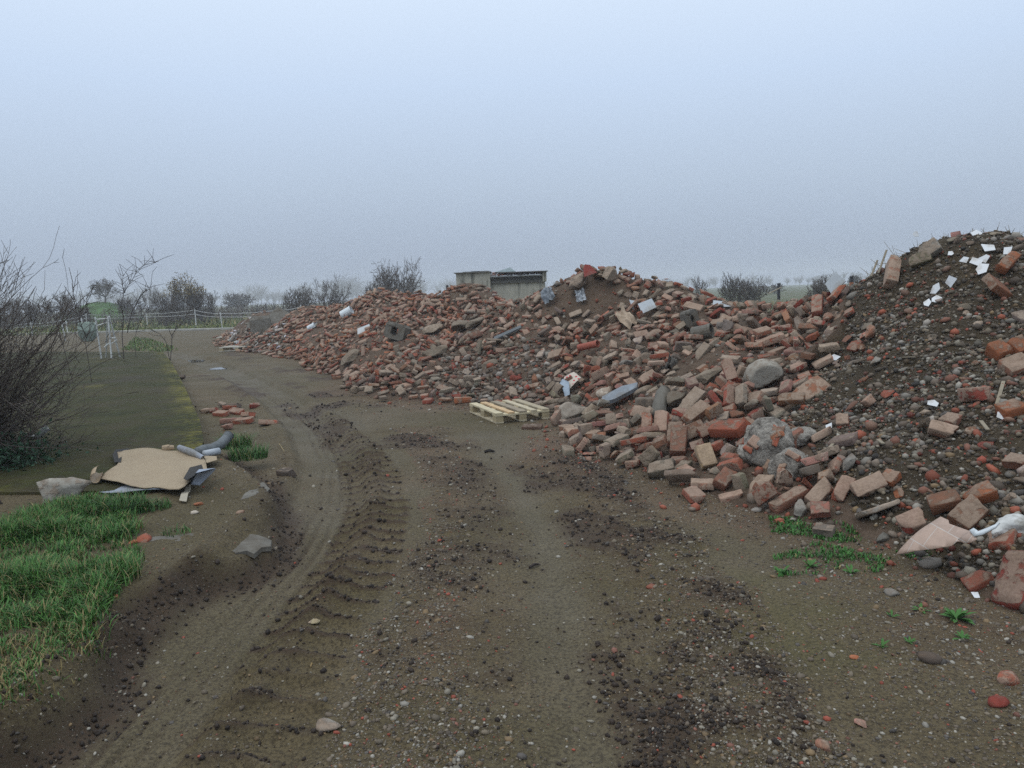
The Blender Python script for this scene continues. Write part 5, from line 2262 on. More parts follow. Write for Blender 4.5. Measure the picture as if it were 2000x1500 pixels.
-88,1873,163,28,22,27,2,
-158,1222,8,-3,0,53,6,
-978,3028,105,-1,-6,22,3,
109,1087,21,36,-5,-13,4,
-963,2948,67,9,-7,48,6,
-69,1320,34,5,2,-2,1,
-292,2298,168,4,-36,24,2,
-945,2706,23,-25,-12,9,0,
-484,2418,146,-3,-9,17,0,
-423,1686,5,-11,0,-56,6,
-621,2144,4,0,0,46,4,
-773,2410,16,5,46,18,2,
-248,1590,45,15,2,58,0,
235,1403,180,-26,1,3,2,
-404,2000,77,-53,1,5,1,
-792,2589,69,1,0,18,1,
-752,2359,6,0,4,-39,0,
-676,2386,49,8,0,56,0,
45,1257,45,1,-8,12,4,
-293,1639,53,2,21,-36,3,
-535,1991,7,14,0,-29,0,
-417,2025,74,1,7,-17,0,
335,1112,112,-15,-54,-17,0,
173,1428,200,-1,1,-15,2,
44,1107,8,0,-4,22,4,
-551,2338,96,7,-21,-4,1,
-265,1611,45,3,-5,20,0,
-108,1253,21,2,-12,-26,6,
-430,2025,66,21,7,-17,5,
-150,1956,178,-6,4,-38,3,
43,1328,73,-10,-3,47,7,
-876,2598,32,-24,5,32,1,
-592,2447,108,39,49,0,0,
303,1170,119,-3,-6,30,2,
-543,2174,36,-9,-2,41,3,
-134,1925,170,-3,-7,26,2,
240,1186,102,4,-7,4,2,
-434,2045,73,-55,1,15,1,
-294,1709,61,31,-5,1,5,
-32,1126,6,-1,2,-49,4,
-129,1200,12,-14,-32,20,2,
-91,1285,24,2,1,-14,4,
-373,1851,69,-8,3,48,4,
-132,1941,181,5,-51,-27,2,
136,1104,43,-9,-2,35,3,
-646,2469,85,-7,-7,23,0,
-377,2425,177,-58,-16,0,5,
-30,1421,92,-4,-3,-15,3,
-420,2368,157,30,-37,19,2,
-83,1949,182,30,1,10,2,
-193,1990,161,-8,5,13,3,
-800,2502,29,-2,-4,-29,2,
238,1204,107,8,-3,-11,2,
-594,2394,93,-6,-59,10,5,
-379,1923,79,3,2,-59,2,
-39,1385,76,15,-5,-20,5,
-228,1711,81,30,-15,-43,2,
-558,2060,11,-1,2,-53,0,
-353,1727,50,27,17,-43,1,
-213,1465,42,20,-1,55,2,
-211,1957,152,-2,-8,12,2,
129,1294,82,-41,4,-29,6,
-716,2458,49,2,-53,15,3,
-555,2522,141,10,1,14,0,
-658,2191,3,60,0,-10,3,
-301,1741,67,-3,-6,21,1,
-687,2489,75,-17,-4,30,0,
-548,2423,121,-10,2,-24,5,
-125,1733,109,-13,23,41,2,
-304,2281,162,-1,-3,-41,3,
-44,1448,84,-8,2,49,3,
-642,2219,20,56,-11,12,3,
-157,1781,106,-12,1,11,1,
-669,2524,93,-4,-1,9,0,
338,943,93,1,-9,-1,1,
-514,2104,37,-2,8,-19,0,
-842,2543,30,-3,-13,-14,2,
98,1381,115,-7,49,11,7,
209,802,49,-5,-35,5,4,
-203,1743,88,52,-7,15,2,
-982,2884,42,34,10,36,0,
-65,1795,129,-7,-5,38,1,
232,978,77,40,23,10,4,
-408,2293,139,-10,1,-43,3,
-66,1760,131,50,-7,-24,2,
-344,2155,118,12,-53,10,0,
-232,1440,36,-13,-2,14,3,
-283,1737,71,13,-14,-46,2,
352,1175,124,3,17,-11,0,
-83,1765,123,33,16,39,3,
-997,2903,44,12,-13,-16,0,
-178,1325,33,26,-8,-27,4,
-567,2579,141,-27,-5,-55,0,
-331,1777,64,-38,6,-40,1,
-444,2218,96,-8,-41,13,2,
81,985,10,-4,-7,11,2,
63,1529,163,8,6,-45,2,
-520,2127,44,-5,-38,-29,1,
-153,1814,121,5,-55,25,1,
-188,1250,15,4,-4,-46,2,
-578,2128,19,46,-4,-1,0,
-45,1338,47,-7,-45,9,6,
184,1002,64,4,3,-13,5,
-849,2522,18,44,-9,-12,0,
109,813,17,9,2,-54,3,
-1080,2907,14,31,5,-46,0,
-1217,3312,23,51,-1,17,0,
-557,2502,137,3,0,15,1,
-838,2533,21,-48,-12,-10,0,
-1405,3698,7,-48,0,26,0,
-400,2188,109,5,-18,27,0,
-248,2211,152,0,-2,-5,0,
-265,1815,96,-2,-8,-51,5,
-164,1890,151,-51,5,8,6,
-180,1827,114,9,-2,-3,5,
-106,1440,67,-59,1,-2,1,
15,1193,20,-1,55,10,4,
-106,1357,40,0,-5,29,4,
-749,2579,86,1,1,14,0,
-440,1741,8,24,58,6,2,
-812,2560,48,-5,0,16,0,
-467,2181,73,27,-9,20,0,
-400,2197,110,12,-15,18,0,
-635,2615,130,5,-7,23,0,
388,1115,127,-33,-6,5,3,
-328,1880,88,-6,-53,3,6,
-381,1806,56,9,6,16,4,
-23,1200,22,-4,50,20,4,
-188,1801,108,-16,-14,-42,3,
-456,2198,84,-8,0,57,0,
-489,2252,92,2,-9,10,2,
-804,2582,63,-1,-59,9,0,
-102,1456,74,10,4,30,1,
-356,2285,154,3,-43,-19,2,
-648,2637,132,-53,6,18,0,
-606,2538,123,-8,-38,12,1,
-242,1759,85,-8,1,-23,0,
-1401,3772,15,2,-2,10,0,
-884,2547,10,10,8,-18,3,
-369,1785,50,-4,-42,9,3,
-140,1821,127,-23,10,15,2,
-205,1815,107,6,-6,-12,3,
-180,1284,21,7,57,6,2,
-770,2500,46,22,4,8,5,
-417,1775,25,-51,-1,36,2,
391,920,132,54,-14,8,7,
-427,2131,80,-13,21,12,4,
-101,1828,144,-4,-48,22,3,
49,1215,36,11,23,13,4,
-231,2257,160,3,3,4,0,
-400,2234,119,-4,0,56,0,
86,1446,156,-48,-4,-15,7,
70,1303,68,-2,8,-41,2,
-1298,3375,3,0,60,-2,0,
-428,2393,164,-6,-59,18,3,
-324,2252,146,3,8,-38,0,
212,1378,167,-21,-8,5,4,
-263,2261,160,-19,0,54,0,
257,724,47,54,-2,28,6,
-822,2499,17,-3,57,16,1,
-95,1305,32,-2,17,32,2,
-365,2314,157,8,-4,46,2,
-719,2540,81,-4,-58,19,1,
332,982,98,-5,56,-10,2,
-636,2201,16,-14,-7,21,0,
-457,2314,127,4,-56,17,2,
49,1232,38,-7,-4,36,4,
-287,1876,112,30,-8,12,5,
-867,2633,54,-1,12,-50,0,
-472,1794,4,-60,0,29,2,
-918,2620,18,-14,1,-38,0,
-388,1821,55,-8,2,45,2,
-184,1856,129,7,17,17,2,
-873,2964,89,-31,12,-29,2,
362,1245,129,-33,-4,-49,0,
-153,1282,20,-4,-1,46,0,
-603,2431,100,-11,-11,-46,6,
-548,2231,64,-45,3,27,1,
18,1421,109,0,-38,-13,4,
-141,1498,71,-11,1,44,1,
-280,1856,106,55,0,-12,3,
60,1337,85,5,9,-45,2,
-309,1893,103,22,-58,-5,1,
-694,2715,132,0,0,23,0,
-291,1856,100,-3,-5,-39,3,
-310,2311,164,-3,-59,-25,0,
-1003,2896,35,-10,5,49,1,
-611,2151,14,25,-35,11,4,
-93,1923,180,15,-13,1,4,
43,1565,150,60,6,-20,3,
141,1304,89,51,-4,33,0,
248,1053,84,1,54,4,4,
-930,2995,103,-10,-3,46,2,
-327,2183,131,-16,-6,51,3,
-371,2304,149,9,4,-22,1,
-750,2394,15,-26,-19,4,3,
-202,1929,149,2,8,-26,1,
-781,2606,83,-1,-24,5,1,
321,1040,109,4,-52,1,1,
54,1056,7,-48,-1,24,2,
-589,2265,53,-3,-1,12,1,
-171,1422,49,-35,1,-13,6,
377,868,119,47,16,-1,7,
-49,1269,29,-3,-57,-28,4,
-920,2578,6,30,0,-19,1,
65,1125,25,-2,9,56,6,
-377,2344,159,2,-1,14,0,
-60,1272,27,-33,-34,21,4,
16,1139,10,1,-4,11,7,
-231,1912,141,-13,44,-31,2,
-214,1352,39,-7,7,59,2,
-567,2112,15,18,-18,17,2,
153,1276,88,8,1,-24,4,
-359,1898,83,8,0,-27,3,
-253,1959,132,-1,-58,-19,1,
-446,1827,28,6,4,-56,0,
-538,2336,98,50,4,35,0,
1,1609,137,-15,55,11,3,
-108,1552,76,-1,47,3,1,
-735,2350,8,36,2,-16,2,
-309,1636,52,48,9,-1,2,
-204,1655,67,5,-13,39,2,
-370,1855,64,-8,-1,40,0,
-734,2688,123,-3,8,-55,1,
-995,2724,10,6,7,-36,0,
-22,1388,78,7,-57,9,2,
-176,1983,172,53,9,-22,5,
-96,1465,83,7,1,-30,6,
-183,1378,43,5,8,42,2,
-96,1295,28,10,-27,-35,4,
81,1149,23,-7,4,55,6,
-1093,3002,36,30,-14,45,3,
-331,1932,98,46,-16,-6,2,
-395,2400,173,-5,50,-8,0,
-531,2223,72,50,9,-16,3,
-973,2762,17,-32,7,19,0,
-274,1948,122,-15,0,37,2,
-266,1950,134,11,15,-53,2,
168,760,36,3,-1,16,2,
-688,2336,23,-14,6,41,0,
-631,2356,61,11,-13,3,0,
-536,2364,112,4,7,8,5,
288,1092,97,36,-1,-19,1,
-117,1970,182,10,27,-12,2,
-504,2376,133,-12,9,-31,1,
-304,1647,56,1,1,18,4,
255,742,49,-6,-1,31,2,
-661,2535,99,-4,2,25,3,
-289,2003,126,28,18,33,1,
-695,2333,26,-11,-11,20,1,
-29,1412,81,2,-4,-41,2,
-581,2177,27,3,7,13,2,
188,899,47,-41,8,-35,3,
-66,1412,67,4,-6,8,2,
-529,2386,122,1,-10,10,1,
-307,1964,117,3,-7,-54,2,
94,933,21,-28,46,12,4,
-271,1388,15,5,17,-1,2,
128,774,12,-28,-2,-5,2,
251,1115,92,15,18,-37,4,
-291,1975,120,-2,-7,7,2,
-362,2242,138,-6,2,50,2,
-838,2541,27,1,-47,40,6,
-456,2282,117,1,-58,1,3,
-225,1311,20,-31,40,13,4,
-451,1996,57,-1,8,59,1,
-635,2401,70,11,-3,-13,0,
-239,2271,160,5,-11,6,2,
-298,1393,7,30,0,0,2,
-280,1800,93,-11,2,11,6,
-472,1997,44,-19,57,1,5,
-599,2205,26,15,0,42,2,
-589,2422,103,15,0,-32,0,
-218,1656,60,-56,1,-17,3,
-29,1619,119,-14,-3,-19,5,
-692,2403,44,-5,50,3,0,
-229,1877,121,-11,2,-17,4,
-306,1947,110,49,-1,-27,0,
-217,1384,34,-7,-3,41,0,
-643,2423,69,4,10,-43,0,
126,946,23,2,-6,1,4,
-478,2449,159,13,-9,13,1,
-648,2346,60,-10,-8,49,6,
-507,2465,153,57,-9,12,0,
-397,1694,15,57,6,11,2,
-181,1738,97,15,-16,6,2,
-1003,2838,18,8,-43,22,3,
-742,2407,22,8,-11,-8,0,
-574,2458,116,-22,4,-30,0,
283,906,78,-1,3,-57,3,
118,1358,108,45,5,37,4,
-406,1704,14,3,13,-46,2,
-527,2021,18,-32,50,0,1,
-711,2620,112,13,16,-25,3,
-848,2581,43,-7,-4,53,3,
-1168,3131,19,33,5,17,5,
-677,2523,98,0,-4,-15,2,
-635,2307,45,47,-3,-6,3,
-1228,3182,3,0,-60,-21,2,
-979,2910,46,-4,2,28,0,
-648,2250,23,7,-12,-34,2,
-60,1468,91,47,7,-21,2,
18,1119,8,30,-4,26,7,
-683,2466,66,-59,-3,8,0,
-35,1474,102,-7,56,-2,2,
139,1148,47,9,3,-24,2,
-127,1563,80,3,50,-34,4,
-159,1770,99,10,-24,-36,2,
-5,1152,11,0,3,-36,2,
-956,2805,27,-25,7,51,5,
-160,1933,162,-4,-7,17,4,
-55,1179,10,1,2,-45,4,
-571,2511,138,16,-26,-8,0,
-142,1721,95,23,7,-22,3,
-1082,2881,3,0,0,12,3,
-93,1890,163,-7,-1,51,6,
124,1484,184,-1,-6,3,2,
-525,2315,98,-48,-6,-4,2,
-886,2960,83,-13,59,1,3,
-308,1766,68,5,17,15,2,
-299,1768,70,59,13,7,2,
-110,1185,7,-1,59,5,4,
-310,1650,50,0,1,4,1,
-30,1245,26,-25,-36,16,7,
-326,1709,56,-35,-6,19,3,
-23,1803,140,-18,-27,-26,2,
-610,2307,58,-44,1,-40,2,
-730,2496,61,19,-11,4,0,
219,1183,94,-5,6,59,4,
-612,2606,131,30,4,-37,2,
-1113,2934,9,-1,-52,9,0,
-754,2495,48,10,-4,12,0,
-1275,3428,18,-55,11,17,0,
2,1694,137,-2,2,34,1,
-1290,3423,8,-45,-1,-1,0,
-124,1908,165,-7,0,51,6,
300,1172,112,-6,0,52,4,
-26,1754,137,9,4,-57,3,
-368,1712,38,-1,-2,3,3,
-317,2138,125,14,-2,0,1,
-1022,2987,70,12,4,-26,0,
203,791,35,-1,-7,11,0,
-56,1702,122,-40,-7,31,1,
225,1167,91,7,-1,-13,2,
-339,1724,51,-13,15,-27,3,
-164,1462,53,-16,56,13,0,
-507,2419,143,4,-11,0,3,
75,997,12,-6,-54,8,4,
-488,2010,31,1,58,-21,0,
-743,2599,93,4,-14,-4,2,
-401,2135,91,-32,-23,18,5,
-280,1353,6,3,3,-45,3,
-531,2106,31,15,0,-24,5,
182,1470,196,28,-3,-44,0,
-446,2132,72,34,-8,1,1,
-1134,2973,3,0,-60,7,0,
32,1523,143,5,-3,24,2,
-118,1479,76,-15,-3,13,0,
-320,1809,76,25,4,21,2,
-104,1774,121,-7,2,-22,3,
-396,1637,3,1,0,5,7,
-103,1688,92,47,23,12,7,
-589,2104,4,0,59,20,1,
-281,1498,20,-2,1,-30,2,
-1134,3304,80,6,12,-45,1,
-54,1844,152,-15,-23,-33,2,
-467,2143,68,9,-50,-14,1,
-704,2642,122,10,10,-5,2,
-997,3050,106,-3,-7,18,0,
-210,1249,10,-55,-1,-13,6,
-700,2575,97,16,-5,0,0,
-794,2549,57,-6,6,35,0,
-219,1481,39,-13,4,-47,0,
-241,1720,77,-6,0,54,5,
-705,2498,67,12,8,59,6,
106,1502,178,-2,54,-9,0,
-1003,2947,62,19,4,-8,1,
0,1181,16,-31,4,-49,7,
3,1553,129,-5,0,-39,2,
-192,1498,54,0,-59,21,0,
273,1397,170,47,7,12,3,
-175,1545,69,0,19,15,2,
-373,2200,121,3,8,-34,5,
-507,2124,41,-12,37,34,2,
153,1243,86,1,-8,-54,4,
-165,1650,70,-29,-44,13,4,
-619,2412,82,-12,7,-58,2,
-732,2612,98,-9,3,57,0,
-781,2580,75,-30,-11,13,5,
-754,2521,60,-48,13,-21,6,
-609,2651,137,-31,1,-45,0,
136,836,23,-4,-2,33,0,
-858,2588,29,5,7,-38,0,
-276,1980,129,9,-11,-37,6,
-132,1867,149,0,4,21,4,
-1178,3070,4,0,60,19,0,
-364,1861,75,55,-6,27,2,
-408,1851,46,-3,-9,15,2,
124,716,18,4,2,-58,7,
-411,2220,109,27,51,6,1,
-694,2631,116,0,9,-42,1,
-552,2139,28,-12,7,40,3,
-405,2176,96,46,-4,-6,2,
-1114,3108,48,-46,-3,-5,0,
-519,2200,64,35,-16,5,1,
-33,1879,157,22,-22,-10,4,
-817,2618,64,1,-5,17,0,
-824,2597,53,-17,2,-24,5,
-268,1449,22,28,-8,9,4,
-291,1818,87,1,4,-2,3,
-1005,3026,96,3,-11,7,1,
3,1454,108,-1,-11,11,3,
-661,2507,92,-52,6,-28,3,
-426,2235,105,9,4,-24,1,
-171,1579,68,43,-9,-26,2,
-39,1856,150,-2,-55,-9,3,
-376,2254,139,4,10,-44,5,
-289,1565,25,9,48,23,2,
-188,1541,55,22,12,-31,0,
-157,1547,67,-29,2,22,0,
-191,1853,128,-8,-43,17,3,
-723,2446,43,28,-6,-50,2,
-540,2233,67,-45,2,27,5,
-939,3015,109,-7,55,-2,2,
-212,1797,100,49,-6,23,1,
-264,2237,153,-32,6,-41,3,
213,1245,106,3,-8,2,2,
-297,1785,78,25,-14,-1,1,
-835,2662,66,-49,-3,-20,0,
-280,1672,66,8,3,28,6,
-104,1286,24,0,3,-39,4,
-917,2658,25,-15,-5,15,0,
-660,2221,11,7,-55,-21,5,
55,1238,43,-7,-37,15,7,
-391,2245,127,1,-2,-47,3,
-546,2264,73,-6,6,60,1,
-298,2313,172,-1,11,24,1,
-331,2309,164,1,1,10,1,
-38,1492,99,9,-1,-36,3,
-622,2587,129,-8,-44,-14,3,
-1015,3050,103,-15,2,30,2,
-551,2276,74,-36,44,5,1,
-311,1880,99,40,-43,0,3,
251,1294,142,10,7,-25,4,
213,1300,124,-10,7,54,4,
-1317,3510,9,-1,12,13,3,
-602,2155,7,-1,-5,16,0,
286,847,70,0,5,-47,0,
-1002,2929,62,9,18,-25,6,
-790,2568,60,57,6,15,3,
-606,2226,27,5,10,-38,2,
-162,1916,157,-1,9,-49,3,
-646,2554,110,-7,3,49,2,
-739,2528,65,32,-6,20,2,
-984,2913,55,-2,4,-44,3,
-1117,3293,88,7,8,-43,0,
-386,1970,81,-6,13,-39,2,
48,1151,18,-33,-4,30,7,
-722,2629,107,-5,-8,30,3,
-93,1271,21,-4,1,-57,7,
-354,2318,163,7,1,-19,2,
-278,1650,54,-27,4,-29,2,
-861,2992,98,2,8,-9,3,
-492,2300,108,-18,-43,-3,3,
-1211,3304,31,54,15,-14,0,
-264,1514,30,14,-3,25,3,
-142,1340,35,-5,0,57,1,
-167,2024,169,-26,-10,17,2,
43,1357,88,-10,2,52,4,
-497,2325,116,3,50,16,2,
-13,1361,73,-11,-5,35,4,
-1201,3337,43,20,6,-19,0,
-958,2788,21,13,13,-20,0,
-419,2347,151,-51,6,-1,2,
180,905,39,-2,-8,9,7,
-148,1327,31,5,-1,2,2,
-360,2363,177,2,4,14,2,
-604,2365,75,58,-5,-1,1,
-337,1671,47,0,-12,-16,2,
-739,2629,103,5,7,-31,2,
-107,1805,123,-8,-50,6,6,
-970,2717,9,-49,-2,-31,6,
-93,1373,49,47,10,-21,4,
-1075,2866,4,0,-60,23,4,
-534,2352,108,-34,1,6,2,
-658,2664,136,-10,7,23,2,
158,880,30,32,-6,-1,4,
-964,2918,50,-53,-11,-2,2,
-640,2682,134,-45,33,4,2,
-806,2424,2,0,0,-44,6,
-656,2332,41,45,13,-20,2,
-665,2474,73,-2,59,5,6,
-218,1339,22,-6,-1,40,2,
-550,2129,22,15,58,-12,6,
-372,2402,180,32,-3,27,2,
-472,2438,159,31,9,-49,1,
-957,2938,58,20,-9,46,4,
-567,2302,73,-9,9,46,0,
-256,1334,11,57,-5,20,2,
-552,2372,108,-14,3,20,3,
-49,1625,116,-11,-56,-10,4,
-28,1151,10,3,0,-9,4,
-233,1575,53,3,6,-37,3,
-966,2864,30,-31,-8,20,0,
-637,2292,35,19,0,-20,0,
-431,1804,25,4,6,43,4,
240,948,73,-6,2,45,2,
-390,2475,182,48,-3,13,1,
-557,2390,114,-3,15,-40,2,
-126,1859,145,31,-11,21,4,
12,1708,136,-57,4,-22,0,
-396,2426,176,5,-9,-58,3,
-614,2434,93,-1,50,-3,5,
-1046,2855,9,2,-6,10,0,
-365,1943,88,-2,-2,51,5,
-451,2421,161,-4,-7,21,3,
-43,1164,10,-59,-2,6,4,
-975,2896,39,-27,-3,-28,0,
-877,3016,114,36,2,14,2,
341,927,94,51,1,34,2,
-523,2419,138,-19,2,37,2,
-120,1761,115,-35,17,11,2,
-1285,3464,21,-9,9,-27,0,
-150,1988,170,4,-3,-19,1,
-708,2731,134,33,1,50,2,
-705,2377,29,-8,-5,32,2,
-498,1999,27,-10,57,-21,3,
-971,2726,13,11,56,17,3,
-1308,3475,11,-60,-12,7,0,
-1066,2893,9,50,3,-28,0,
-82,1175,10,-50,28,11,4,
-606,2357,66,-9,5,50,0,
293,1131,103,10,-3,32,3,
-1277,3522,38,-29,-14,7,0,
-1053,2928,28,-30,45,8,0,
-996,2953,68,50,3,-7,0,
-307,2000,115,-15,-58,9,1,
147,1048,47,9,0,33,6,
-1090,2920,11,3,58,25,0,
-674,2427,64,57,-19,-3,2,
-6,1243,29,29,24,19,7,
-321,1768,62,22,54,0,2,
-251,1781,89,-5,-2,-35,2,
-289,2273,156,-60,-5,25,6,
-105,1753,117,0,0,-48,0,
-768,2463,21,-7,8,59,1,
-887,2982,103,32,12,-32,1,
-361,1766,50,-1,-20,38,2,
209,1437,198,-33,-3,-51,4,
-627,2465,91,-10,-3,44,2,
158,1450,202,-6,-5,59,4,
-106,1421,58,3,-5,3,2,
-64,1820,138,0,-8,24,2,
-700,2512,72,-5,9,-57,5,
233,782,54,-50,15,-1,5,
228,1197,107,-16,5,51,4,
-831,2478,7,32,0,-27,1,
-435,1893,51,-3,-2,-20,4,
24,1216,27,-3,6,-53,4,
-613,2553,123,31,6,-50,1,
-34,1472,93,-8,-2,34,1,
-120,1837,140,-31,7,23,2,
-731,2475,48,16,-16,-23,2,
-922,3049,118,17,-4,-38,5,
-782,2525,46,6,-2,-40,5,
-301,2208,143,-53,1,-16,2,
-1084,2999,27,-12,-13,-1,1,
197,989,63,-6,-6,17,0,
-1105,3031,28,-26,50,10,0,
-1018,3066,102,-1,9,-53,0,
-814,2535,29,-7,6,60,1,
111,1031,27,11,9,57,2,
-221,1971,156,5,46,14,4,
325,1175,122,7,0,-30,3,
-192,1534,53,40,-14,28,6,
-239,1853,121,-31,2,38,2,
-393,2216,117,6,17,-52,2,
371,1101,121,15,48,0,7,
-113,1291,23,3,1,-13,7,
-1018,3094,111,-15,-58,4,0,
-436,2221,100,-19,1,-19,2,
-594,2183,22,-56,1,14,2,
-1143,3062,10,14,-5,-29,0,
-323,2170,125,-34,44,6,3,
22,1516,134,-9,2,39,1,
-1113,3083,39,-5,-13,-27,0,
-1104,3090,48,-10,-11,-20,0,
-59,1169,9,-2,0,45,7,
-320,1873,91,44,-43,-1,2,
17,1267,40,-7,4,56,4,
317,1207,122,-3,-60,0,3,
50,1270,50,3,52,23,4,
337,832,86,-10,3,43,7,
-50,1755,129,50,-5,19,3,
-916,2585,6,-31,0,43,1,
-107,1916,175,57,3,25,2,
7,1276,41,32,-7,10,4,
-844,2554,36,-14,-6,22,3,
-1097,3135,58,-46,-6,-17,5,
-469,1868,19,-6,-58,6,2,
-156,1510,65,12,-5,24,2,
136,1042,43,6,0,-27,0,
-90,1934,178,-56,3,-11,2,
-850,2580,35,-7,5,-45,3,
-475,1875,15,2,-8,33,2,
-630,2647,135,9,-57,20,3,
-789,2607,79,-45,-21,-13,2,
-455,2297,120,16,10,-23,2,
-822,2663,76,-11,57,-20,5,
-1208,3137,3,0,0,44,1,
-198,1279,18,5,35,-40,4,
362,960,107,-26,-10,-9,4,
-813,2680,82,-10,-5,-7,1,
-790,2553,50,4,52,-1,0,
-457,1848,20,-11,-13,1,0,
-733,2573,86,-2,59,13,0,
-693,2250,3,0,0,13,2,
-630,2272,36,-3,-10,6,2,
401,1024,128,19,-18,29,2,
89,1303,71,7,-3,2,4,
-137,1832,133,-50,-3,-2,4,
-335,2343,169,-14,-34,8,2,
-46,1547,108,11,6,21,2,
318,1027,104,-9,12,36,0,
-157,1963,171,7,-1,33,2,
-235,1956,142,-8,-51,24,2,
-1105,3019,30,-4,-40,-28,3,
-469,2328,126,10,54,14,2,
-661,2685,136,13,1,-28,3,
-849,2692,62,-58,7,-6,5,
-824,2641,67,7,43,22,3,
-1079,2956,22,-50,1,-12,2,
110,1368,108,14,2,-9,7,
-602,2635,134,-47,6,25,0,
-889,2626,31,8,-54,3,3,
358,1271,131,-31,-20,-8,4,
-463,2340,134,-28,-39,-2,2,
-700,2688,131,0,4,-47,2,
-1190,3225,20,-17,-1,-26,0,
-960,2669,5,-5,60,-23,1,
306,1069,103,-32,20,-30,2,
-478,1930,29,9,57,15,2,
-315,1837,86,-8,2,46,4,
-136,1860,141,-11,-60,-9,4,
-1193,3345,45,11,9,-34,2,
-1362,3682,21,30,-2,10,2,
-456,1889,32,21,5,-32,0,
-591,2301,61,-7,-42,11,4,
96,727,7,29,1,-55,4,
-206,1316,26,-3,-5,29,4,
-1202,3366,45,12,9,-33,2,
-653,2241,20,47,-4,1,3,
-507,2286,89,-9,-6,33,3,
-1105,3290,97,16,4,5,5,
-1194,3282,36,39,1,-4,0,
254,1320,156,10,4,-19,4,
-254,2338,167,4,4,-15,3,
264,1071,88,-1,5,57,0,
-60,1347,43,-1,-38,17,4,
-542,2382,114,14,12,29,2,
-437,2406,165,6,1,13,2,
-1124,3033,14,-22,-11,-56,2,
-610,2594,128,30,-5,14,4,
-1150,3338,78,55,-12,10,0,
-739,2338,4,60,-1,13,2,
-222,1338,32,-31,13,14,4,
-501,1975,22,-2,28,34,2,
-214,1981,154,-9,3,41,0,
-371,1875,76,-2,-13,9,4,
-662,2715,137,3,-57,-3,0,
-980,2694,5,-1,-2,28,3,
-362,2366,171,-1,4,-2,3,
-342,1893,89,-53,-1,-20,4,
-149,1882,148,-5,-9,28,3,
-308,1866,89,2,51,14,3,
168,1144,62,-49,2,-21,2,
-541,2110,19,13,54,-5,6,
-78,1659,95,-37,-6,24,4,
-717,2382,22,-19,10,59,2,
-48,1437,84,43,-20,4,7,
-655,2319,39,41,4,11,3,
-1021,2782,6,-1,-60,-17,5,
-1228,3383,34,-17,3,31,0,
-595,2431,105,-1,45,-3,2,
-747,2536,62,10,8,1,6,
125,1444,178,0,-13,15,7,
-666,2343,40,-12,-2,-51,3,
-459,2482,171,2,-3,-60,2,
-478,2484,166,-49,-7,23,2,
-248,2226,153,-6,-3,51,4,
-339,2429,173,6,48,-23,3,
0,1306,47,34,9,-39,7,
-745,2424,26,50,-3,35,2,
-309,2035,116,-36,5,-5,0,
-1014,2791,8,-28,0,-17,3,
311,1149,107,-4,56,5,2,
-553,2046,6,-8,0,-57,2,
-681,2376,40,4,49,19,3,
-675,2296,19,1,-15,7,1,
-190,1405,49,-10,-8,-52,4,
-477,1889,17,46,-10,-10,3,
158,1414,195,15,4,55,4,
-1240,3487,51,4,-9,-2,0,
-972,3006,96,-9,0,54,6,
-68,1391,57,-51,-4,-2,3,
7,1396,88,-9,6,50,3,
-1196,3277,26,-2,5,9,3,
-522,2070,23,-2,8,-11,2,
-990,2831,22,0,-11,-36,3,
-257,2245,156,37,3,-9,6,
-358,2388,174,-5,-9,23,1,
-1060,2989,37,7,-13,-2,6,
-908,2941,68,-7,-44,-37,4,
-926,2941,64,-7,12,-44,5,
-427,1925,57,-17,3,13,3,
-1060,2903,17,-7,-9,-53,5,
-884,2967,92,-1,6,32,4,
-251,1723,68,-2,-5,33,1,
-419,2255,113,9,-4,-8,6,
-783,2501,33,-5,-5,-9,2,
-1016,2880,26,-9,-1,2,3,
-578,2231,42,-11,-9,14,6,
-1084,2935,19,55,1,14,1,
-1029,2900,32,-54,0,-33,3,
-733,2448,32,10,2,-20,3,
-734,2370,15,-14,4,20,1,
-937,2952,69,-12,-7,48,2,
-734,2463,40,-4,-8,-4,3,
-1049,2913,27,11,13,56,2,
-1119,2957,3,0,-60,-23,1,
-972,2944,63,-5,-60,-23,2,
-514,2300,93,38,7,-29,4,
-541,2089,17,-13,-8,29,0,
-1027,2850,18,11,57,22,0,
-341,2195,128,-17,36,32,2,
-318,1756,59,3,-6,0,5,
-949,2889,39,41,-6,-31,0,
42,1215,31,-3,53,5,7,
-1332,3621,26,-2,54,28,5,
-232,1745,90,59,7,-6,2,
-485,2125,53,8,6,51,0,
-1093,3017,34,-18,45,22,1,
-1023,3048,93,-5,11,-57,4,
-158,1759,99,5,-3,3,2,
-861,2950,80,-2,0,3,0,
-173,1863,131,-11,-5,35,6,
343,1290,138,9,5,15,6,
-1316,3685,39,12,35,23,0,
-779,2508,46,-36,-9,19,3,
-25,1226,20,60,-7,19,7,
-355,2171,116,3,-6,42,0,
-301,2180,135,-4,6,-51,0,
226,789,50,-3,-45,-2,3,
-938,3031,111,-1,3,-55,2,
-39,1512,101,-14,-7,17,4,
-7,1235,25,6,2,-14,7,
-500,2215,80,35,13,35,2,
-156,1820,128,44,23,-19,4,
-439,2234,105,-20,24,45,2,
-386,1747,33,-44,-3,-31,2,
167,1340,120,1,-12,2,6,
-60,1834,146,-32,7,-39,4,
-86,1186,8,1,-1,13,4,
-739,2649,109,2,-9,4,2,
-507,2226,75,-3,-10,39,2,
-39,1419,80,48,8,-10,7,
-1102,3010,19,11,-54,5,3,
-522,2238,71,13,51,12,2,
-555,2235,58,17,-8,-39,2,
-1391,3723,10,32,6,-51,1,
-116,1196,8,-58,1,-17,4,
-427,2269,120,-48,-7,-17,2,
-1021,3078,108,-6,12,32,3,
-262,2301,167,46,0,11,2,
83,1211,44,7,-3,-13,4,
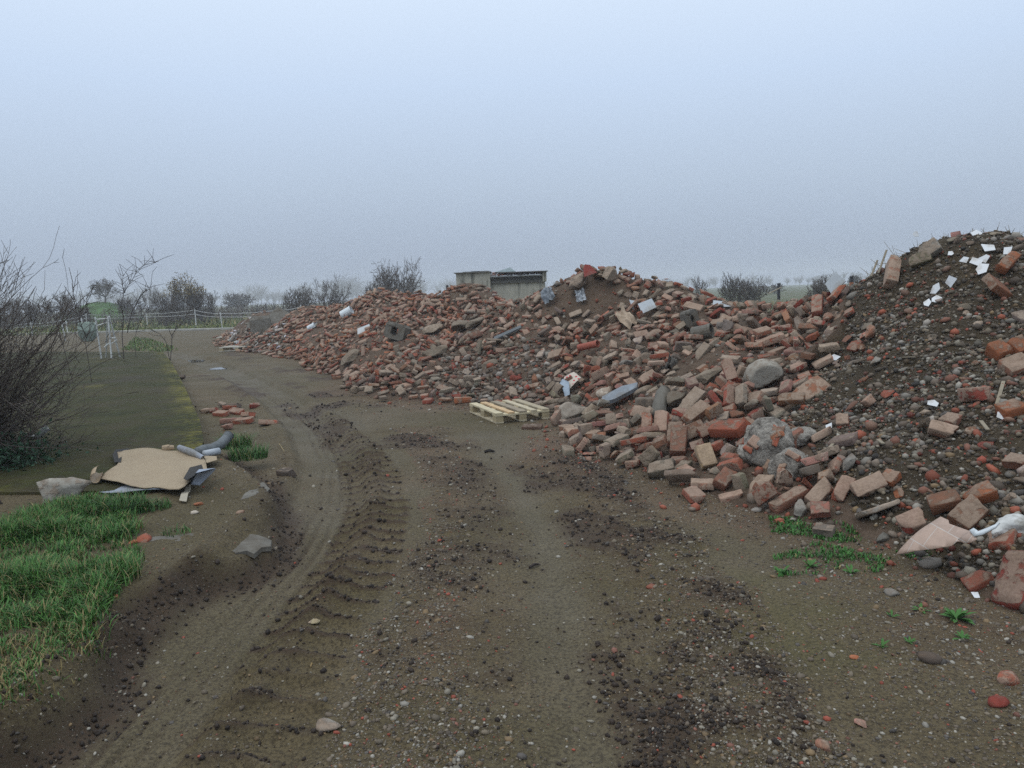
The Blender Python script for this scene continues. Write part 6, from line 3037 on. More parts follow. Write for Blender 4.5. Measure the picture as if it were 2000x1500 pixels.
-471,2216,80,-8,-55,-26,0,
-494,2426,152,-28,-48,-5,4,
-603,2246,35,8,4,-28,2,
-444,1814,28,-23,-11,3,1,
-290,1590,35,-49,-2,-8,7,
-433,2293,123,-9,3,50,2,
-695,2724,141,7,0,25,2,
-955,2641,4,0,59,9,2,
-81,1382,48,-8,0,52,6,
-624,2206,11,-8,3,47,0,
-534,2430,126,-4,5,-31,6,
-349,2333,169,-7,-7,18,2,
-833,2615,54,-8,-51,-14,3,
-460,1834,15,42,-11,11,1,
325,1253,138,3,59,4,0,
-335,1873,80,6,5,-30,1,
-399,2336,153,-9,-16,22,2,
-789,2644,85,-30,49,9,3,
115,1058,23,2,8,-60,1,
182,1322,118,-13,59,-15,2,
-1,1298,43,3,9,-39,7,
-1090,3235,93,3,-8,16,1,
-433,1866,42,28,50,1,5,
-1214,3195,11,29,-9,7,1,
-201,1870,125,9,-3,-9,2,
-486,2280,100,50,6,-28,0,
-642,2443,79,-3,-58,5,6,
-963,2992,95,-9,-15,40,4,
-378,2162,104,-22,0,0,3,
-842,2659,58,50,-3,-19,3,
-776,2687,99,11,1,-28,3,
-72,1343,38,8,-4,5,2,
-502,2354,124,-50,-3,-12,2,
-587,2121,10,4,11,54,3,
-302,1872,101,-10,2,44,2,
-39,1897,159,5,5,8,2,
123,734,9,0,-2,1,2,
313,823,74,-3,8,-59,3,
-625,2492,99,7,50,-4,4,
-1375,3615,3,0,0,37,2,
-619,2668,136,-6,1,-16,5,
-748,2475,38,0,5,20,4,
-369,1886,74,-45,-8,5,2,
-897,2707,44,-26,2,14,3,
-605,2163,15,-57,-4,-3,3,
-21,1934,151,-9,-9,-45,2,
-993,2795,18,-3,33,-49,2,
-858,2645,43,51,-3,31,5,
-134,1891,156,-7,53,4,7,
190,1095,64,-4,-1,13,5,
-221,1939,141,-17,0,44,2,
241,734,44,6,1,-30,2,
-119,1616,77,-27,6,-44,3,
-512,2433,146,44,6,23,2,
190,1109,64,32,8,-47,1,
-523,2296,89,-18,20,14,4,
239,888,64,3,7,-47,3,
47,1176,23,-5,57,-4,7,
-1009,2823,19,8,0,-58,4,
-721,2564,90,-11,-9,47,6,
-1041,2855,17,57,-5,25,2,
-666,2372,60,3,4,37,0,
389,907,129,4,45,7,7,
-63,1379,52,-8,-6,39,7,
-527,2484,143,-22,7,5,2,
-309,1631,47,-15,0,-12,3,
-902,2946,75,12,-59,-4,2,
44,1195,28,-1,-6,41,7,
320,1109,111,-10,54,-9,1,
-950,2721,24,-11,44,9,5,
-58,1436,76,-3,54,8,2,
-441,2013,61,13,12,-21,5,
237,969,75,-36,2,45,7,
283,916,83,-26,14,4,4,
22,1199,25,-35,14,2,7,
-767,2627,92,52,15,15,4,
152,1147,56,11,1,-22,5,
-18,1452,95,-9,3,47,2,
-944,2931,51,-8,48,14,4,
-221,1678,75,-47,-4,-31,3,
-1004,2854,23,-11,-12,49,3,
-505,1987,22,7,-55,-16,2,
-783,2489,25,10,0,-16,2,
1,1430,103,-4,-15,9,0,
-430,2411,172,-5,-5,60,4,
-584,2380,91,-5,18,58,4,
-1010,2771,4,0,59,13,1,
-760,2507,54,7,5,50,2,
-289,1688,62,-3,4,59,3,
-707,2539,87,19,5,-30,2,
-47,1560,104,30,9,-52,6,
-588,2396,101,-5,-1,-51,4,
-105,1381,48,35,-2,0,4,
-1237,3394,33,17,-6,-27,0,
-1070,3000,41,-44,12,-19,2,
-856,2503,11,1,-1,7,2,
-684,2563,99,13,54,-2,2,
-638,2508,98,9,-5,27,0,
-420,2410,172,-26,-11,27,3,
-411,2116,82,4,-1,35,4,
-882,2530,3,0,-60,4,2,
-1101,2922,11,-30,-13,26,3,
-988,3040,109,12,-25,-45,4,
21,1472,124,10,7,-33,0,
-808,2494,16,-1,-10,16,0,
-621,2561,124,-11,53,10,0,
-707,2427,42,3,45,30,4,
-1038,3094,99,9,51,5,2,
174,972,53,-1,1,-21,3,
-28,1484,104,-7,49,-4,7,
-544,2119,21,56,14,15,4,
10,1626,135,-21,24,2,6,
-1101,3120,52,-7,48,21,2,
-1005,2937,60,-16,-13,45,5,
-688,2676,131,2,2,-32,2,
-975,3069,109,-1,0,6,3,
313,963,91,-13,-24,49,3,
-1328,3656,36,-1,-6,9,3,
-495,2176,65,-3,50,9,4,
-268,1836,103,-57,-10,14,4,
-122,1817,120,8,5,-18,3,
-298,1846,90,54,1,-18,4,
-1356,3694,31,56,0,16,2,
-106,1312,28,29,-4,37,7,
-424,1830,40,-51,-5,-12,4,
-45,1883,159,-2,-7,57,4,
-345,2243,139,19,22,15,4,
-279,1522,19,51,1,23,0,
-1097,3254,97,34,-21,-22,2,
-901,2630,23,36,7,-41,0,
-288,2230,145,-5,4,-53,2,
-472,1842,7,1,-13,2,4,
-266,1891,115,-58,2,19,4,
-357,2230,132,12,57,-6,2,
-181,1599,63,42,2,-8,2,
-46,1576,102,4,-7,-8,0,
-43,1577,113,5,-7,-24,0,
47,1116,16,2,-5,9,7,
-792,2711,95,9,13,-41,0,
100,949,20,7,-47,19,6,
13,1361,77,-7,-8,31,7,
-1371,3731,23,-1,0,2,0,
-466,1884,24,46,-2,-39,4,
-1022,3128,109,2,-8,28,1,
-384,2269,132,-8,-2,41,2,
-1155,3082,11,-7,-7,17,5,
-189,1902,147,-9,0,-54,3,
45,1600,146,9,4,-3,0,
333,861,88,-3,51,-4,2,
-594,2285,51,-10,1,45,1,
-300,1902,108,5,-7,-4,3,
-836,2571,34,-3,10,-54,3,
339,921,101,49,-11,21,6,
50,1394,107,-5,-51,-31,7,
-82,1562,83,8,4,-35,4,
-237,1317,17,-3,1,18,1,
61,1108,12,-25,1,-19,4,
-713,2289,3,0,-60,-11,1,
-503,2303,97,-5,51,1,2,
-476,1895,19,15,50,-9,3,
203,1106,66,-8,3,42,4,
-579,2351,87,6,-2,-46,1,
-270,2359,174,-14,-13,4,2,
-1139,3322,82,-8,6,48,3,
10,1653,138,3,-5,-3,0,
-1050,2832,4,0,60,-24,2,
-338,2414,172,27,-2,-25,4,
372,1052,119,15,49,-11,3,
-996,2885,28,5,43,-27,2,
-969,2901,45,-46,25,14,2,
-983,3082,113,0,-1,-1,6,
-46,1186,11,2,-2,-4,7,
-936,2932,57,-14,6,-11,2,
-543,2369,102,-4,10,-55,2,
-203,1918,151,-55,-7,17,7,
-999,2868,25,9,2,55,0,
-471,2474,166,-54,10,-7,4,
124,1029,32,10,-50,22,6,
8,1418,97,-6,-10,22,1,
148,974,36,5,-7,-5,2,
347,1131,118,10,-6,-47,4,
-404,1678,6,0,-56,-30,0,
-675,2456,67,-8,-25,3,4,
-977,2931,53,3,-3,6,0,
-117,1778,111,37,22,20,2,
4,1736,136,0,-53,-36,0,
-746,2382,11,53,-5,-25,2,
-541,2499,140,-13,4,-55,4,
-705,2456,53,-41,1,19,4,
-76,1738,115,4,3,-4,0,
-312,2061,116,32,10,-6,3,
-222,1780,95,23,-37,19,2,
263,1221,119,34,-5,-1,7,
-993,2759,11,0,-1,17,3,
-797,2454,8,-8,-1,34,5,
329,959,89,-5,1,31,2,
-653,2511,88,8,-4,-8,1,
-662,2453,70,-17,4,43,2,
-70,1459,80,0,7,-50,5,
-813,2473,8,0,8,58,1,
-1038,3079,93,-13,-2,35,2,
-592,2544,127,3,7,-31,1,
-749,2455,27,-8,6,54,2,
92,989,15,-37,4,39,7,
1,1476,114,7,51,22,5,
344,1151,118,-2,-2,37,3,
-57,1222,17,-3,37,-37,4,
-422,2152,81,-37,21,14,4,
314,957,91,-24,3,-54,7,
-96,1480,78,-13,-4,35,1,
-828,2511,16,15,-43,13,4,
-166,1947,164,-1,-3,-56,6,
-14,1490,107,6,-9,-5,1,
-47,1229,18,4,-4,5,4,
-374,1766,46,-20,53,12,0,
-756,2562,72,-17,-52,-1,4,
-496,2162,60,-39,-6,34,4,
-150,1966,173,0,-7,60,6,
-358,1832,61,7,-5,-5,2,
-492,2117,46,-5,-6,-43,3,
-73,1872,158,-2,-7,33,2,
-927,2919,53,25,-1,-38,3,
-764,2581,74,-58,4,13,4,
-131,1837,129,-9,-6,41,0,
-509,2192,61,-44,23,20,4,
-747,2709,123,-7,9,-43,6,
-810,2600,64,-4,49,5,1,
-482,2210,81,43,11,-33,4,
-82,1853,150,-9,-2,50,0,
-300,1831,82,-3,52,6,0,
131,1058,34,-1,1,0,2,
239,1048,85,30,1,34,2,
69,1276,58,4,-7,7,4,
-730,2598,91,-10,0,51,2,
-346,1844,73,11,-3,3,0,
-80,1803,128,7,6,-25,4,
-321,1777,62,-48,-23,-11,4,
92,1260,59,-5,7,59,3,
302,1049,99,52,27,5,2,
288,1056,97,4,-27,-58,2,
-1152,3044,6,-24,-30,-30,4,
-355,1872,73,-4,6,60,0,
-301,1548,22,26,51,5,1,
-907,2672,36,6,11,-38,4,
-498,2291,97,-37,52,0,4,
-942,2665,13,10,5,-33,5,
-183,1579,63,-54,-1,29,1,
-377,2280,141,6,-4,35,3,
-526,2303,92,6,-8,0,4]
# ------------------------------------------------------------------ hand-placed pieces
def hero_shape(kind, L, W, H, seed):
    if kind == 'roundblock': return block_shape(L, W, H, seed, False, (10, 7, 6), 0.045, 0.012)
    if kind == 'chunk': return stone_shape(L, W, H, seed, 3, -14, 0.10)
    return block_shape(L, W, H, seed, kind == 'half')
for i, h in enumerate(HERO):
    shape, px, py, yaw, pitch, roll, L, W, H, lift, tint, nm, cat, lab = h
    L, W, H = L * 0.9, W * 0.9, H * 0.93
    o = link(nm, piece_mesh(nm, hero_shape(shape, L, W, H, 100 + i)), None, hero_matrix(px, py, yaw, pitch, roll, lift))
    o.color = (*TINT[tint], 1); tag(o, lab, cat, {'brick': 'bricks in the rubble heaps'}.get(nm))
for i, s in enumerate(STONES):
    shape, px, py, yaw, L, W, H, lift, tint, nm, cat, lab = s
    sub = 4 if L > 0.3 else 3
    M = hero_matrix(px, py, yaw, 0, 0, lift)
    if nm == 'limestone_rock': M.translation = Vector(atZ(px, py, 0.14)) + Vector((0, 0, 0.08))
    o = link(nm, piece_mesh(nm, stone_shape(L, W, H, 300 + i, sub, 3 if shape == 'round' else 8, 0.2 if shape == 'round' else 0.6 if nm == 'limestone_rock' else 0.42), None, True), None, M)
    o.color = (*TINT[tint], 1); tag(o, lab, cat, {'boulder': 'boulders in the rubble heaps'}.get(nm))

# ------------------------------------------------------------------ settled pieces (positions worked out beforehand by dropping them on the heap)
KDIM = [(.28, .135, .066), (.25, .12, .065), (.15, .13, .066), (.18, .13, .066), (.12, .10, .07), (.20, .15, .10), (.16, .13, .035), (.09, .07, .055)]
_bk = np.array(BAKED, float).reshape(-1, 7)          # x, y, z in cm, turn about X, Y, Z in steps of 3 degrees, kind
B_P = _bk[:, :3] / 100; B_K = _bk[:, 6].astype(int)
B_M = np.array([Euler([R(3 * a) for a in e], 'XYZ').to_matrix() for e in _bk[:, 3:6]])
B_R = np.where(inpoly(B_P[:, 0], B_P[:, 1], FINE), 1, 0); B_V = np.full(len(B_P), 6)
def qmat(q):
    w, x, y, z = q.T
    return np.stack([1 - 2 * (y * y + z * z), 2 * (x * y - w * z), 2 * (x * z + w * y), 2 * (x * y + w * z), 1 - 2 * (x * x + z * z), 2 * (y * z - w * x),
                     2 * (x * z - w * y), 2 * (y * z + w * x), 1 - 2 * (x * x + y * y)], 1).reshape(-1, 3, 3)
rp = np.random.default_rng(77)
PAL = {'n': ['red', 'red', 'dusty', 'dusty', 'dusty', 'brown', 'grey', 'darkred', 'grey', 'pink', 'graybrown', 'graybrown', 'clean'], 'far': ['orange', 'red', 'dusty', 'dusty', 'red', 'orange', 'brown', 'pink'],
       'fine': ['graybrown', 'graybrown', 'concrete', 'darkstone', 'dusty', 'darkred', 'graybrown', 'graybrown'], 'white': ['concrete', 'white', 'grey', 'pink', 'dusty', 'concrete', 'clean'],
       'stone': ['graybrown', 'graybrown', 'dusty', 'concrete', 'brown', 'grey', 'darkstone']}
def tint_of(i):
    x, y, z = B_P[i]; k = B_K[i]
    if in_white[i]: key = 'white'
    elif B_R[i] == 1: key = 'fine'
    elif k in (4, 5, 7): key = 'stone'
    else: key = 'far' if (y > 15.5 and x < -1.0) else 'n'
    nm = PAL[key][rp.integers(len(PAL[key]))]
    c = np.array(TINT[nm]) * rp.uniform(0.75, 1.25) * (1 + rp.uniform(-0.07, 0.07, 3))
    return nm, c
in_white = inpoly(B_P[:, 0], B_P[:, 1], WHITE)
tints = [tint_of(i) for i in range(len(B_P))]
dist = np.linalg.norm(B_P - CO, axis=1)
bigness = np.array([KDIM[k][0] * KDIM[k][1] for k in B_K]) ** 0.5 / dist * np.minimum(1, (B_V + 2) / 6.0)
u_, v_ = proj(B_P)
inframe = (u_ > -20) & (u_ < 2030) & (v_ < 1510)
isbrick = np.isin(B_K, [0, 1, 2, 3]); order = np.argsort(-bigness)
pick_b = [i for i in order if isbrick[i] and inframe[i]][:300 - sum(h[11] == 'brick' for h in HERO) - 14]
pick_s = [i for i in order if not isbrick[i] and inframe[i]][:150]
# detailed prototypes for the countable ones
NV = 6
PROTO = {k: [piece_mesh('brick' if k < 4 else 'stone', block_shape(*KDIM[k], 500 + k * 10 + v, k in (2, 3) or v % 3 == 0) if k < 4 else stone_shape(*KDIM[k], 500 + k * 10 + v, 3, -15, 0.10), None, False) for v in range(NV)] for k in range(8)}
LAND = [('the pale round boulder', 1493, 757), ('the blue-grey slab', 1217, 790), ('the hollow grey block', 1351, 648), ('the mortar mass', 1510, 895), ('the yellow wedge brick', 1385, 912), ('the wooden pallet', 995, 778),
        ('the large clean red block', 1511, 686), ('the red plate on the crest', 1160, 530), ('the flower-print lino', 1120, 762), ('the tilted clean brick', 1432, 870), ('the grey concrete post', 1300, 800),
        ('the tile-pattern sheet', 1830, 1055), ('the big mound masonry block', 1752, 540), ('the beige folded cloth', 1228, 632), ('the white rock', 1125, 812), ('the standing mortar slab', 905, 645),
        ('the block with square hole', 780, 672), ('the white plastic drum', 685, 622), ('the mossy half-buried brick', 1590, 772), ('the tall leaning brick', 1612, 612), ('the long grey-brown boulder', 853, 700),
        ('the oblong dark boulder', 1136, 560), ('the low brick cluster', 1703, 966), ('the dark paving block', 1040, 838), ('the hut wall', 980, 570), ('the orange track-edge brick', 905, 786), ('the mortar-striped brick', 1548, 640),
        ('the white tile shards', 1900, 530), ('the grey-capped dark brick', 1905, 784), ('the grey triangular stone', 1668, 912)]
LN = np.array([(a, b) for _, a, b in LAND], float)
WORD = dict(red='red', clean='bright red', dusty='dusty', brown='brown', grey='grey', orange='orange', pink='pinkish', graybrown='grey-brown', concrete='pale grey', darkstone='dark', darkred='dark red', white='whitish')
used = set()
def compose(i, noun):
    M = B_M[i]; up = np.abs(M[2]); x, y = u_[i], v_[i]
    pose = ('lying flat', 'on its side', 'standing on end')[[2, 1, 0][int(np.argmax(up))]] if np.max(up) > 0.86 else 'tilted'
    ordr = np.argsort(np.hypot(LN[:, 0] - x, (LN[:, 1] - y) * 1.4))
    for j in ordr[:5]:
        dx, dy = x - LN[j, 0], y - LN[j, 1]; r_ = math.hypot(dx, dy)
        near = 'just ' if r_ < 45 else ('' if r_ < 95 else 'farther ')
        if abs(dx) > abs(dy) * 2: rel = 'right of' if dx > 0 else 'left of'
        elif abs(dy) > abs(dx) * 2: rel = 'below' if dy > 0 else 'above'
        else: rel = ('below and ' if dy > 0 else 'above and ') + ('right of' if dx > 0 else 'left of')
        lab = f"{WORD.get(tints[i][0], tints[i][0])} {noun} {pose}, {near}{rel} {LAND[j][0]}"
        if lab not in used and len(lab.split()) <= 16:
            used.add(lab); return lab
    for ext in ('smaller', 'partly buried', 'mud-stained', 'chipped', 'half hidden'):
        l2 = ext + ' ' + ' '.join(lab.split()[:15])
        if l2 not in used:
            used.add(l2); return l2
    return l2
NOUN = {0: 'whole brick', 1: 'worn brick', 2: 'half brick', 3: 'broken brick', 4: 'stone chunk', 5: 'mortar chunk', 6: 'flat fragment', 7: 'small stone'}
NAME = {0: 'brick', 1: 'brick', 2: 'brick', 3: 'brick', 4: 'stone_chunk', 5: 'mortar_chunk', 6: 'masonry_fragment', 7: 'stone_chunk'}
GRP = {'brick': 'bricks in the rubble heaps', 'stone_chunk': 'stone chunks in the rubble heaps', 'mortar_chunk': 'mortar chunks in the rubble heaps', 'masonry_fragment': 'flat fragments in the rubble heaps'}
CATG = {'brick': 'brick', 'stone_chunk': 'stone', 'mortar_chunk': 'mortar chunk', 'masonry_fragment': 'fragment'}
for i in list(pick_b) + list(pick_s):
    k = B_K[i]; me = PROTO[k][rp.integers(NV)]
    s = rp.uniform(0.80, 1.0, 3); s[0] *= rp.uniform(0.7, 1.0) if rp.random() < .5 else 1.03
    M3 = Matrix([list(r_) for r_ in (B_M[i] * s[None, :])]).to_4x4(); M3.translation = Vector(B_P[i])
    o = link(NAME[k], me); o.matrix_world = M3; o.color = (*tints[i][1], 1)
    tag(o, compose(i, NOUN[k]), CATG[NAME[k]], GRP[NAME[k]])
# all smaller or farther ones in one mesh
rest = np.ones(len(B_P), bool); rest[list(pick_b) + list(pick_s)] = False
def join_pieces(name, items, label, mat=None, smooth=False):
    """items: list of (shape, 3x3 array, position, colour)"""
    VV, FF, LL, MM, CC, OO = [], [], [], [], [], []; n = 0
    for (P, F, m), M, p, c in items:
        VV.append(P @ M.T + p); FF.append(F + n); n += len(P); LL.append(P); MM.append(m); CC.append(np.tile(c, (len(F), 1))); OO.append(np.tile(rp.random(3) * 40, (len(P), 1)))
    me = np_mesh(name, np.vstack(VV), np.vstack(FF), mat or M_PIECEJ, smooth, {'loc': np.vstack(LL), 'off': np.vstack(OO)}, {'mort': np.concatenate(MM), 'col': np.vstack(CC)})
    return tag(link(name, me), label, None, None, 'stuff')
LOW = {k: [block_shape(*KDIM[k], 700 + k * 10 + v, k in (2, 3), (3, 2, 1), 0.0015, 0.006) for v in range(5)] for k in range(4)}
MIDD = {k: [block_shape(*KDIM[k], 700 + k * 10 + v, k in (2, 3), (5, 3, 3), 0.008, 0.005) for v in range(5)] for k in range(4)}
for k in range(4, 8): LOW[k] = MIDD[k] = [stone_shape(*KDIM[k], 700 + k * 10 + v, 2, -14, 0.08) for v in range(5)]
def quadify(sh):
    P, F, m = sh
    return (P, np.hstack([F, F[:, 2:3]]), m) if F.shape[1] == 3 else sh
def triify(sh):
    P, F, m = sh
    if F.shape[1] == 3: return sh
    return P, np.vstack([F[:, [0, 1, 2]], F[:, [0, 2, 3]]]), np.r_[m, m]
LOWT = {k: [triify(s) for s in v] for k, v in LOW.items()}; MIDT = {k: [triify(s) for s in v] for k, v in MIDD.items()}
items = []
for i in np.nonzero(rest)[0]:
    k = B_K[i]; src = MIDT if dist[i] < 14 else LOWT
    items.append((src[k][rp.integers(5)], B_M[i] * (rp.uniform(0.66, 1.02, 3) * rp.uniform(0.8, 1.05))[None, :], B_P[i], tints[i][1]))
join_pieces('rubble', items, 'smaller and farther bricks, stones and mortar pieces piled on the heaps')

# ------------------------------------------------------------------ small fragments and gravel
def rand_rot(n, r):
    q = r.normal(size=(n, 4)); q /= np.linalg.norm(q, axis=1, keepdims=True); return qmat(q)
OCT = (np.array([(1, 0, 0), (0, 1, 0), (-1, 0, 0), (0, -1, 0), (0, 0, 1), (0, 0, -1.0)]), np.array([(0, 1, 4), (1, 2, 4), (2, 3, 4), (3, 0, 4), (1, 0, 5), (2, 1, 5), (3, 2, 5), (0, 3, 5)]))
def scatter(name, pos, size, cols, label, flat=0.6, r=None, big=0.8, smooth=True):
    """many little stones as one mesh; the largest get more faces"""
    r = r or np.random.default_rng(5); VV, FF, CC, n0 = [], [], [], 0
    vis = size / np.linalg.norm(pos - CO, axis=1); cut = np.quantile(vis, big)
    for (V, F), m in ((OCT, vis < cut), (ico(1), vis >= cut)):
        P, S, C = pos[m], size[m], cols[m]; n = len(P); nv = len(V)
        sc = S[:, None] * np.stack([r.uniform(0.75, 1.35, n), r.uniform(0.6, 1.1, n), r.uniform(0.35, 0.8, n) * flat / 0.6], 1)
        J = V[None] * (1 + 0.34 * (r.random((n, nv, 1)) - 0.5)) * sc[:, None, :]
        th = r.uniform(0, 6.283, n); tl = r.normal(0, 0.45, n); c, s = np.cos(th), np.sin(th)
        x, y, z = J[..., 0], J[..., 1], J[..., 2]; ct, st = np.cos(tl)[:, None], np.sin(tl)[:, None]
        x, z = x * ct + z * st, -x * st + z * ct
        W = np.stack([x * c[:, None] - y * s[:, None], x * s[:, None] + y * c[:, None], z], -1) + P[:, None, :]
        VV.append(W.reshape(-1, 3)); FF.append((F[None] + (np.arange(n) * nv)[:, None, None]).reshape(-1, 3) + n0); CC.append(np.repeat(C, len(F), 0)); n0 += n * nv
    me = np_mesh(name, np.vstack(VV), np.vstack(FF), M_GRAVEL, smooth, {}, {'col': np.vstack(CC)})
    return tag(link(name, me), label, None, None, 'stuff')
_t = NT('gravel_stone', 0.7, 0.35)
_c = _t.attr('col', 'Vector'); _t.color(_t.mix(_t.rng(_t.noise(_t.pos(), 180, 3), 0.3, 0.7, 0, 0.5), _c, _t.mix(1.0, _c, (0.55, 0.52, 0.48), 'MULTIPLY'))); M_GRAVEL = _t.m
def pebble_cols(n, r, redness=0.06):
    base = np.array([lin(152, 144, 128), lin(128, 116, 98), lin(110, 98, 84), lin(172, 166, 154), lin(134, 112, 82), lin(96, 90, 84), lin(140, 96, 80), lin(118, 106, 90)])
    c = base[r.choice(8, n, p=[.14, .2, .22, .06, .1, .12, .03, .13])] * r.uniform(0.5, 1.0, (n, 1))
    m = r.random(n) < redness; c[m] = np.array(lin(150, 78, 60)) * r.uniform(0.7, 1.2, (m.sum(), 1)); return c
r_ = np.random.default_rng(21)
def ground_gravel(N):
    # uniform in view angle so the near ground gets its share, thinned by the gravel field
    a = r_.uniform(-0.66, 0.66, N); d = 2.2 * (13.0 / 2.2) ** (r_.random(N) ** 1.0)
    x, y = d * np.tan(a), d
    f = ground_fields(x, y); hd = polydist(x, y, heap_poly)
    keep = (r_.random(N) < np.clip(f['grav'] * 1.25 + 0.04, 0, 1)) & (hd < 0.15)
    x, y, z = x[keep], y[keep], f['z'][keep]
    s = np.clip(r_.lognormal(math.log(0.0040), 0.5, len(x)), 0.0022, 0.018) * (0.75 + 0.09 * y)
    return np.stack([x, y, z + s * 0.12], 1), s
p_, s_ = ground_gravel(150000)
p_, s_ = p_[:52000], s_[:52000]
scatter('gravel', p_, s_, pebble_cols(len(p_), r_, 0.025), 'pebbles and small gravel strewn over the muddy track')
# dark crumbs of earth
N = 120000
a_ = r_.uniform(-0.66, 0.66, N); d_ = 2.2 * (13.0 / 2.2) ** r_.random(N); x_, y_ = d_ * np.tan(a_), d_; f_ = ground_fields(x_, y_)
k_ = (r_.random(N) < np.clip(f_['dark'] * 0.9 - 0.12, 0, 1) ** 1.2 + 0.006) & (polydist(x_, y_, heap_poly) < 0.1)
x_, y_, z_ = x_[k_][:34000], y_[k_][:34000], f_['z'][k_][:34000]; s_ = np.clip(r_.lognormal(math.log(0.0052), 0.5, len(x_)), 0.0025, 0.014) * (0.75 + 0.09 * y_)
c_ = np.array(lin(50, 40, 32)) * r_.uniform(0.5, 1.3, (len(x_), 1))
scatter('mud_crumbs', np.stack([x_, y_, z_ + s_ * 0.25], 1), s_, c_, 'dark crumbs of churned earth along the tyre ruts', 0.9, r_, 0.8, False)
# gravel and splinters on the earth mound
def on_mound(N, keep, med, sg, lo, hi, inside, dens):
    x = r_.uniform(0.5, 8.5, N) if inside else r_.uniform(-8, 8, N); y = r_.uniform(2.8, 14, N) if inside else r_.uniform(3, 20, N)
    m = inpoly(x, y, MOUND) == inside; z = hz(x, y); hd = polydist(x, y, heap_poly); u, v = proj(np.stack([x, y, z], 1))
    w = np.clip((7.0 / np.hypot(x, y)) ** 1.3 * dens, 0, 1) * np.clip(0.8 + 1.7 * fbm(x, y, 1.3, 3, 333), 0.2, 1)
    k = m & (u < 2600) & (r_.random(N) < w) & (hd > (0.0 if inside else -0.45)); k &= (hd > 0) | (r_.random(N) < 0.4 * np.exp(hd * 5))
    x, y, z, hd = x[k][:keep], y[k][:keep], z[k][:keep], hd[k][:keep]; inm = np.full(len(x), inside)
    zz = np.where(hd > 0.02, z + heap_dz(x, y, z, inm), ground_fields(x, y)['z']); s = np.clip(r_.lognormal(math.log(med), sg, len(x)), lo, hi)
    return np.stack([x, y, zz + s * 0.28], 1), s
p_, s_ = on_mound(230000, 50000, 0.0105, 0.5, 0.005, 0.034, True, 1.1)
c_ = pebble_cols(len(p_), r_, 0.05) * np.where(r_.random((len(p_), 1)) < 0.35, 0.45, 1.0)
scatter('mound_gravel', p_, s_, c_, 'pebbles, clods and crumbs covering the earth mound', 0.8, r_, 0.85, False)
FRC = np.array([lin(150, 84, 62), lin(126, 112, 98), lin(140, 134, 124), lin(122, 82, 66), lin(92, 80, 68), lin(160, 152, 142), lin(134, 104, 86)])
p_, s_ = on_mound(30000, 2600, 0.026, 0.4, 0.014, 0.06, True, 0.5)
scatter('mound_splinters', p_, s_, FRC[r_.choice(7, len(p_), p=[.14, .24, .14, .12, .2, .06, .1])] * r_.uniform(0.6, 1.15, (len(p_), 1)), 'brick splinters and stone flakes strewn over the earth mound', 0.7, r_, 0.0, False)
p_, s_ = on_mound(90000, 60000, 0.034, 0.35, 0.018, 0.065, False, 1.6)
k_ = inpoly(p_[:, 0], p_[:, 1], FINE) & (r_.random(len(p_)) < 0.8); p_, s_ = p_[k_][:3200], s_[k_][:3200]
scatter('stone_splinters', p_, s_, FRC[r_.choice(7, len(p_), p=[.08, .32, .16, .1, .22, .04, .08])] * r_.uniform(0.55, 1.1, (len(p_), 1)), 'small grey stones tipped behind the wooden pallet', 0.8, r_, 0.0, False)
p_, s_ = on_mound(60000, 16000, 0.015, 0.5, 0.006, 0.05, False, 1.2)
scatter('brick_crumbs', p_, s_, FRC[r_.choice(7, len(p_), p=[.22, .2, .08, .2, .16, .04, .1])] * r_.uniform(0.6, 1.15, (len(p_), 1)), 'brick crumbs and stone splinters between the larger rubble', 0.8, r_, 0.75, False)
# ------------------------------------------------------------------ bare trees and shrubs
def branch_mesh(segs):
    """segs: list of (p0, p1, r0, r1) -> three-sided tapered tubes, all at once"""
    A = np.array([s[0] for s in segs]); B = np.array([s[1] for s in segs]); r0 = np.array([s[2] for s in segs]); r1 = np.array([s[3] for s in segs])
    d = B - A; d /= np.maximum(np.linalg.norm(d, axis=1, keepdims=True), 1e-6)
    h = np.where(np.abs(d[:, 2:3]) < 0.9, np.array([[0, 0, 1.0]]), np.array([[1.0, 0, 0]])); a = np.cross(d, h); a /= np.linalg.norm(a, axis=1, keepdims=True); b = np.cross(d, a)
    V = []
    for k in range(3):
        an = 2 * math.pi * k / 3; o = a * math.cos(an) + b * math.sin(an); V += [A + o * r0[:, None], B + o * r1[:, None]]
    V = np.stack(V, 1).reshape(-1, 3); n = len(segs)
    F = np.array([(0, 2, 3, 1), (2, 4, 5, 3), (4, 0, 1, 5)])
    return V, (F[None] + (np.arange(n) * 6)[:, None, None]).reshape(-1, 4)
def grow(segs, p, d, L, rad, depth, r, spread=0.6, nseg=4, kids=3, droop=0.0, upw=0.12, minr=0.004, shrink=0.62):
    p = np.array(p, float); d = np.array(d, float); d /= np.linalg.norm(d)
    sl = L / nseg
    for i in range(nseg):
        d = d + r.normal(0, 0.13, 3) + np.array([0, 0, upw - droop]); d /= np.linalg.norm(d)
        q = p + d * sl; ra = max(rad * (1 - 0.55 * i / nseg), minr); rb = max(rad * (1 - 0.55 * (i + 1) / nseg), minr)
        segs.append((p, q, ra, rb)); p = q
        if depth > 0:
            m = kids if i == nseg - 1 else (1 if r.random() < 0.8 else 0) + (r.random() < 0.4)
            for _ in range(int(m)):
                nd = d + r.normal(0, spread, 3); nd /= np.linalg.norm(nd)
                grow(segs, q, nd, L * shrink * r.uniform(0.75, 1.15), rb * 0.7, depth - 1, r, spread, max(2, nseg - 1), kids, droop, upw, minr, shrink)
M_BARK = simple('grey_brown_bark', lin(96, 88, 80), 0.9, 0.3, 6)
M_TWIG = simple('pale_grey_twig', lin(88, 80, 74), 0.85, 0.35, 5)
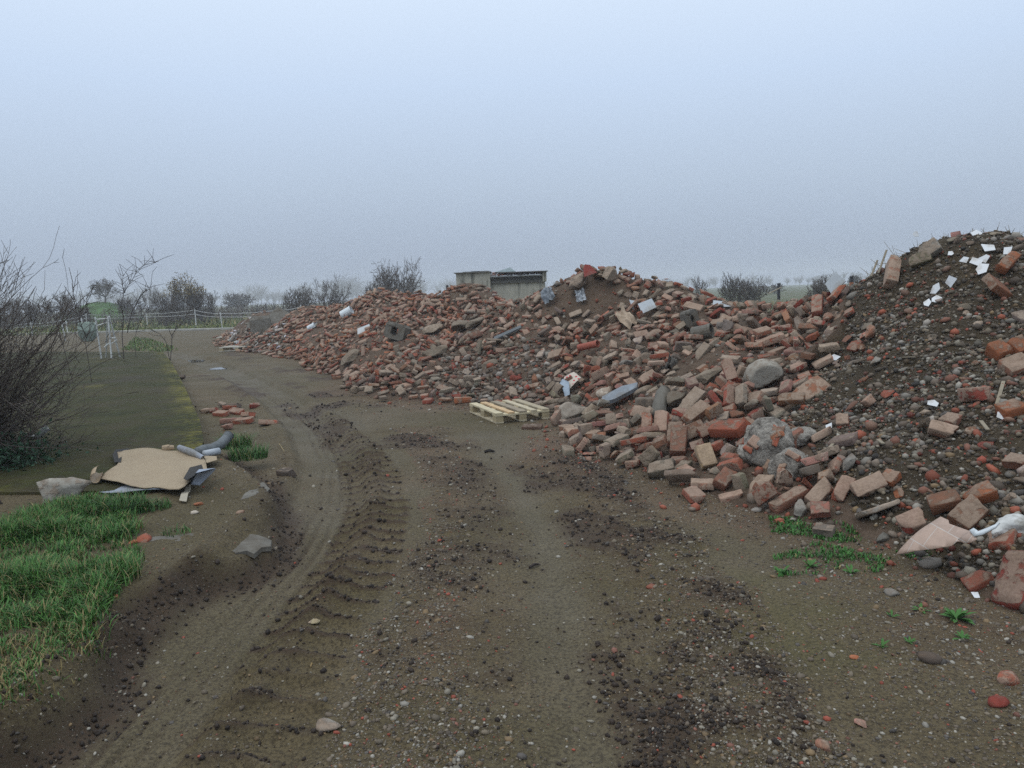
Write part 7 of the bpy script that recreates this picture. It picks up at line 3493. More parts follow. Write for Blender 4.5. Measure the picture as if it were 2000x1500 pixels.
M_DARKTWIG = simple('dark_twig', lin(66, 58, 54), 0.85, 0.35, 5)
def leaf_cards(pts, size, r, curl=0.3):
    n = len(pts); q = rand_rot(n, r); s = size * r.uniform(0.6, 1.3, n)
    base = np.array([(-1, 0, 0), (0, -0.45, curl * 0.5), (1, 0, 0), (0, 0.45, curl * 0.5)])
    V = np.einsum('nij,kj->nki', q, base) * s[:, None, None] + pts[:, None, :]
    return V.reshape(-1, 3), (np.array([[0, 1, 2, 3]])[None] + (np.arange(n) * 4)[:, None, None]).reshape(-1, 4)
def bare_tree(px, py_base, py_top, wpx, Y, seed, label, name='bare_tree', stems=1, depth=4, cat='tree', group='bare trees beyond the heaps', leaves=0, spread=0.62, minr=0.011, zb=None, hide=0.0):
    r = np.random.default_rng(seed)
    b = atY(px, py_base, Y); top = atY(px, py_top, Y)[2]; z0 = 0.0 if zb is None else zb
    H = top - z0; W = wpx / FPX * Y
    segs = []; tr = []
    for s in range(stems):
        a = r.uniform(0, 6.283); off = 0.0 if stems == 1 else r.uniform(0.02, 0.16) * W
        p = np.array([off * math.cos(a), off * math.sin(a) * 0.6, 0.0])
        out = 0.0 if stems == 1 else 0.75
        d = np.array([math.cos(a) * out, math.sin(a) * out, 1.0])
        if stems == 1:
            th = H * 0.28; tr.append((p, p + np.array([0.03 * H, 0, th]), 0.035 * H, 0.026 * H)); p = tr[-1][1]
            for k in range(6):
                an = k * 1.05 + r.uniform(-.3, .3); grow(segs, p, (math.cos(an) * 0.9, math.sin(an) * 0.9, r.uniform(0.45, 1.4)), H * 0.27, 0.016 * H, depth - 1, r, spread, 3, 3, 0, 0.1, minr, 0.68)
        else:
            grow(tr if False else segs, p, d, H * 0.36, 0.011 * H, depth, r, spread * 1.0, 4, 2, 0, 0.10, minr, 0.66)
    V, F = branch_mesh(segs)
    # fit the crown to the outline it has
    lo, hi = V.min(0), V.max(0); zs = H / hi[2]; xs = W / (hi[0] - lo[0])
    S = np.array([xs, xs, zs]); c = np.array([(lo[0] + hi[0]) / 2 * 1.0, 0, 0])
    t = empty(name, (b[0], Y, z0)); tag(t, label, cat, group)
    V2 = (V - c * (stems > 1)) * S
    link('branches', np_mesh('branches', V2, F, M_TWIG if stems > 1 else M_BARK, False), t)
    if tr:
        Vt, Ft = branch_mesh(tr); link('trunk', np_mesh('trunk', Vt * S, Ft, M_BARK, True), t)
    if leaves:
        ends = np.array([s[1] for s in segs]); ends = (ends - c * (stems > 1)) * S; ends = ends[ends[:, 2] > H * 0.55]
        P = ends[r.integers(0, len(ends), leaves)] + r.normal(0, 0.12, (leaves, 3)); VL, FL = leaf_cards(P, 0.085, r)
        link('leaves', np_mesh('leaves', VL, FL, simple('withered_leaves', lin(134, 118, 74), 0.8, 0.3, 3)), t)
    return t
bare_tree(205, 588, 540, 68, 96, 11, 'round-headed bare tree standing behind the green hill', depth=5, spread=0.75, minr=0.011, zb=1.9, group=None)
bare_tree(292, 606, 553, 34, 150, 12, 'tall narrow bare poplar fading in the fog', name='bare_poplar', stems=5, depth=3, spread=0.25, minr=0.02, group=None)
bare_tree(362, 618, 528, 126, 62, 13, 'wide bare thicket with a few withered leaves beyond the white fence', name='leafy_thicket', stems=9, depth=4, leaves=900, minr=0.012, group=None, cat='bush')
bare_tree(322, 618, 560, 70, 66, 14, 'low bare bush left of the wide thicket with withered leaves', name='bare_bush', stems=9, depth=4, minr=0.012, cat='bush', group=None)
bare_tree(398, 614, 552, 70, 66, 15, 'greyish bare bush right of the wide thicket with withered leaves', name='bare_bush', stems=9, depth=4, minr=0.012, cat='bush', group=None)
bare_tree(588, 604, 550, 78, 60, 16, 'spreading bare tree left of the taller pair beyond the far fence', stems=6, depth=4, minr=0.011)
bare_tree(645, 602, 532, 94, 58, 17, 'taller bare tree beyond the left end of the brick heap', stems=6, depth=4, minr=0.011)
bare_tree(732, 598, 546, 62, 56, 18, 'smaller bare tree left of the tallest one behind the heap', stems=5, depth=4, minr=0.011)
bare_tree(772, 596, 500, 122, 54, 19, 'tallest bare tree behind the middle of the heap', stems=9, depth=4, minr=0.011)
bare_tree(1362, 572, 534, 46, 58, 20, 'small bare shrub just behind the heap right of the crest', name='bare_shrub', stems=6, depth=3, minr=0.012, cat='shrub')
bare_tree(1430, 602, 528, 62, 44, 21, 'dark upright bare shrub behind the low saddle of the heap', name='bare_shrub', stems=8, depth=4, minr=0.009, cat='shrub')
bare_tree(1470, 602, 537, 56, 46, 22, 'grey bare shrub joined to the dark upright one behind the saddle', name='bare_shrub', stems=7, depth=4, minr=0.009, cat='shrub')
bare_tree(1602, 590, 525, 96, 42, 23, 'pale fan-shaped bare shrub between the dark posts', name='bare_shrub', stems=8, depth=4, minr=0.008, cat='shrub')
bare_tree(1512, 572, 552, 60, 120, 24, 'fog-grey low bush behind the dark fence post', name='bare_bush', stems=8, depth=3, minr=0.02, cat='bush', group=None)
bare_tree(1668, 560, 533, 30, 110, 25, 'round fog-grey tree beside the shoulder of the earth mound', depth=5, minr=0.02, zb=0.0, group=None)
bare_tree(470, 604, 571, 60, 150, 26, 'broad fog-grey tree rising from the distant wood', name='bare_tree', stems=6, depth=4, minr=0.04, group=None)
for j, (px, top, w, Y, lab) in enumerate([(20, 575, 90, 70, 'low bare bush behind the near shrub at the frame edge'), (115, 566, 80, 66, 'low twiggy bush left of the green hill'), (65, 585, 60, 75, 'small bare bush between two wider ones'),
                                      (262, 575, 60, 80, 'bare bush at the foot of the green hill'), (158, 592, 50, 72, 'small bare bush in front of the green hill')]):
    bare_tree(px, 618, top, w, Y, 40 + j, lab, name='bare_bush', stems=7, depth=4, minr=0.012, cat='bush', group='low bushes round the green hill')

# distant wood: one mass
def treeline(name, pts, Y, h, n, seed, label):
    r = np.random.default_rng(seed); segs = []
    (xa, xb) = pts
    for k in range(n):
        x = r.uniform(xa, xb); y = Y * r.uniform(0.92, 1.12); hh = h * r.uniform(0.5, 1.1) * (0.75 + 0.6 * vnoise(np.array(x / 30.0), np.array(seed * 1.0)))
        segs.append((np.array([x, y, 0]), np.array([x, y, hh * 0.5]), 0.16, 0.12))
        for _ in range(26):
            a = r.uniform(0, 6.283); s = r.uniform(0.1, 0.5) * hh; z = hh * r.uniform(0.15, 0.55)
            p = np.array([x, y, z]); q = p + np.array([math.cos(a) * s, math.sin(a) * s, hh * r.uniform(0.2, 0.5)])
            segs.append((p, q, 0.14, 0.06))
            for _ in range(2):
                e = p + (q - p) * r.uniform(0.4, 1); segs.append((e, e + np.array([r.normal(0, .12) * hh, r.normal(0, .12) * hh, r.uniform(0.02, .16) * hh]), 0.06, 0.03))
    V, F = branch_mesh(segs)
    return tag(link(name, np_mesh(name, V, F, M_BARK)), label, None, None, 'stuff')
treeline('distant_wood', (-430, -70), 520, 14, 170, 61, 'foggy distant wood along the left horizon')
treeline('distant_wood', (-140, 80), 570, 14, 120, 62, 'foggy distant wood behind the middle of the heaps')
treeline('distant_wood', (60, 430), 540, 9.0, 130, 63, 'foggy distant wood along the right horizon')
# scrub and rough grass beyond the track
def rough_grass(name, pts, h, wid, mat, label, r, col=None):
    """bent tapering blades, all of one patch in one mesh"""
    n = len(pts); th = r.uniform(0, 6.283, n); hh = h * r.uniform(0.5, 1.3, n); ln = r.uniform(0.2, 1.0, n) * hh; w = wid * r.uniform(0.7, 1.4, n)
    dx, dy = np.cos(th), np.sin(th); sx, sy = -dy * w, dx * w
    V = []
    for t, ww in ((0, 1), (0.45, 0.85), (0.8, 0.5)):
        cx = pts[:, 0] + dx * ln * t * t; cy = pts[:, 1] + dy * ln * t * t; cz = pts[:, 2] + hh * (t - 0.35 * t * t * (ln / hh))
        V += [np.stack([cx - sx * ww, cy - sy * ww, cz], 1), np.stack([cx + sx * ww, cy + sy * ww, cz], 1)]
    t = 1.0; V.append(np.stack([pts[:, 0] + dx * ln, pts[:, 1] + dy * ln, pts[:, 2] + hh * (1 - 0.42 * ln / hh)], 1))
    V = np.stack(V, 1).reshape(-1, 3)
    F = np.array([(0, 1, 3), (0, 3, 2), (2, 3, 5), (2, 5, 4), (4, 5, 6)])
    F = (F[None] + (np.arange(n) * 7)[:, None, None]).reshape(-1, 3)
    c = col if col is not None else np.ones((n, 3)) * 0.5
    me = np_mesh(name, V, F, mat, False, {}, {'col': np.repeat(c, 5, 0)})
    return me
_t = NT('grass_blade', 0.6, 0.35); _c = _t.attr('col', 'Vector'); _t.color(_c); _t.b.inputs['Subsurface Weight'].default_value = 0.0; M_BLADE = _t.m
rg = np.random.default_rng(91)
def blade_cols(n, r, dead=0.15, tone=(80, 126, 52), dark=(38, 76, 28)):
    t = r.random((n, 1)); c = np.array(lin(*tone)) * t + np.array(lin(*dark)) * (1 - t); c *= r.uniform(0.75, 1.25, (n, 1))
    m = r.random(n) < dead; c[m] = np.array(lin(140, 128, 84)) * r.uniform(0.6, 1.1, (m.sum(), 1)); return c
# near grass on the left bank
GR = G([(-420, 1010), (0, 1000), (70, 998), (175, 985), (215, 985), (262, 1000), (262, 1050), (300, 1130), (235, 1180), (222, 1240), (200, 1300), (120, 1370), (0, 1425), (-400, 1560)], 0.14)
gx_, gy_ = np.array(GR).T
N = 330000
x_ = rg.uniform(gx_.min(), gx_.max(), N); y_ = rg.uniform(gy_.min(), gy_.max(), N); dd = polydist(x_, y_, GR)
front = sst(-0.02, 0.14, dd + 0.25 * fbm(x_, y_, 2.2, 3, 400))
thin = sst(3.0, 3.6, y_ + 0.6 * fbm(x_, y_, 1.5, 3, 402))         # sparse trampled grass nearest the viewer, lush behind
tuft = np.clip(0.55 + 2.2 * fbm(x_, y_, 3.3, 3, 401), 0.05, 1)
k_ = (rg.random(N) < front * (0.5 + 0.5 * thin) * tuft) & (x_ > -3.4)
x_, y_, thin, tuft = x_[k_][:60000], y_[k_][:60000], thin[k_][:60000], tuft[k_][:60000]
z_ = gz(x_, y_); hs_ = 0.04 + 0.10 * thin * tuft
pp = np.stack([x_, y_, z_ - 0.005], 1)
mes = rough_grass('grass', pp, hs_, 0.0026, M_BLADE, '', rg, np.where((rg.random(len(x_)) < 0.35 * (1 - thin))[:, None], np.array(lin(128, 112, 72)), blade_cols(len(x_), rg, 0.16)))
tag(link('grass', mes), 'lush green grass growing on the bank beside the rut', None, None, 'stuff')
# tufts one can point at
def tuft_thing(px, py, n, rad, h, label, name='grass_tuft', group='grass tufts by the track', dead=0.1, z=0.14, tone=(70, 110, 50)):
    c = atZ(px, py, z); r = np.random.default_rng(int(px * 7 + py)); a = r.uniform(0, 6.283, n); d = rad * np.sqrt(r.random(n))
    x, y = c[0] + d * np.cos(a), c[1] + d * np.sin(a) * 0.8
    zz = np.maximum(gz(x, y), z - 0.03)
    me = rough_grass(name, np.stack([x - c[0], y - c[1], zz - 0.01], 1), h, 0.0028, M_BLADE, '', r, blade_cols(n, r, dead, tone))
    return tag(link(name, me, None, Matrix.Translation((c[0], c[1], 0))), label, 'grass tuft', group)
tuft_thing(462, 868, 420, 0.16, 0.17, 'green grass tuft at the open end of the grey hose')
tuft_thing(485, 888, 420, 0.18, 0.15, 'second green tuft trailing down from the hose end toward the track')
tuft_thing(240, 1002, 900, 0.17, 0.15, 'dense tuft at the tip of the grass bank near the limestone rock')
tuft_thing(298, 994, 260, 0.13, 0.08, 'low grass tuft just below the beige carpet')
tuft_thing(345, 1045, 60, 0.10, 0.06, 'sparse grass wisps by the concrete patch')
tuft_thing(1150, 818, 240, 0.16, 0.08, 'short green tuft beside the white rock', z=0.03)
# weeds at the foot of the mound
def weeds(name, polys, n, label, seed, size=0.03):
    r = np.random.default_rng(seed); P = []
    for poly, m in polys:
        g = G(poly); a = np.array(g); x = r.uniform(a[:, 0].min(), a[:, 0].max(), m * 4); y = r.uniform(a[:, 1].min(), a[:, 1].max(), m * 4)
        k = inpoly(x, y, g) & (r.random(m * 4) < np.clip(0.25 + 4.5 * fbm(x, y, 5, 3, seed), 0.0, 1)); x, y = x[k][:m], y[k][:m]
        P.append(np.stack([x, y, np.maximum(ground_fields(x, y)['z'], hz(x, y)) + 0.004], 1))
    P = np.vstack(P); me = rough_grass(name, P, size, 0.0042, M_BLADE, '', r, blade_cols(len(P), r, 0.04, (66, 112, 44), (42, 84, 34)))
    return tag(link(name, me), label, None, None, 'stuff')
weeds('weeds', [([(1500,1012),(1560,1012),(1650,1035),(1700,1062),(1640,1066),(1560,1050),(1505,1040)], 900), ([(1510,1090),(1600,1062),(1680,1085),(1740,1095),(1720,1120),(1600,1125),(1520,1130)], 750),
                ([(1750,1085),(1830,1085),(1850,1096),(1790,1106)], 200), ([(1290,1180),(1300,1170),(1320,1185)], 5)], 0, 'creeping green weeds along the foot of the earth mound', 71, 0.024)
M_LEAF = simple('green_leaf', lin(62, 104, 44), 0.6, 0.35, 30)
M_IVY = simple('dark_ivy_leaf', lin(36, 66, 44), 0.55, 0.35, 30)
def rosette(px, py, n, size, label, z=0.0, name='weed'):
    c = atZ(px, py, z); zz = float(gz(c[0], c[1])[0]); r = np.random.default_rng(int(px * 3 + py)); t = empty(name, (c[0], c[1], zz)); tag(t, label, 'weed', 'leafy weeds by the mound')
    me = bpy.data.meshes.new('leaf')
    V = [(0, 0, 0), (0.3, -0.10, 0.10), (0.3, 0.10, 0.10), (0.32, 0, 0.07), (0.7, -0.13, 0.16), (0.7, 0.13, 0.16), (0.72, 0, 0.12), (1, 0, 0.10)]
    me.from_pydata(V, [], [(0, 1, 3), (0, 3, 2), (1, 4, 6, 3), (3, 6, 5, 2), (4, 7, 6), (6, 7, 5)]); me.materials.append(M_LEAF); me.update()
    for k in range(n):
        o = link('leaf', me, t); s = size * r.uniform(0.6, 1.2)
        o.rotation_euler = (r.uniform(-.3, .3), -r.uniform(-0.1, 0.7), k * 2.4 + r.uniform(-.3, .3)); o.scale = (s, s, s)
for a in [(1868, 1212, 26, 0.085, 'largest leafy weed rosette standing on the gravel below the mound'), (1722, 1266, 9, 0.045, 'small dark star-shaped weed alone on the gravel'),
          (1800, 1196, 10, 0.045, 'low weed left of the largest rosette'), (1880, 1248, 10, 0.045, 'low weed right below the largest rosette'), (1528, 1122, 12, 0.06, 'leafy weed at the track end of the green patch'),
          (1662, 1122, 10, 0.055, 'weed with long leaves at the lower edge of the green patch'), (1582, 1108, 16, 0.06, 'bushy weed in the middle of the green patch'), (1742, 1208, 7, 0.04, 'yellowish weed left of the low weed'),
          (1776, 1258, 9, 0.035, 'small flat weed below the yellowish one')]: rosette(*a)

# near bare shrub at the frame edge
def arching_shrub():
    r = np.random.default_rng(301); b = atZ(-220, 935, 0.14); t = empty('bare_shrub', (b[0], b[1], 0.14)); tag(t, 'large leafless shrub with arching twigs filling the frame edge', 'shrub')
    core, segs, thick = [], [], []
    for s in range(400):
        a = r.uniform(-1.9, 1.5); hi_ = r.random() < 0.72; el = r.uniform(0.85, 1.52) if hi_ else r.uniform(0.1, 0.75); L = (r.uniform(0.9, 1.95) if r.random() < .75 else r.uniform(1.7, 2.45)) if hi_ else r.uniform(0.5, 1.1) * (1.0 if el > 0.9 else 0.86)
        p = np.array([r.normal(-0.15, 0.34), r.normal(0.3, 0.45), 0.0]); d = np.array([math.cos(a) * math.cos(el), math.sin(a) * math.cos(el), math.sin(el)])
        n = 11; rad = r.uniform(0.006, 0.013); tgt = thick
        for i in range(n):
            d = d + r.normal(0, 0.09, 3) + np.array([0.03, 0, -0.06 if i < 6 else 0.05]); d /= np.linalg.norm(d)
            q = p + d * L / n; ra, rb = rad * (1 - 0.07 * i), rad * (1 - 0.07 * (i + 1)); thick.append((p, q, ra, rb)); p = q
            if i > 2 and r.random() < 0.85:
                for _ in range(r.integers(1, 3)):
                    nd = d + r.normal(0, 0.5, 3) + np.array([0, 0, 0.35]); nd /= np.linalg.norm(nd); pp_ = q; l2 = r.uniform(0.12, 0.5); dd_ = nd
                    for j in range(4):
                        dd_ = dd_ + r.normal(0, 0.10, 3) + np.array([0, 0, 0.07]); dd_ /= np.linalg.norm(dd_); qq = pp_ + dd_ * l2 / 4; rr_ = max(rb * 0.62 * (1 - 0.2 * j), 0.0022)
                        segs.append((pp_, qq, rr_, max(rr_ * 0.8, 0.002))); pp_ = qq
                        if r.random() < 0.4:
                            e = pp_ + (dd_ + r.normal(0, 0.6, 3)) * r.uniform(0.04, 0.12); segs.append((pp_, e, 0.0024, 0.0016))
    V, F = branch_mesh(thick); link('branches', np_mesh('branches', V, F, M_DARKTWIG, True), t)
    V, F = branch_mesh(segs); link('twigs', np_mesh('twigs', V, F, M_TWIG, True), t)
    # low tangled growth at its heart
    seg2 = []
    for _ in range(3600):
        p = np.array([r.normal(0.0, 0.42), r.normal(0.3, 0.6), abs(r.normal(0, 0.55))]); d = r.normal(0, 1, 3) * np.array([1, 1, 0.6]); d /= np.linalg.norm(d); q = p + d * r.uniform(0.12, 0.4) + np.array([0, 0, 0.05])
        seg2.append((p, (p + q) / 2 + np.array([0, 0, 0.02]), 0.0035, 0.003)); seg2.append(((p + q) / 2 + np.array([0, 0, 0.02]), q, 0.003, 0.0018))
    V, F = branch_mesh(seg2); link('tangled_twigs', np_mesh('tangled_twigs', V, F, M_DARKTWIG, True), t)
arching_shrub()
def ivy():
    r = np.random.default_rng(305); b = atZ(12, 915, 0.14); t = empty('ivy_clump', (b[0], b[1], 0.14)); tag(t, 'dark green leafy clump under the bare shrub', 'plant')
    n = 1500; P = np.stack([r.normal(0, 0.22, n), r.normal(0, 0.2, n), np.abs(r.normal(0.02, 0.13, n))], 1); V, F = leaf_cards(P, 0.026, r); me = np_mesh('leaves', V, F, M_IVY); link('leaves', me, t)
    seg = [(np.array([r.normal(0, .15), r.normal(0, .15), 0]), np.array([r.normal(0, .2), r.normal(0, .2), r.uniform(.1, .3)]), .003, .002) for _ in range(60)]
    V, F = branch_mesh(seg); link('stems', np_mesh('stems', V, F, M_DARKTWIG), t)
ivy()
# thin saplings behind the slab, each stem traced where it grows
def sapling(stems, Y, label, rad=0.02, seed=1, twigs=3):
    r = np.random.default_rng(seed); b = atY(stems[0][0][0], stems[0][0][1], Y); t = empty('sapling', (b[0], Y, 0)); tag(t, label, 'sapling', None)
    tr, tw = [], []
    for st in stems:
        W = [atY(a, c, Y) - np.array([b[0], Y, 0]) for a, c in st]
        if st is stems[0] or st[0][1] > 676: W[0][2] = -0.05
        n = len(W)
        for i in range(n - 1):
            ra, rb = rad * (1 - 0.8 * i / (n - 1)), rad * (1 - 0.8 * (i + 1) / (n - 1)); W[i + 1][1] += r.normal(0, 0.05); tr.append((W[i], W[i + 1], max(ra, .007), max(rb, .006)))
            for _ in range(twigs):
                f = r.random(); p = W[i] * (1 - f) + W[i + 1] * f
                if p[2] < 0.7: continue
                d = (W[i + 1] - W[i]); d /= np.linalg.norm(d); nd = d * 0.5 + r.normal(0, 0.6, 3); nd[2] = abs(nd[2]) + 0.1; nd /= np.linalg.norm(nd); q = p + nd * r.uniform(0.12, 0.42); tw.append((p, q, 0.008, 0.005)); 
                if r.random() < .6: tw.append((q, q + (nd + r.normal(0, .4, 3)) * .16, .006, .004))
    V, F = branch_mesh(tr); link('stems', np_mesh('stems', V, F, M_DARKTWIG, True), t)
    if tw:
        V, F = branch_mesh(tw); link('twigs', np_mesh('twigs', V, F, M_DARKTWIG), t)
sapling([[(241,692),(240,655),(241,620),(240,595),(244,572),(250,560),(258,545),(265,530),(280,518),(296,514),(309,510)], [(244,572),(240,560),(240,545),(241,536)], [(249,650),(258,610),(266,592),(277,575),(290,562),(297,559)]], 21.5, 'tall thin sapling bending right above the far end of the slab', 0.016, 5, 4)
sapling([[(330,700),(334,672),(336,656),(346,640),(356,628),(368,610),(382,590),(396,573)], [(332,690),(324,668),(314,652),(304,646)], [(336,658),(330,642),(325,630)]], 20.5, 'thin leafless sapling leaning out from the slab corner', 0.012, 6, 2)
sapling([[(176,700),(172,670),(166,655),(158,632),(156,612),(162,602),(178,590)], [(168,660),(150,600),(145,575),(141,550)], [(140,690),(118,640),(98,610),(94,600)]], 15, 'thin bent sapling between the shrub and the white frame', 0.008, 8, 3)
sapling([[(265,690),(264,662),(266,646),(280,620),(292,600)]], 22, 'short crooked sapling right of the tall thin one', 0.010, 9, 2)
# ------------------------------------------------------------------ mossy concrete slab
SL = G([(318,687),(333,705),(352,738),(372,780),(390,820),(398,862),(372,905),(330,935),(240,958),(60,962),(-200,960),(-520,940),(-420,760),(-160,700),(-60,690),(100,687)], 0.17)
def slab():
    gx = np.arange(min(p[0] for p in SL) - 0.1, max(p[0] for p in SL) + 0.1, 0.09); gy = np.arange(min(p[1] for p in SL) - 0.1, max(p[1] for p in SL) + 0.1, 0.09)
    mb = MB(); hfun = lambda x, y: 0.17 + float(0.02 * fbm(np.array(x), np.array(y), 0.8, 2, 500))
    mb.sheet(SL, hfun, 0.30, 0.15)
    t = NT('mossy_concrete', 0.92, 0.2); p = t.pos(); e = t.attr('edge')
    n1 = t.noise(p, 1.1, 6, 0.65); n2 = t.noise(p, 9, 7, 0.75); n3 = t.noise(p, 40, 5, 0.75)
    c = t.mix(t.rng(n1, 0.36, 0.62), lin(44, 45, 23), lin(64, 57, 36))
    c = t.mix(t.rng(n2, 0.42, 0.7, 0.0, 0.75), c, lin(62, 68, 26))
    c = t.mix(t.rng(t.noise(p, 0.55, 5, 0.7), 0.52, 0.68, 0.0, 0.6), c, lin(62, 56, 50))
    c = t.mix(t.math('MULTIPLY', e, t.rng(t.math('ADD', n2, t.math('MULTIPLY', n1, 0.6)), 0.72, 0.95)), c, lin(118, 112, 44))
    c = t.mix(t.rng(t.noise(p, 5, 6, 0.75), 0.50, 0.66, 0.0, 0.7), c, lin(48, 46, 32))
    c = t.mix(t.rng(n3, 0.62, 0.75, 0, 0.5), c, lin(120, 112, 90))
    t.color(c); t.bump(t.math('ADD', n2, t.math('MULTIPLY', n3, 0.4)), 0.012)
    o = mb.build('concrete_slab', t.m); me = o.data
    co = np.empty(len(me.vertices) * 3, np.float32); me.vertices.foreach_get('co', co); co = co.reshape(-1, 3)
    d = pline(co[:, 0], co[:, 1], SL[:7])[0]; a = 0.85 * np.exp(-(d / 0.2) ** 2) + 0.7 * np.clip(fbm(co[:, 0], co[:, 1], 0.9, 3, 503) * 3 - .5, 0, 1)
    me.attributes.new('edge', 'FLOAT', 'POINT').data.foreach_set('value', np.clip(a, 0, 1).astype(np.float32))
    tag(o, 'flat moss-covered concrete slab with a yellow mossy rim', 'slab')
slab()
M_CONC = simple('worn_concrete', lin(104, 100, 92), 0.9, 0.25, 7, 0.01, dirt=lin(74, 63, 48))
def patch(poly, z, label, th=0.03, name='concrete_patch'):
    g = G(poly, z); mb = MB(); mb.sheet(g, lambda x, y: .35 * float(gz(x, y)[0]) + .65 * z - .004 + float(0.016 * fbm(np.array(x), np.array(y), 5, 3, 510)), th, 0.06); tag(mb.build(name, M_CONC), label, 'concrete', 'bits of old concrete by the rut')
patch([(275,1052),(310,1045),(372,1040),(405,1046),(400,1062),(350,1074),(300,1072)], 0.158, 'flat bluish concrete patch showing through the soil between rut and grass')
patch([(430,1046),(505,1040),(530,1046),(528,1056),(510,1060),(495,1070),(482,1069),(460,1076),(440,1070),(425,1066)], 0.125, 'concrete corner with a broken edge overhanging the rut')
patch([(478,962),(515,938),(527,950),(520,962),(470,975)], 0.15, 'small pale concrete edge below the hose beside the rut')
patch([(375,1092),(420,1076),(448,1080),(425,1092),(385,1106)], 0.115, 'crumbling concrete strip at the bank above the rut')
# puddles
_t = NT('puddle_water', 0.04, 0.5); _t.color((0.035, 0.032, 0.026)); M_WATER = _t.m
def puddle(px, py, w, h, label):
    c = atZ(px, py, 0); z = float(np.median(gz(c[0] + np.linspace(-w, w, 7), np.full(7, c[1])))) + 0.012; mb = MB(); n = 26
    r = np.random.default_rng(int(px)); ph = r.random(3) * 6
    pts = [(c[0] + w * math.cos(a) * (1 + .22 * math.sin(2 * a + ph[0]) + .12 * math.sin(5 * a + ph[1])), c[1] + h * math.sin(a) * (1 + .2 * math.sin(3 * a + ph[2])), z) for a in [2 * math.pi * k / n for k in range(n)]]
    mb.add(pts, [tuple(range(n))]); tag(mb.build('puddle', M_WATER), label, 'puddle', 'puddles on the track')
puddle(428, 714, 0.26, 0.36, 'narrow bright puddle on the track right of the slab corner')
puddle(376, 701, 0.34, 0.6, 'faint puddle sliver between the slab corner and the brighter puddle')
# pale concrete strip across the far side of the yard
def far_strip():
    a, b = atZ(130, 652, 0), atZ(480, 643, 0); mb = MB(); d = Vector((b[0] - a[0], b[1] - a[1], 0)).normalized(); n = Vector((-d.y, d.x, 0)) * 0.9
    A = Vector((a[0], a[1], 0)) - d * 30; B = Vector((b[0], b[1], 0)) + d * 2; mb.add([A, B, B + n, A + n, A + Vector((0, 0, .1)), B + Vector((0, 0, .1)), B + n + Vector((0, 0, .1)), A + n + Vector((0, 0, .1))], [(0, 3, 2, 1), (4, 5, 6, 7), (0, 1, 5, 4), (1, 2, 6, 5), (2, 3, 7, 6), (3, 0, 4, 7)])
    tag(mb.build('path', simple('pale_concrete', lin(150, 148, 140), .9, .2, 2)), 'pale strip of concrete path across the far yard', None, None, 'structure')
far_strip()
# green grassed hill
def green_hill():
    c = atY(197, 600, 97); n = 44; gx = np.linspace(-5.6, 5.6, n); gy = np.linspace(-6, 6, n); X, Y = np.meshgrid(gx, gy, indexing='ij'); d = np.sqrt((X / 5.0) ** 2 + (Y / 5.5) ** 2)
    Z = 2.7 * np.clip(1 - d ** 2, -0.2, 1) ** 1.0 * (d < 1) + 0.25 * fbm(X, Y, 0.8, 4, 520) - 0.25; idx = np.arange(n * n).reshape(n, n)
    F = np.stack([idx[:-1, :-1], idx[1:, :-1], idx[1:, 1:], idx[:-1, 1:]], -1).reshape(-1, 4)
    m = simple('hill_grass', lin(70, 98, 50), .9, .4, 1.2)
    tag(link('hill', np_mesh('hill', np.stack([X + c[0], Y + c[1], Z], -1).reshape(-1, 3), F, m, True)), 'small green grassed hill', None, None, 'structure')
    mb = MB(); mb.box(-1.2, 1.2, -.2, .4, 0, .5); o = mb.build('culvert_mouth', simple('dark_concrete', lin(52, 50, 46), .9)); o.location = (c[0] + .2, c[1] - 5.6, 0.2); tag(o, 'dark low opening at the foot of the green hill', 'opening')
green_hill()
# rough grass in the distance
def far_grass():
    r = np.random.default_rng(95); N = 26000
    x = r.uniform(-42, 4, N); y = r.uniform(57, 95, N) + 0.0 * x; z = gz(x, y); k = r.random(N) < np.clip(.5 + 2 * fbm(x, y, .35, 3, 530), .1, 1)
    x, y, z = x[k], y[k], z[k]; n = len(x); c = blade_cols(n, r, 0.35, (92, 104, 52), (62, 76, 40))
    me = rough_grass('rough_grass', np.stack([x, y, z], 1), 0.42, 0.035, M_BLADE, '', r, c); tag(link('rough_grass', me), 'rough winter grass beyond the white fence', None, None, 'stuff')
    N = 9000; x = r.uniform(3, 40, N); y = r.uniform(24, 60, N); z = gz(x, y)
    me = rough_grass('rough_grass', np.stack([x, y, z], 1), 0.4, 0.03, M_BLADE, '', r, blade_cols(N, r, 0.5, (104, 106, 62), (74, 78, 48))); tag(link('rough_grass', me), 'rough winter grass behind the heaps', None, None, 'stuff')
    # low verge just beyond the pale strip and the grass island behind the slab
    N = 7000; x = r.uniform(-36, -4, N); y = r.uniform(51, 57, N); me = rough_grass('verge_grass', np.stack([x, y, gz(x, y)], 1), 0.2, 0.02, M_BLADE, '', r, blade_cols(N, r, 0.12, (104, 116, 46), (76, 92, 38)))
    tag(link('verge_grass', me), 'yellow-green grass verge along the pale path', None, None, 'stuff')
    g = G([(238, 684), (262, 660), (290, 662), (330, 676), (350, 684), (318, 690)]); a = np.array(g); N = 9000; x = r.uniform(a[:, 0].min(), a[:, 0].max(), N); y = r.uniform(a[:, 1].min(), a[:, 1].max(), N); k = inpoly(x, y, g)
    me = rough_grass('grass_island', np.stack([x[k], y[k], gz(x[k], y[k])], 1), 0.13, 0.010, M_BLADE, '', r, blade_cols(k.sum(), r, 0.12, (84, 112, 46), (60, 84, 38)))
    tag(link('grass_island', me), 'patch of short grass behind the slab beside the tall sapling', None, None, 'stuff')
far_grass()
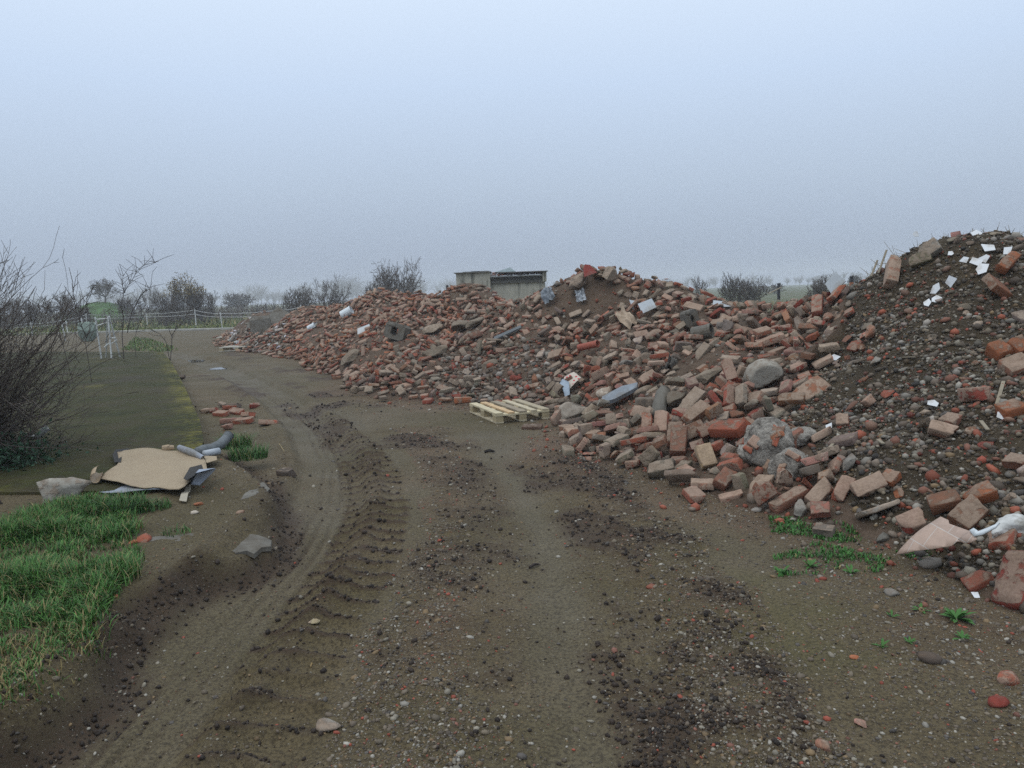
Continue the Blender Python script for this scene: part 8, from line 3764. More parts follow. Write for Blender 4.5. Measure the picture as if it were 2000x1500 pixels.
def scrub():
    r = np.random.default_rng(96); segs = []
    for k in range(420):
        x = r.uniform(-62, 6); y = r.uniform(72, 104)
        if abs(x + 50) < 9 and y > 88 - 4: continue
        for _ in range(9):
            a = r.uniform(0, 6.28); h = r.uniform(.5, 1.5); p = np.array([x + r.normal(0, .5), y + r.normal(0, .5), 0]); q = p + np.array([math.cos(a) * .35, math.sin(a) * .35, h * .7]); segs.append((p, q, .04, .025)); segs.append((q, q + np.array([r.normal(0, .3), r.normal(0, .3), h * .4]), .025, .014))
    V, F = branch_mesh(segs); tag(link('scrub', np_mesh('scrub', V, F, M_BARK)), 'band of brown scrub and dead stalks before the distant wood', None, None, 'stuff')
scrub()

# ------------------------------------------------------------------ fences and posts
M_WHITE = simple('white_paint', lin(200, 202, 200), 0.5, 0.12, 8, dirt=lin(150, 146, 134)); M_DARKPOST = simple('dark_metal', lin(46, 46, 50), 0.6, 0.3, 10)
def white_fence():
    P = [(-60, 632, 652, 46), (60, 630, 655, 50), (128, 622, 645, 52), (168, 612, 634, 60), (285, 611, 637, 63), (380, 603, 638, 55), (430, 610, 640, 51), (549, 602, 622, 45), (587, 595, 620, 42)]
    r = np.random.default_rng(31); t = empty('electric_fence', tuple(atY(285, 637, 63)[:2]) + (0,)); base = np.array(t.location); tag(t, 'white electric tape fence on thin white posts across the far yard', 'fence')
    tops = []
    for i, (px, pt, pb, Y) in enumerate(P):
        tp = atY(px, pt, Y); b = np.array([tp[0] + r.normal(0, .07), Y, 0.0]) - base; tp = tp - base
        mb = MB(); mb.tube([b, tp], 0.034, 6); mb.build('post', M_WHITE, t); tops.append((b, tp))
    for f0, w in ((0.93, .014), (0.72, .014)):
        mb = MB()
        for (b0, t0), (b1, t1) in zip(tops[:-1], tops[1:]):
            a, c = b0 + (t0 - b0) * f0, b1 + (t1 - b1) * f0; pts = [a * (1 - s) + c * s - np.array([0, 0, .14 * s * (1 - s) * 2]) for s in np.linspace(0, 1, 7)]
            mb.tube(pts, w, 4)
        mb.build('tape', M_WHITE, t)
white_fence()
def wire_fence():
    t = empty('wire_fence', tuple(atY(545, 612, 70)[:2]) + (0,)); base = np.array(t.location); tag(t, 'thin dark wire fence posts behind the white tape fence', 'fence'); tp = []
    for px, top in ((502, 596), (519, 593), (535, 592), (553, 590), (569, 588), (586, 586)):
        p = atY(px, top, 70) - base; mb = MB(); mb.tube([(p[0], p[1], 0), p], 0.035, 5); mb.build('post', M_DARKPOST, t); tp.append(p)
    for f in (.9, .5):
        mb = MB()
        for a, b in zip(tp[:-1], tp[1:]): mb.tube([(a[0], a[1], a[2] * f), (b[0], b[1], b[2] * f)], .008, 3)
        mb.build('wire', M_DARKPOST, t)
wire_fence()
def gate_post():
    Y = 33; a = atY(873.5, 557, Y); t = empty('gate_post', (a[0], Y, 0)); tag(t, 'dark steel post with a rail running to the hut wall', 'post'); H = a[2]
    mb = MB(); mb.box(-.05, .05, -.05, .05, 0, H); mb.build('post', M_DARKPOST, t)
    mb = MB(); mb.tube([(0.05, 0, H - .24), (0.46, .9, H - .24)], .018, 5); mb.build('rail', M_DARKPOST, t)
    mb = MB(); mb.tube([(0.05, 0, H - .26), (0.2, .2, H - .5)], .014, 5); mb.build('brace', M_DARKPOST, t)
gate_post()
for px, top, Y, lab, tp in ((1521, 554, 30, 'short dark fence post behind the saddle of the heap', 0), (1663, 541, 27, 'dark fence post with an orange band beside the mound shoulder', 1)):
    a = atY(px, top, Y); t = empty('fence_post', (a[0], Y, 0)); tag(t, lab, 'post'); mb = MB(); mb.box(-.045, .045, -.045, .045, 0, a[2]); mb.build('post', M_DARKPOST, t)
    mb = MB(); mb.box(-.05, .05, -.05, .05, a[2] + .002, a[2] + .02); mb.build('cap', M_DARKPOST, t)
    if tp: mb = MB(); mb.box(-.052, .052, -.052, .052, a[2] - .3, a[2] - .18); mb.build('band', simple('faded_orange', lin(150, 96, 66)), t)
# white frame behind the slab
def white_frame():
    Y = 21.8; o = atZ(213, 682, 0); t = empty('trestle_stand', (atY(213, 682, Y)[0], Y, 0)); base = np.array(t.location); tag(t, 'white tubular A-frame stand behind the mossy slab', 'frame')
    def pt(px, py, dy=0.0): return atY(px, py, Y + dy) - base
    def foot(px, dy): p = atY(px, 682, Y + dy) - base; p[2] = 0.0; return p
    legs = [(pt(211, 617), foot(216, 0)), (pt(213, 618), foot(235, .5)), (pt(210, 618), foot(204, .7)), (pt(186, 620), foot(197, .2))]
    for a, b in legs: mb = MB(); mb.tube([b, a], .022, 8); mb.build('leg', M_WHITE, t)
    for a, b in ((pt(190, 636), pt(212, 629)), (pt(217, 660), pt(227, 660)), (pt(204, 678), pt(216, 668)), (pt(218, 671), pt(229, 664)), (pt(189, 624), pt(211, 622))): mb = MB(); mb.tube([a, b], .016, 6); mb.build('brace', M_WHITE, t)
white_frame()
for (a, b, c, d, Y, lab) in ((120, 628, 126, 648, 40, 'thin white leaning pole seen through the shrub twigs'), (158, 618, 164, 640, 42, 'white leaning pole left of the white A-frame')):
    mb = MB(); q = atY(c, d, Y); q[2] = 0; mb.tube([q, atY(a, b, Y)], .03, 6); tag(mb.build('white_pole', M_WHITE), lab, 'pole')
def tarp():
    c = atY(173, 645, 38); P, F, m = stone_shape(.95, .6, 1.05, 900, 3, 3, .25); o = link('tarpaulin_bundle', np_mesh('tarpaulin_bundle', P, F, simple('pale_green_tarp', lin(118, 132, 122), .7, .15, 4), True)); o.location = (c[0], 38, .45); tag(o, 'pale grey-green rounded tarpaulin bundle behind the white frame', 'tarpaulin')
tarp()

# ------------------------------------------------------------------ the rendered hut
def hut():
    Y = 36.0; s = Y / FPX
    L, Rr = atY(891.5, 560, Y), atY(1066, 560, Y); x0, x1 = L[0], Rr[0]; xm = atY(958, 560, Y)[0]
    t = empty('rendered_hut', ((x0 + x1) / 2, Y, 0)); tag(t, 'small grey rendered hut with collapsed roof behind the heaps', 'hut'); ox = (x0 + x1) / 2
    ztl = atY(892, 534, Y)[2]; ztr = atY(1066, 530, Y)[2]
    w = NT('stained_render', .9, .2); p = w.coord(); n = w.noise(p, 1.3, 5, .6); c = w.mix(w.rng(n, .35, .65), lin(158, 154, 140), lin(182, 176, 160))
    mp = w.new('Mapping'); mp.inputs['Scale'].default_value = (3.2, 3.2, .45); w.l.new(p, mp.inputs[0]); st = w.noise(mp.outputs[0], 1.3, 5, .6)
    sp = w.new('SeparateXYZ'); w.l.new(p, sp.inputs[0]); c = w.mix(w.math('MULTIPLY', w.rng(st, .5, .66), w.rng(sp.outputs['Z'], .9, 2.2, 0.2, .85)), c, lin(74, 74, 66)); w.color(c); w.bump(w.noise(p, 12, 4), .01)
    MW = w.m; MR = simple('weathered_roofing', lin(112, 110, 106), .8, .3, 6); MB_ = simple('hut_brick', lin(150, 96, 72), .9, .25, 4); MC = simple('pale_ledge', lin(126, 126, 122), .85, .2, 4)
    D = 2.6
    mb = MB(); mb.box(x0 - ox, xm - ox, 0, D, 0, ztl); mb.build('wall', MW, t)
    zl = atY(1000, 552, Y)[2]
    mb = MB(); mb.box(xm - ox + .003, x1 - ox - .02, .22, D, 0, zl); mb.build('wall', MW, t)                              # recessed lower wall
    mb = MB(); mb.box(xm - ox - .12, x1 - ox - .05, .10, .219, zl - .02, zl + .10); mb.build('lintel', simple('dark_lintel', lin(84, 81, 74), .9, .3, 3), t)
    mb = MB(); mb.box(xm - ox + .01, x1 - ox - .15, .30, D - .1, zl + .003, zl + .27); mb.build('recess', simple('dark_recess_wall', lin(104, 101, 92), .9, .35, 3), t)  # recess wall in a darker grey than the render
    mb = MB(); mb.box(xm - ox + .01, x1 - ox - .14, -.05, .6, zl + .275, zl + .33); mb.build('ledge', MC, t)
    mb = MB(); mb.box(x1 - ox - .13, x1 - ox + .05, .0, D, zl + .0, ztr - .01); mb.build('pier', MW, t)
    # the brick course above the ledge
    bm = bpy.data.meshes.new('brick'); P, F, m = block_shape(.25, .12, .075, 950, False, (3, 2, 1), .006, .002); bme = np_mesh('brick', P, F, MB_, False, {'loc': P}, {'mort': m})
    xx = xm - ox + .16; zc = zl + .40; k = 0
    while xx < x1 - ox - .28:
        o = link('brick', bme, t); o.location = (xx, .75, zc + .0); k += 1
        o = link('brick', bme, t); o.location = (xx + .05, .755, zc + .085); xx += .262
    for a, b, zz, dz in ((x0 - ox - .09, xm - ox + .05, ztl, .05), (xm - ox + .35, x1 - ox + .12, ztr, .045)):
        mb = MB(); mb.box(a, b, -.14, D + .1, zz + .003, zz + .035); mb.build('roof_sheet', MR, t)
    for a, b in ((-1.75, -.95), (-1.35, -.55)): mb = MB(); mb.box(a, b, .1, 1.4, ztl + .04, ztl + .075, Matrix.Rotation(R(1.0 * (a + 1.4)), 4, 'Y')); mb.build('roof_sheet', MR, t)
    zz = ztr + .06; cx = xm - ox + .85
    mb = MB(); mb.add([(cx - .65, .4, zz), (cx + .35, .4, zz), (cx + .1, .5, zz + .20), (cx - .65, 1.2, zz), (cx + .35, 1.2, zz), (cx + .1, 1.1, zz + .20)], [(0, 1, 2), (5, 4, 3), (0, 2, 5, 3), (1, 4, 5, 2), (0, 3, 4, 1)]); mb.build('glass_pane', simple('greenish_glass', lin(142, 156, 158), .3, .15, 5), t)
    r = np.random.default_rng(33)
    for k in range(16):
        P, F, m = stone_shape(.16, .10, .06, 960 + k, 1, 5, .3); o = link('debris', np_mesh('debris', P, F, (MC, MR, MB_)[k % 3]), t); o.location = (r.uniform(xm - ox + .1, x1 - ox - .5), r.uniform(.0, .5), zl + .34 + .03); o.rotation_euler = (r.uniform(-.4, .4), r.uniform(-.4, .4), r.uniform(0, 6))
hut()

# ------------------------------------------------------------------ pallets
def pallet(label, loc, rz, scale=1.0, tints=None, pitch=0.0):
    cols = tints or [lin(188, 176, 146), lin(190, 162, 124), lin(142, 130, 110), lin(180, 168, 142), lin(160, 148, 124)]
    mats = [simple('pallet_board', c, .75, .18, 9, .002) for c in cols]; blockm = simple('pallet_block', lin(158, 144, 114), .8, .2, 12)
    t = empty('wooden_pallet', loc, rz); t.rotation_euler.y = pitch; tag(t, label, 'pallet')
    r = np.random.default_rng(44)
    L, W = 1.2 * scale, 0.8 * scale
    for i, (y, w) in enumerate(((-.345, .11), (-.172, .09), (0, .11), (.172, .09), (.345, .11))):   # deck boards
        mb = MB(); mb.box(-L / 2, L / 2 - r.uniform(0, .01), (y - w / 2) * scale, (y + w / 2) * scale, .122 * scale, .144 * scale); o = mb.build('top_board', mats[i], t); o.rotation_euler.z = r.uniform(-.01, .01)
    for x in (-L / 2 + .07, 0, L / 2 - .07):
        mb = MB(); mb.box(x - .07, x + .07, -W / 2, W / 2, .100 * scale, .1205 * scale); mb.build('cross_board', mats[(int(x * 10)) % 2], t)
        for y in (-W / 2 + .05, 0, W / 2 - .05): mb = MB(); mb.box(x - .065, x + .065, y - .048, y + .048, .0225 * scale, .0985 * scale); mb.build('block', blockm, t)
    for y in (-W / 2 + .05, 0, W / 2 - .05): mb = MB(); mb.box(-L / 2, L / 2, y - .05, y + .05, 0.001, .021 * scale); mb.build('bottom_board', mats[3], t)
    return t
A, Bp, Cp = atZ(924, 787, .144), atZ(978, 808, .144), atZ(1064, 795, .144)
_l = Vector((Bp[0] - A[0], Bp[1] - A[1])); _w = Vector((Cp[0] - Bp[0], Cp[1] - Bp[1]))
print('pallet sides', _l.length, _w.length)
_ang = math.atan2(_l.y, _l.x); _c = Vector((A[0] + Cp[0], A[1] + Cp[1])) / 2
pallet('pale wooden pallet lying on the track beside the heap', (_c.x, _c.y, float(gz(_c.x, _c.y)[0]) + .004), _ang, 0.9)
c = atZ(455, 664, 0); pallet('farther of the two weathered pallets at the far end of the heap', (c[0], c[1], .02), R(6), 1.0, [lin(188, 182, 168)] * 5)
c = atZ(472, 685, 0); pallet('nearer of the two weathered pallets at the far end of the heap', (c[0], c[1], .02), R(-4), 1.0, [lin(178, 172, 158)] * 5)

# ------------------------------------------------------------------ carpet offcut and linoleum on the slab
def carpet():
    z0 = 0.20; c = atZ(300, 915, z0); t = empty('carpet_offcut', (c[0], c[1], 0)); tag(t, 'torn beige carpet offcut lying over grey lino at the slab edge', 'carpet')
    def loc(pts, z=z0): return [(a - c[0], b - c[1]) for a, b in G(pts, z)]
    w = NT('beige_carpet', .95, .1); p = w.coord(); n = w.noise(p, 160, 3, .7); n2 = w.noise(p, 5, 4)
    cc = w.mix(w.rng(n, .3, .7), lin(146, 130, 108), lin(180, 164, 140)); cc = w.mix(w.rng(n2, .45, .7, 0, .35), cc, lin(150, 132, 112)); w.color(cc); w.bump(n, .006); MC = w.m
    MG = simple('grey_lino_back', lin(140, 146, 156), .6, .08, 6, dirt=lin(112, 108, 98)); MD = simple('dark_felt', lin(52, 50, 48), .9, .2, 10); MT = simple('tan_lino', lin(160, 140, 114), .6, .12, 6)
    top = loc([(229,884),(243,882),(300,881),(350,880),(372,884),(392,893),(402,904),(405,918),(398,926),(386,930),(370,932),(372,946),(362,956),(350,960),(330,957),(312,951),(300,950),(282,953),(255,950),(232,944),(215,941),(197,936),(205,925),(216,918),(228,910),(233,903)])
    hz_ = lambda x, y: z0 + .012 + .014 * math.sin(x * 5 + 1) * math.cos(y * 4) + .010 * math.sin(x * 13 + y * 9)
    mb = MB(); mb.sheet(top, hz_, .007, .05); mb.build('carpet', MC, t, True)
    und = loc([(185,950),(200,944),(240,946),(300,950),(330,956),(300,958),(240,965),(205,962),(190,958)], z0 - .03); mb = MB(); mb.sheet(und, lambda x, y: z0 - .025 + .012 * math.sin(x * 8), .004, .06); mb.build('lino_layer', MG, t, True)
    und = loc([(220,890),(226,880),(250,878),(262,882),(240,886),(236,905),(224,905)]); mb = MB(); mb.sheet(und, lambda x, y: z0 + .012, .004, .06); mb.build('felt_layer', MD, t)
    und = loc([(372,928),(395,922),(398,930),(380,945),(366,954),(360,950)]); mb = MB(); mb.sheet(und, lambda x, y: z0 + .066, .004, .04); mb.build('felt_layer', MD, t)
    und = loc([(398,892),(423,893),(424,900),(404,906)]); mb = MB(); mb.sheet(und, lambda x, y: z0 + .01, .004, .06); mb.build('carpet_strip', MC, t)
    # folded cone of blue-grey lino at the near right corner
    a, b_, d = [Vector(atZ(q[0], q[1], z)) - Vector((c[0], c[1], 0)) for q, z in (((372, 944), .22), ((421, 914), .24), ((382, 924), .34))]
    e = Vector(atZ(388, 946, .19)) - Vector((c[0], c[1], 0)); mid = (a + b_ + d) / 3 + Vector((0, -.03, .05))
    mb = MB(); f = [(0, 3, 2), (0, 1, 3) if False else (3, 1, 2), (0, 4, 3), (4, 1, 3)]; V = [a, b_, d, mid, e]; th = Vector((.0, .012, -.012)); mb.add(V + [v + th for v in V], f + [tuple(i + 5 for i in q[::-1]) for q in f]); mb.build('lino_fold', simple('blue_grey_lino', lin(158, 168, 184), .5, .06, 5), t, True)
    # curled flap standing up at the far right corner
    def curl(p0, p1, rad, turns, mat, nm, n=14, off=0.0):
        P0 = Vector(atZ(*p0)) - Vector((c[0], c[1], 0)); P1 = Vector(atZ(*p1)) - Vector((c[0], c[1], 0)); ax = (P1 - P0).normalized(); s = ax.cross(Vector((0, 0, 1))).normalized(); V, F = [], []
        for i in range(n + 1):
            an = off + turns * 2 * math.pi * i / n; rr = rad * (1 - .25 * i / n); o = s * math.cos(an) * rr + Vector((0, 0, 1)) * (math.sin(an) * rr + rad)
            for q, k in ((P0, .9), (P0.lerp(P1, .5), 1.0), (P1, .75)): V.append(q + o * k)
        for i in range(n):
            for j in range(2): F.append((i * 3 + j, i * 3 + j + 1, (i + 1) * 3 + j + 1, (i + 1) * 3 + j))
        nn = len(V); cen = (P0 + P1) / 2; V2 = [v + (v - cen).normalized() * .004 for v in V]; mb = MB(); mb.add(V + V2, F + [tuple(i + nn for i in q[::-1]) for q in F]); mb.build(nm, mat, t, True)
    curl((352, 880, .2), (398, 900, .2), .034, .62, MG, 'lino_curl', off=-1.2)
    curl((318, 881, .2), (340, 879, .2), .03, .8, MT, 'lino_curl', off=-1.0)
    curl((188, 945, .18), (196, 926, .18), .05, .7, MT, 'lino_curl', off=1.6)
    # small roll and a strap
    mb = MB(); A_, B_ = [Vector(atZ(q[0], q[1], .21)) - Vector((c[0], c[1], 0)) for q in ((398, 887), (428, 881))]; mb.tube([A_, B_], .034, 12); mb.build('lino_roll', simple('pale_roll', lin(168, 174, 180), .5, .08, 8), t, True)
    st = loc([(350, 978), (362, 955), (375, 950), (364, 980)], .16); mb = MB(); mb.sheet(st, lambda x, y: .172 + .01 * math.sin(y * 20), .003, .05); mb.build('strap', simple('pale_strap', lin(160, 152, 136), .8, .1, 12), t)
carpet()
def hose():
    pts = [atZ(a, b, z) for a, b, z in ((386, 884, .22), (400, 878, .22), (415, 876, .22), (430, 869, .23), (441, 858, .24), (447, 850, .27))]; mb = MB(); r = []
    c = atZ(415, 876, 0); P = [Vector(p) - Vector((c[0], c[1], 0)) for p in pts]; Q = []
    for i in range(len(P) - 1):
        for k in range(10): Q.append(P[i].lerp(P[i + 1], k / 10))
    Q.append(P[-1]); mb.tube(Q, [.045 + (.006 if i % 2 else 0) for i in range(len(Q))], 12); t = empty('corrugated_hose', (c[0], c[1], 0)); tag(t, 'grey corrugated drainage hose curving from under the carpet', 'hose')
    mb.build('hose', simple('grey_plastic_hose', lin(98, 102, 104), .6, .15, 14), t, True); mb = MB(); mb.tube([Q[-1], Q[-1] + (Q[-1] - Q[-3]) * .3], .052, 12); mb.build('collar', simple('hose_collar', lin(80, 84, 88), .6), t, True)
hose()
for i, (a, b, d, e, lab, col, w) in enumerate([(372, 862, 408, 846, 'thin straw stalk behind the carpet', lin(150, 134, 100), .005), (545, 872, 556, 888, 'little straw on the rut edge', lin(150, 134, 100), .004), (606, 1296, 618, 1270, 'bent straw lying beside the tyre marks', lin(140, 118, 80), .004),
                                     (946, 879, 966, 879, 'short dark stick lying on the middle of the track', lin(36, 32, 30), .014), (1034, 1104, 1052, 1096, 'dark twig on the track centre', lin(50, 42, 38), .008)]):
    mb = MB(); A_, B_ = atZ(a, b, 0), atZ(d, e, 0); A_[2], B_[2] = gz(A_[0], A_[1])[0] + w, gz(B_[0], B_[1])[0] + w; m_ = (A_ + B_) / 2; m_[2] += w; mb.tube([A_, m_, B_], [w, w * 1.2, w * .7], 5); tag(mb.build('straw' if col[0] > .1 else 'stick', simple('straw', col, .8)), lab, 'stalk' if col[0] > .1 else 'stick')
def lino_shell():
    c = atZ(68, 862, .18); t = empty('lino_scrap', (c[0], c[1], .18), .3); tag(t, 'pale curled lino scrap caught under the shrub twigs', 'lino scrap'); V, F = [], []; n = 10
    for i in range(n + 1):
        for j in range(n + 1):
            u, v = i / n * 2 - 1, j / n * 2 - 1; s = math.sqrt(max(0, 1 - .5 * v * v)); V.append((u * .15 * s, v * .10 * math.sqrt(max(0.05, 1 - .5 * u * u)), .02 + .10 * max(0, u) ** 2 + .05 * v * v))
    for i in range(n):
        for j in range(n): a = i * (n + 1) + j; F.append((a, a + n + 1, a + n + 2, a + 1))
    m = len(V); mb = MB(); mb.add(V + [(x, y, z - .004) for x, y, z in V], F + [tuple(k + m for k in q[::-1]) for q in F]); o = mb.build('sheet', simple('pale_lino', lin(172, 174, 170), .5, .08, 6), t, True)
    mb = MB(); mb.tube([(.13, -.09, .10), (.145, 0, .12), (.13, .09, .10)], .008, 6); mb.build('rolled_edge', simple('lino_edge', lin(140, 144, 150), .5), t, True)
lino_shell()
# broken bricks beside the track, left
LB = [(418,806,35,.16,'darkred','half','dark brick stub at the far end of the small brick scatter'),(432,812,-28,.24,'red','whole','red brick slice in the small scatter by the slab'),(449,800,52,.20,'clean','half','bright brick piece topping the small scatter by the slab'),
      (458,796,-10,.20,'grey','half','grey mortar piece on the far side of the small scatter'),(462,808,-35,.26,'red','whole','red brick lying across the middle of the small scatter'),(474,826,-14,.30,'clean','whole','longest bright brick at the near side of the small scatter'),
      (446,826,24,.22,'pink','whole','thin pinkish slice at the near side of the small scatter'),(486,814,-42,.22,'red','half','red brick piece at the track side of the small scatter'),(436,794,60,.12,'grey','half','small grey stub behind the small scatter'),
      (498,796,20,.16,'darkred','half','lone dark red piece between the scatter and the rut'),(404,806,80,.14,'brown','half','brown stub at the slab side of the small scatter'),(525,830,8,.24,'red','whole','single red brick lying by itself at the edge of the rut'),
      (353,740,10,.20,'darkstone','half','dark block on the yellow moss rim of the slab'),(562,930,-20,.16,'darkstone','half','small dark stone on the rut edge right of the hose'),(445,838,65,.12,'pink','half','small pink piece nearest the hose in the scatter')]
for i, (a, b, yaw, L, ti, kd, lab) in enumerate(LB):
    z = float(gz(*atZ(a, b, .12)[:2])[0]) + .01; c = atZ(a, b, z); o = link('brick' if ti != 'darkstone' else 'stone_chunk', piece_mesh('brick', block_shape(L, .12, .065, 970 + i, kd == 'half'))); o.matrix_world = Matrix.Translation((c[0], c[1], z + .03)) @ Matrix.Rotation(R(yaw), 4, 'Z') @ Matrix.Rotation(R((i * 37) % 50 - 25), 4, 'X') @ Matrix.Rotation(R((i * 23) % 16 - 8), 4, 'Y')
    o.color = (*TINT[ti], 1); tag(o, lab, 'brick' if ti != 'darkstone' else 'stone', 'bricks in the rubble heaps' if ti != 'darkstone' else None)
for i, (a, b, s, ti, lab) in enumerate([(388,989,.07,'orange','orange brick crumb below the strap of the carpet'),(381,1006,.06,'whiterock','pale pebble below the orange brick crumb'),(282,1062,.13,'clean','flat orange brick splinter left of the bluish concrete patch'),(262,1068,.07,'orange','small orange splinter beside the flat one'),
                                       (470,1016,.06,'orange','orange crumb on the bank by the rut'),(1272,1146,.08,'red','flat red brick splinter on the track shoulder'),(1668,1288,.04,'orange','little orange crumb on the gravel'),(1970,1330,.11,'clean','orange brick lump on the gravel at the frame edge'),
                                       (1608,1466,.07,'dusty','dusty brick splinter at the bottom of the gravel'),(640,1424,.10,'concrete','grey flat stone near the bottom of the tyre marks'),(614,1222,.06,'lime','tan pebble among the tyre lugs'),(1741,1162,.08,'concrete','grey angular stone between the mound and the largest rosette'),
                                       (1815,1295,.10,'darkstone','dark flat stone left of the orange lump'),(1951,1378,.09,'darkred','dark reddish stone above the bottom gravel'),(1680,1418,.06,'pink','rounded pink pebble in the gravel')]):
    c = atZ(a, b, .13 if a < 560 and b < 1100 else 0.0); z = float(gz(c[0], c[1])[0]); o = link('stone_chunk', piece_mesh('stone_chunk', stone_shape(s, s * .7, s * .4, 1000 + i, 2, 7, .3), None, True)); o.location = (c[0], c[1], z + s * .12); o.rotation_euler = (0, 0, i); o.color = (*TINT[ti], 1); tag(o, lab, 'stone', 'loose stones on the ground')

# ------------------------------------------------------------------ odd pieces on the heaps
def framed(px, py, yaw=0, pitch=0, roll=0, lift=.05): return hero_matrix(px, py, yaw, pitch, roll, lift)
M_TILE = simple('white_glaze', lin(206, 209, 211), .3, .05, 12, spec=.5, dirt=lin(150, 140, 126))
for i, (a, b, s) in enumerate(SHARDS):
    r = np.random.default_rng(1100 + i); n = r.integers(4, 6); pts = [(s * .6 * math.cos(2 * math.pi * k / n + r.uniform(-.4, .4)) * r.uniform(.7, 1.2), s * .5 * math.sin(2 * math.pi * k / n + r.uniform(-.3, .3)) * r.uniform(.7, 1.2)) for k in range(n)]
    mb = MB(); mb.sheet(pts, lambda x, y: 0.0, .007, 1.0); o = mb.build('tile_shard', M_TILE)
    p = on_heap(a, b); 
    if p is None or b < 470: p = atY(a, b + 6, 8.2)
    vd = Vector(CO - p).normalized(); nn = (vd * .75 + Vector(hn(p[0], p[1])) * .8 + Vector(r.normal(0, .22, 3))).normalized()
    o.matrix_world = Matrix.Translation(Vector(p) + nn * (.045 + .02 * (b > 1100) * -1)) @ nn.to_track_quat('Z', 'Y').to_matrix().to_4x4() @ Matrix.Rotation(r.uniform(0, 6), 4, 'Z')
    where = ['upper right one of the high shards, narrow and tilted', 'rightmost of the high shards, five-cornered', 'small sliver at the upper side of the shard cluster', 'broad shard at the heart of the cluster', 'triangular shard touching the cluster from above', 'tallest shard of the cluster, below the triangular one',
             'long dirty shard below the cluster', 'broad dirty shard on the middle of the upper slope', 'crumpled small shard beneath the broad dirty one', 'lowest pointed shard of the upper group', 'single square shard halfway down the mound', 'thin shard in the bare furrow between heap and mound', 'curved shard standing among the bricks at the mound foot',
             'small shard under the grey-capped dark brick', 'shard on the ground before the large rounded slab', 'tiny shard by the low half-sunk brick', 'dirty sliver above the grey triangular stone', 'shard poking over the crest line of the mound', 'small shard at the start of the crest beside the slab', 'thin shard along the mound crest'][i]
    tag(o, 'white glazed tile shard, ' + where, 'tile shard', 'white tile shards on the earth mound')
def plate(nm, cat, lab, px, py, pts, mat, yaw, pitch, roll, lift, th=.01, bend=0.0, facing=0.0):
    mb = MB(); mb.sheet(pts, lambda x, y: bend * (x * x * 3 + math.sin(y * 9) * .08), th, .06); o = mb.build(nm, mat); M = framed(px, py, yaw, pitch, roll, lift); o.matrix_world = M; return tag(o, lab, cat)
MG2 = simple('pale_grey_sheet', lin(168, 174, 178), .6, .1, 6, dirt=lin(128, 120, 108)); MBG = simple('blue_grey_slab', lin(124, 130, 136), .8, .2, 9, .004, dirt=lin(98, 88, 76))
plate('red_plate', 'plate', 'red painted triangular plate standing on the highest crest', 1160, 552, [(-.12, -.09), (.12, -.08), (.04, .09), (-.05, .13), (-.10, .06)], simple('red_paint', lin(150, 70, 62), .6, .15, 6, dirt=lin(120, 96, 84)), 0, 0, 42, .30, .02)
plate('blue_grey_slab', 'slab', 'long blue-grey slab lying across the near brick heap', 1217, 790, [(-.26, -.07), (-.10, -.11), (.22, -.06), (.27, .04), (.08, .10), (-.2, .05)], MBG, 8, 0, 16, .17, .05)
plate('cement_sheet', 'sheet', 'pale square cement sheet beside the beige folded cloth', 1270, 613, [(-.13, -.10), (.12, -.12), (.14, .09), (-.10, .13)], MG2, 10, 0, 25, .16, .012)
plate('cement_sheet', 'sheet', 'small pale triangular sheet above the beige folded cloth', 1243, 608, [(-.09, -.08), (.09, -.02), (.05, .10)], MG2, 40, 0, 30, .16, .01)
plate('cement_sheet', 'sheet', 'grey sheet stuck upright at the right of the beige folded cloth', 1408, 614, [(-.14, -.08), (.14, -.05), (.02, .08), (-.12, .10)], MG2, -10, 0, 25, .16, .01)
plate('cement_sheet', 'sheet', 'pale sheet on the low saddle just behind the leaning brick', 1652, 572, [(-.12, -.10), (.10, -.08), (.08, .12), (-.10, .08)], MG2, -30, 0, 50, .18, .012)
plate('white_board', 'board', 'white square panel low on the middle brick slope', 716, 655, [(-.17, -.14), (.17, -.13), (.15, .14), (-.16, .13)], simple('whitish_panel', lin(176, 178, 178), .6, .1, 5, dirt=lin(140, 134, 124)), 5, 0, 20, .17, .015)
plate('dark_board', 'board', 'long dark grey board above the fine stone rubble', 998, 664, [(-.28, -.05), (.28, -.04), (.27, .06), (-.26, .07)], simple('slate_grey', lin(92, 96, 98), .7, .15, 6), -4, 0, 4, .16, .03)
plate('concrete_slab', 'concrete slab', 'large flat grey slab leaning on the grey end of the heap', 524, 638, [(-.75, -.28), (.55, -.35), (.8, .1), (.3, .32), (-.7, .25)], M_CONC, -12, 0, 12, .25, .10)
plate('concrete_slab', 'concrete slab', 'curved grey slab near the top of the grey end of the heap', 556, 628, [(-.6, -.25), (.5, -.3), (.7, .0), (.1, .22), (-.55, .3)], M_CONC, -28, 0, 18, .25, .09)
plate('concrete_slab', 'concrete slab', 'squarish grey slab upright in the grey end of the heap', 514, 652, [(-.42, -.35), (.38, -.32), (.42, .3), (-.35, .36)], M_CONC, 8, 0, 42, .3, .10)
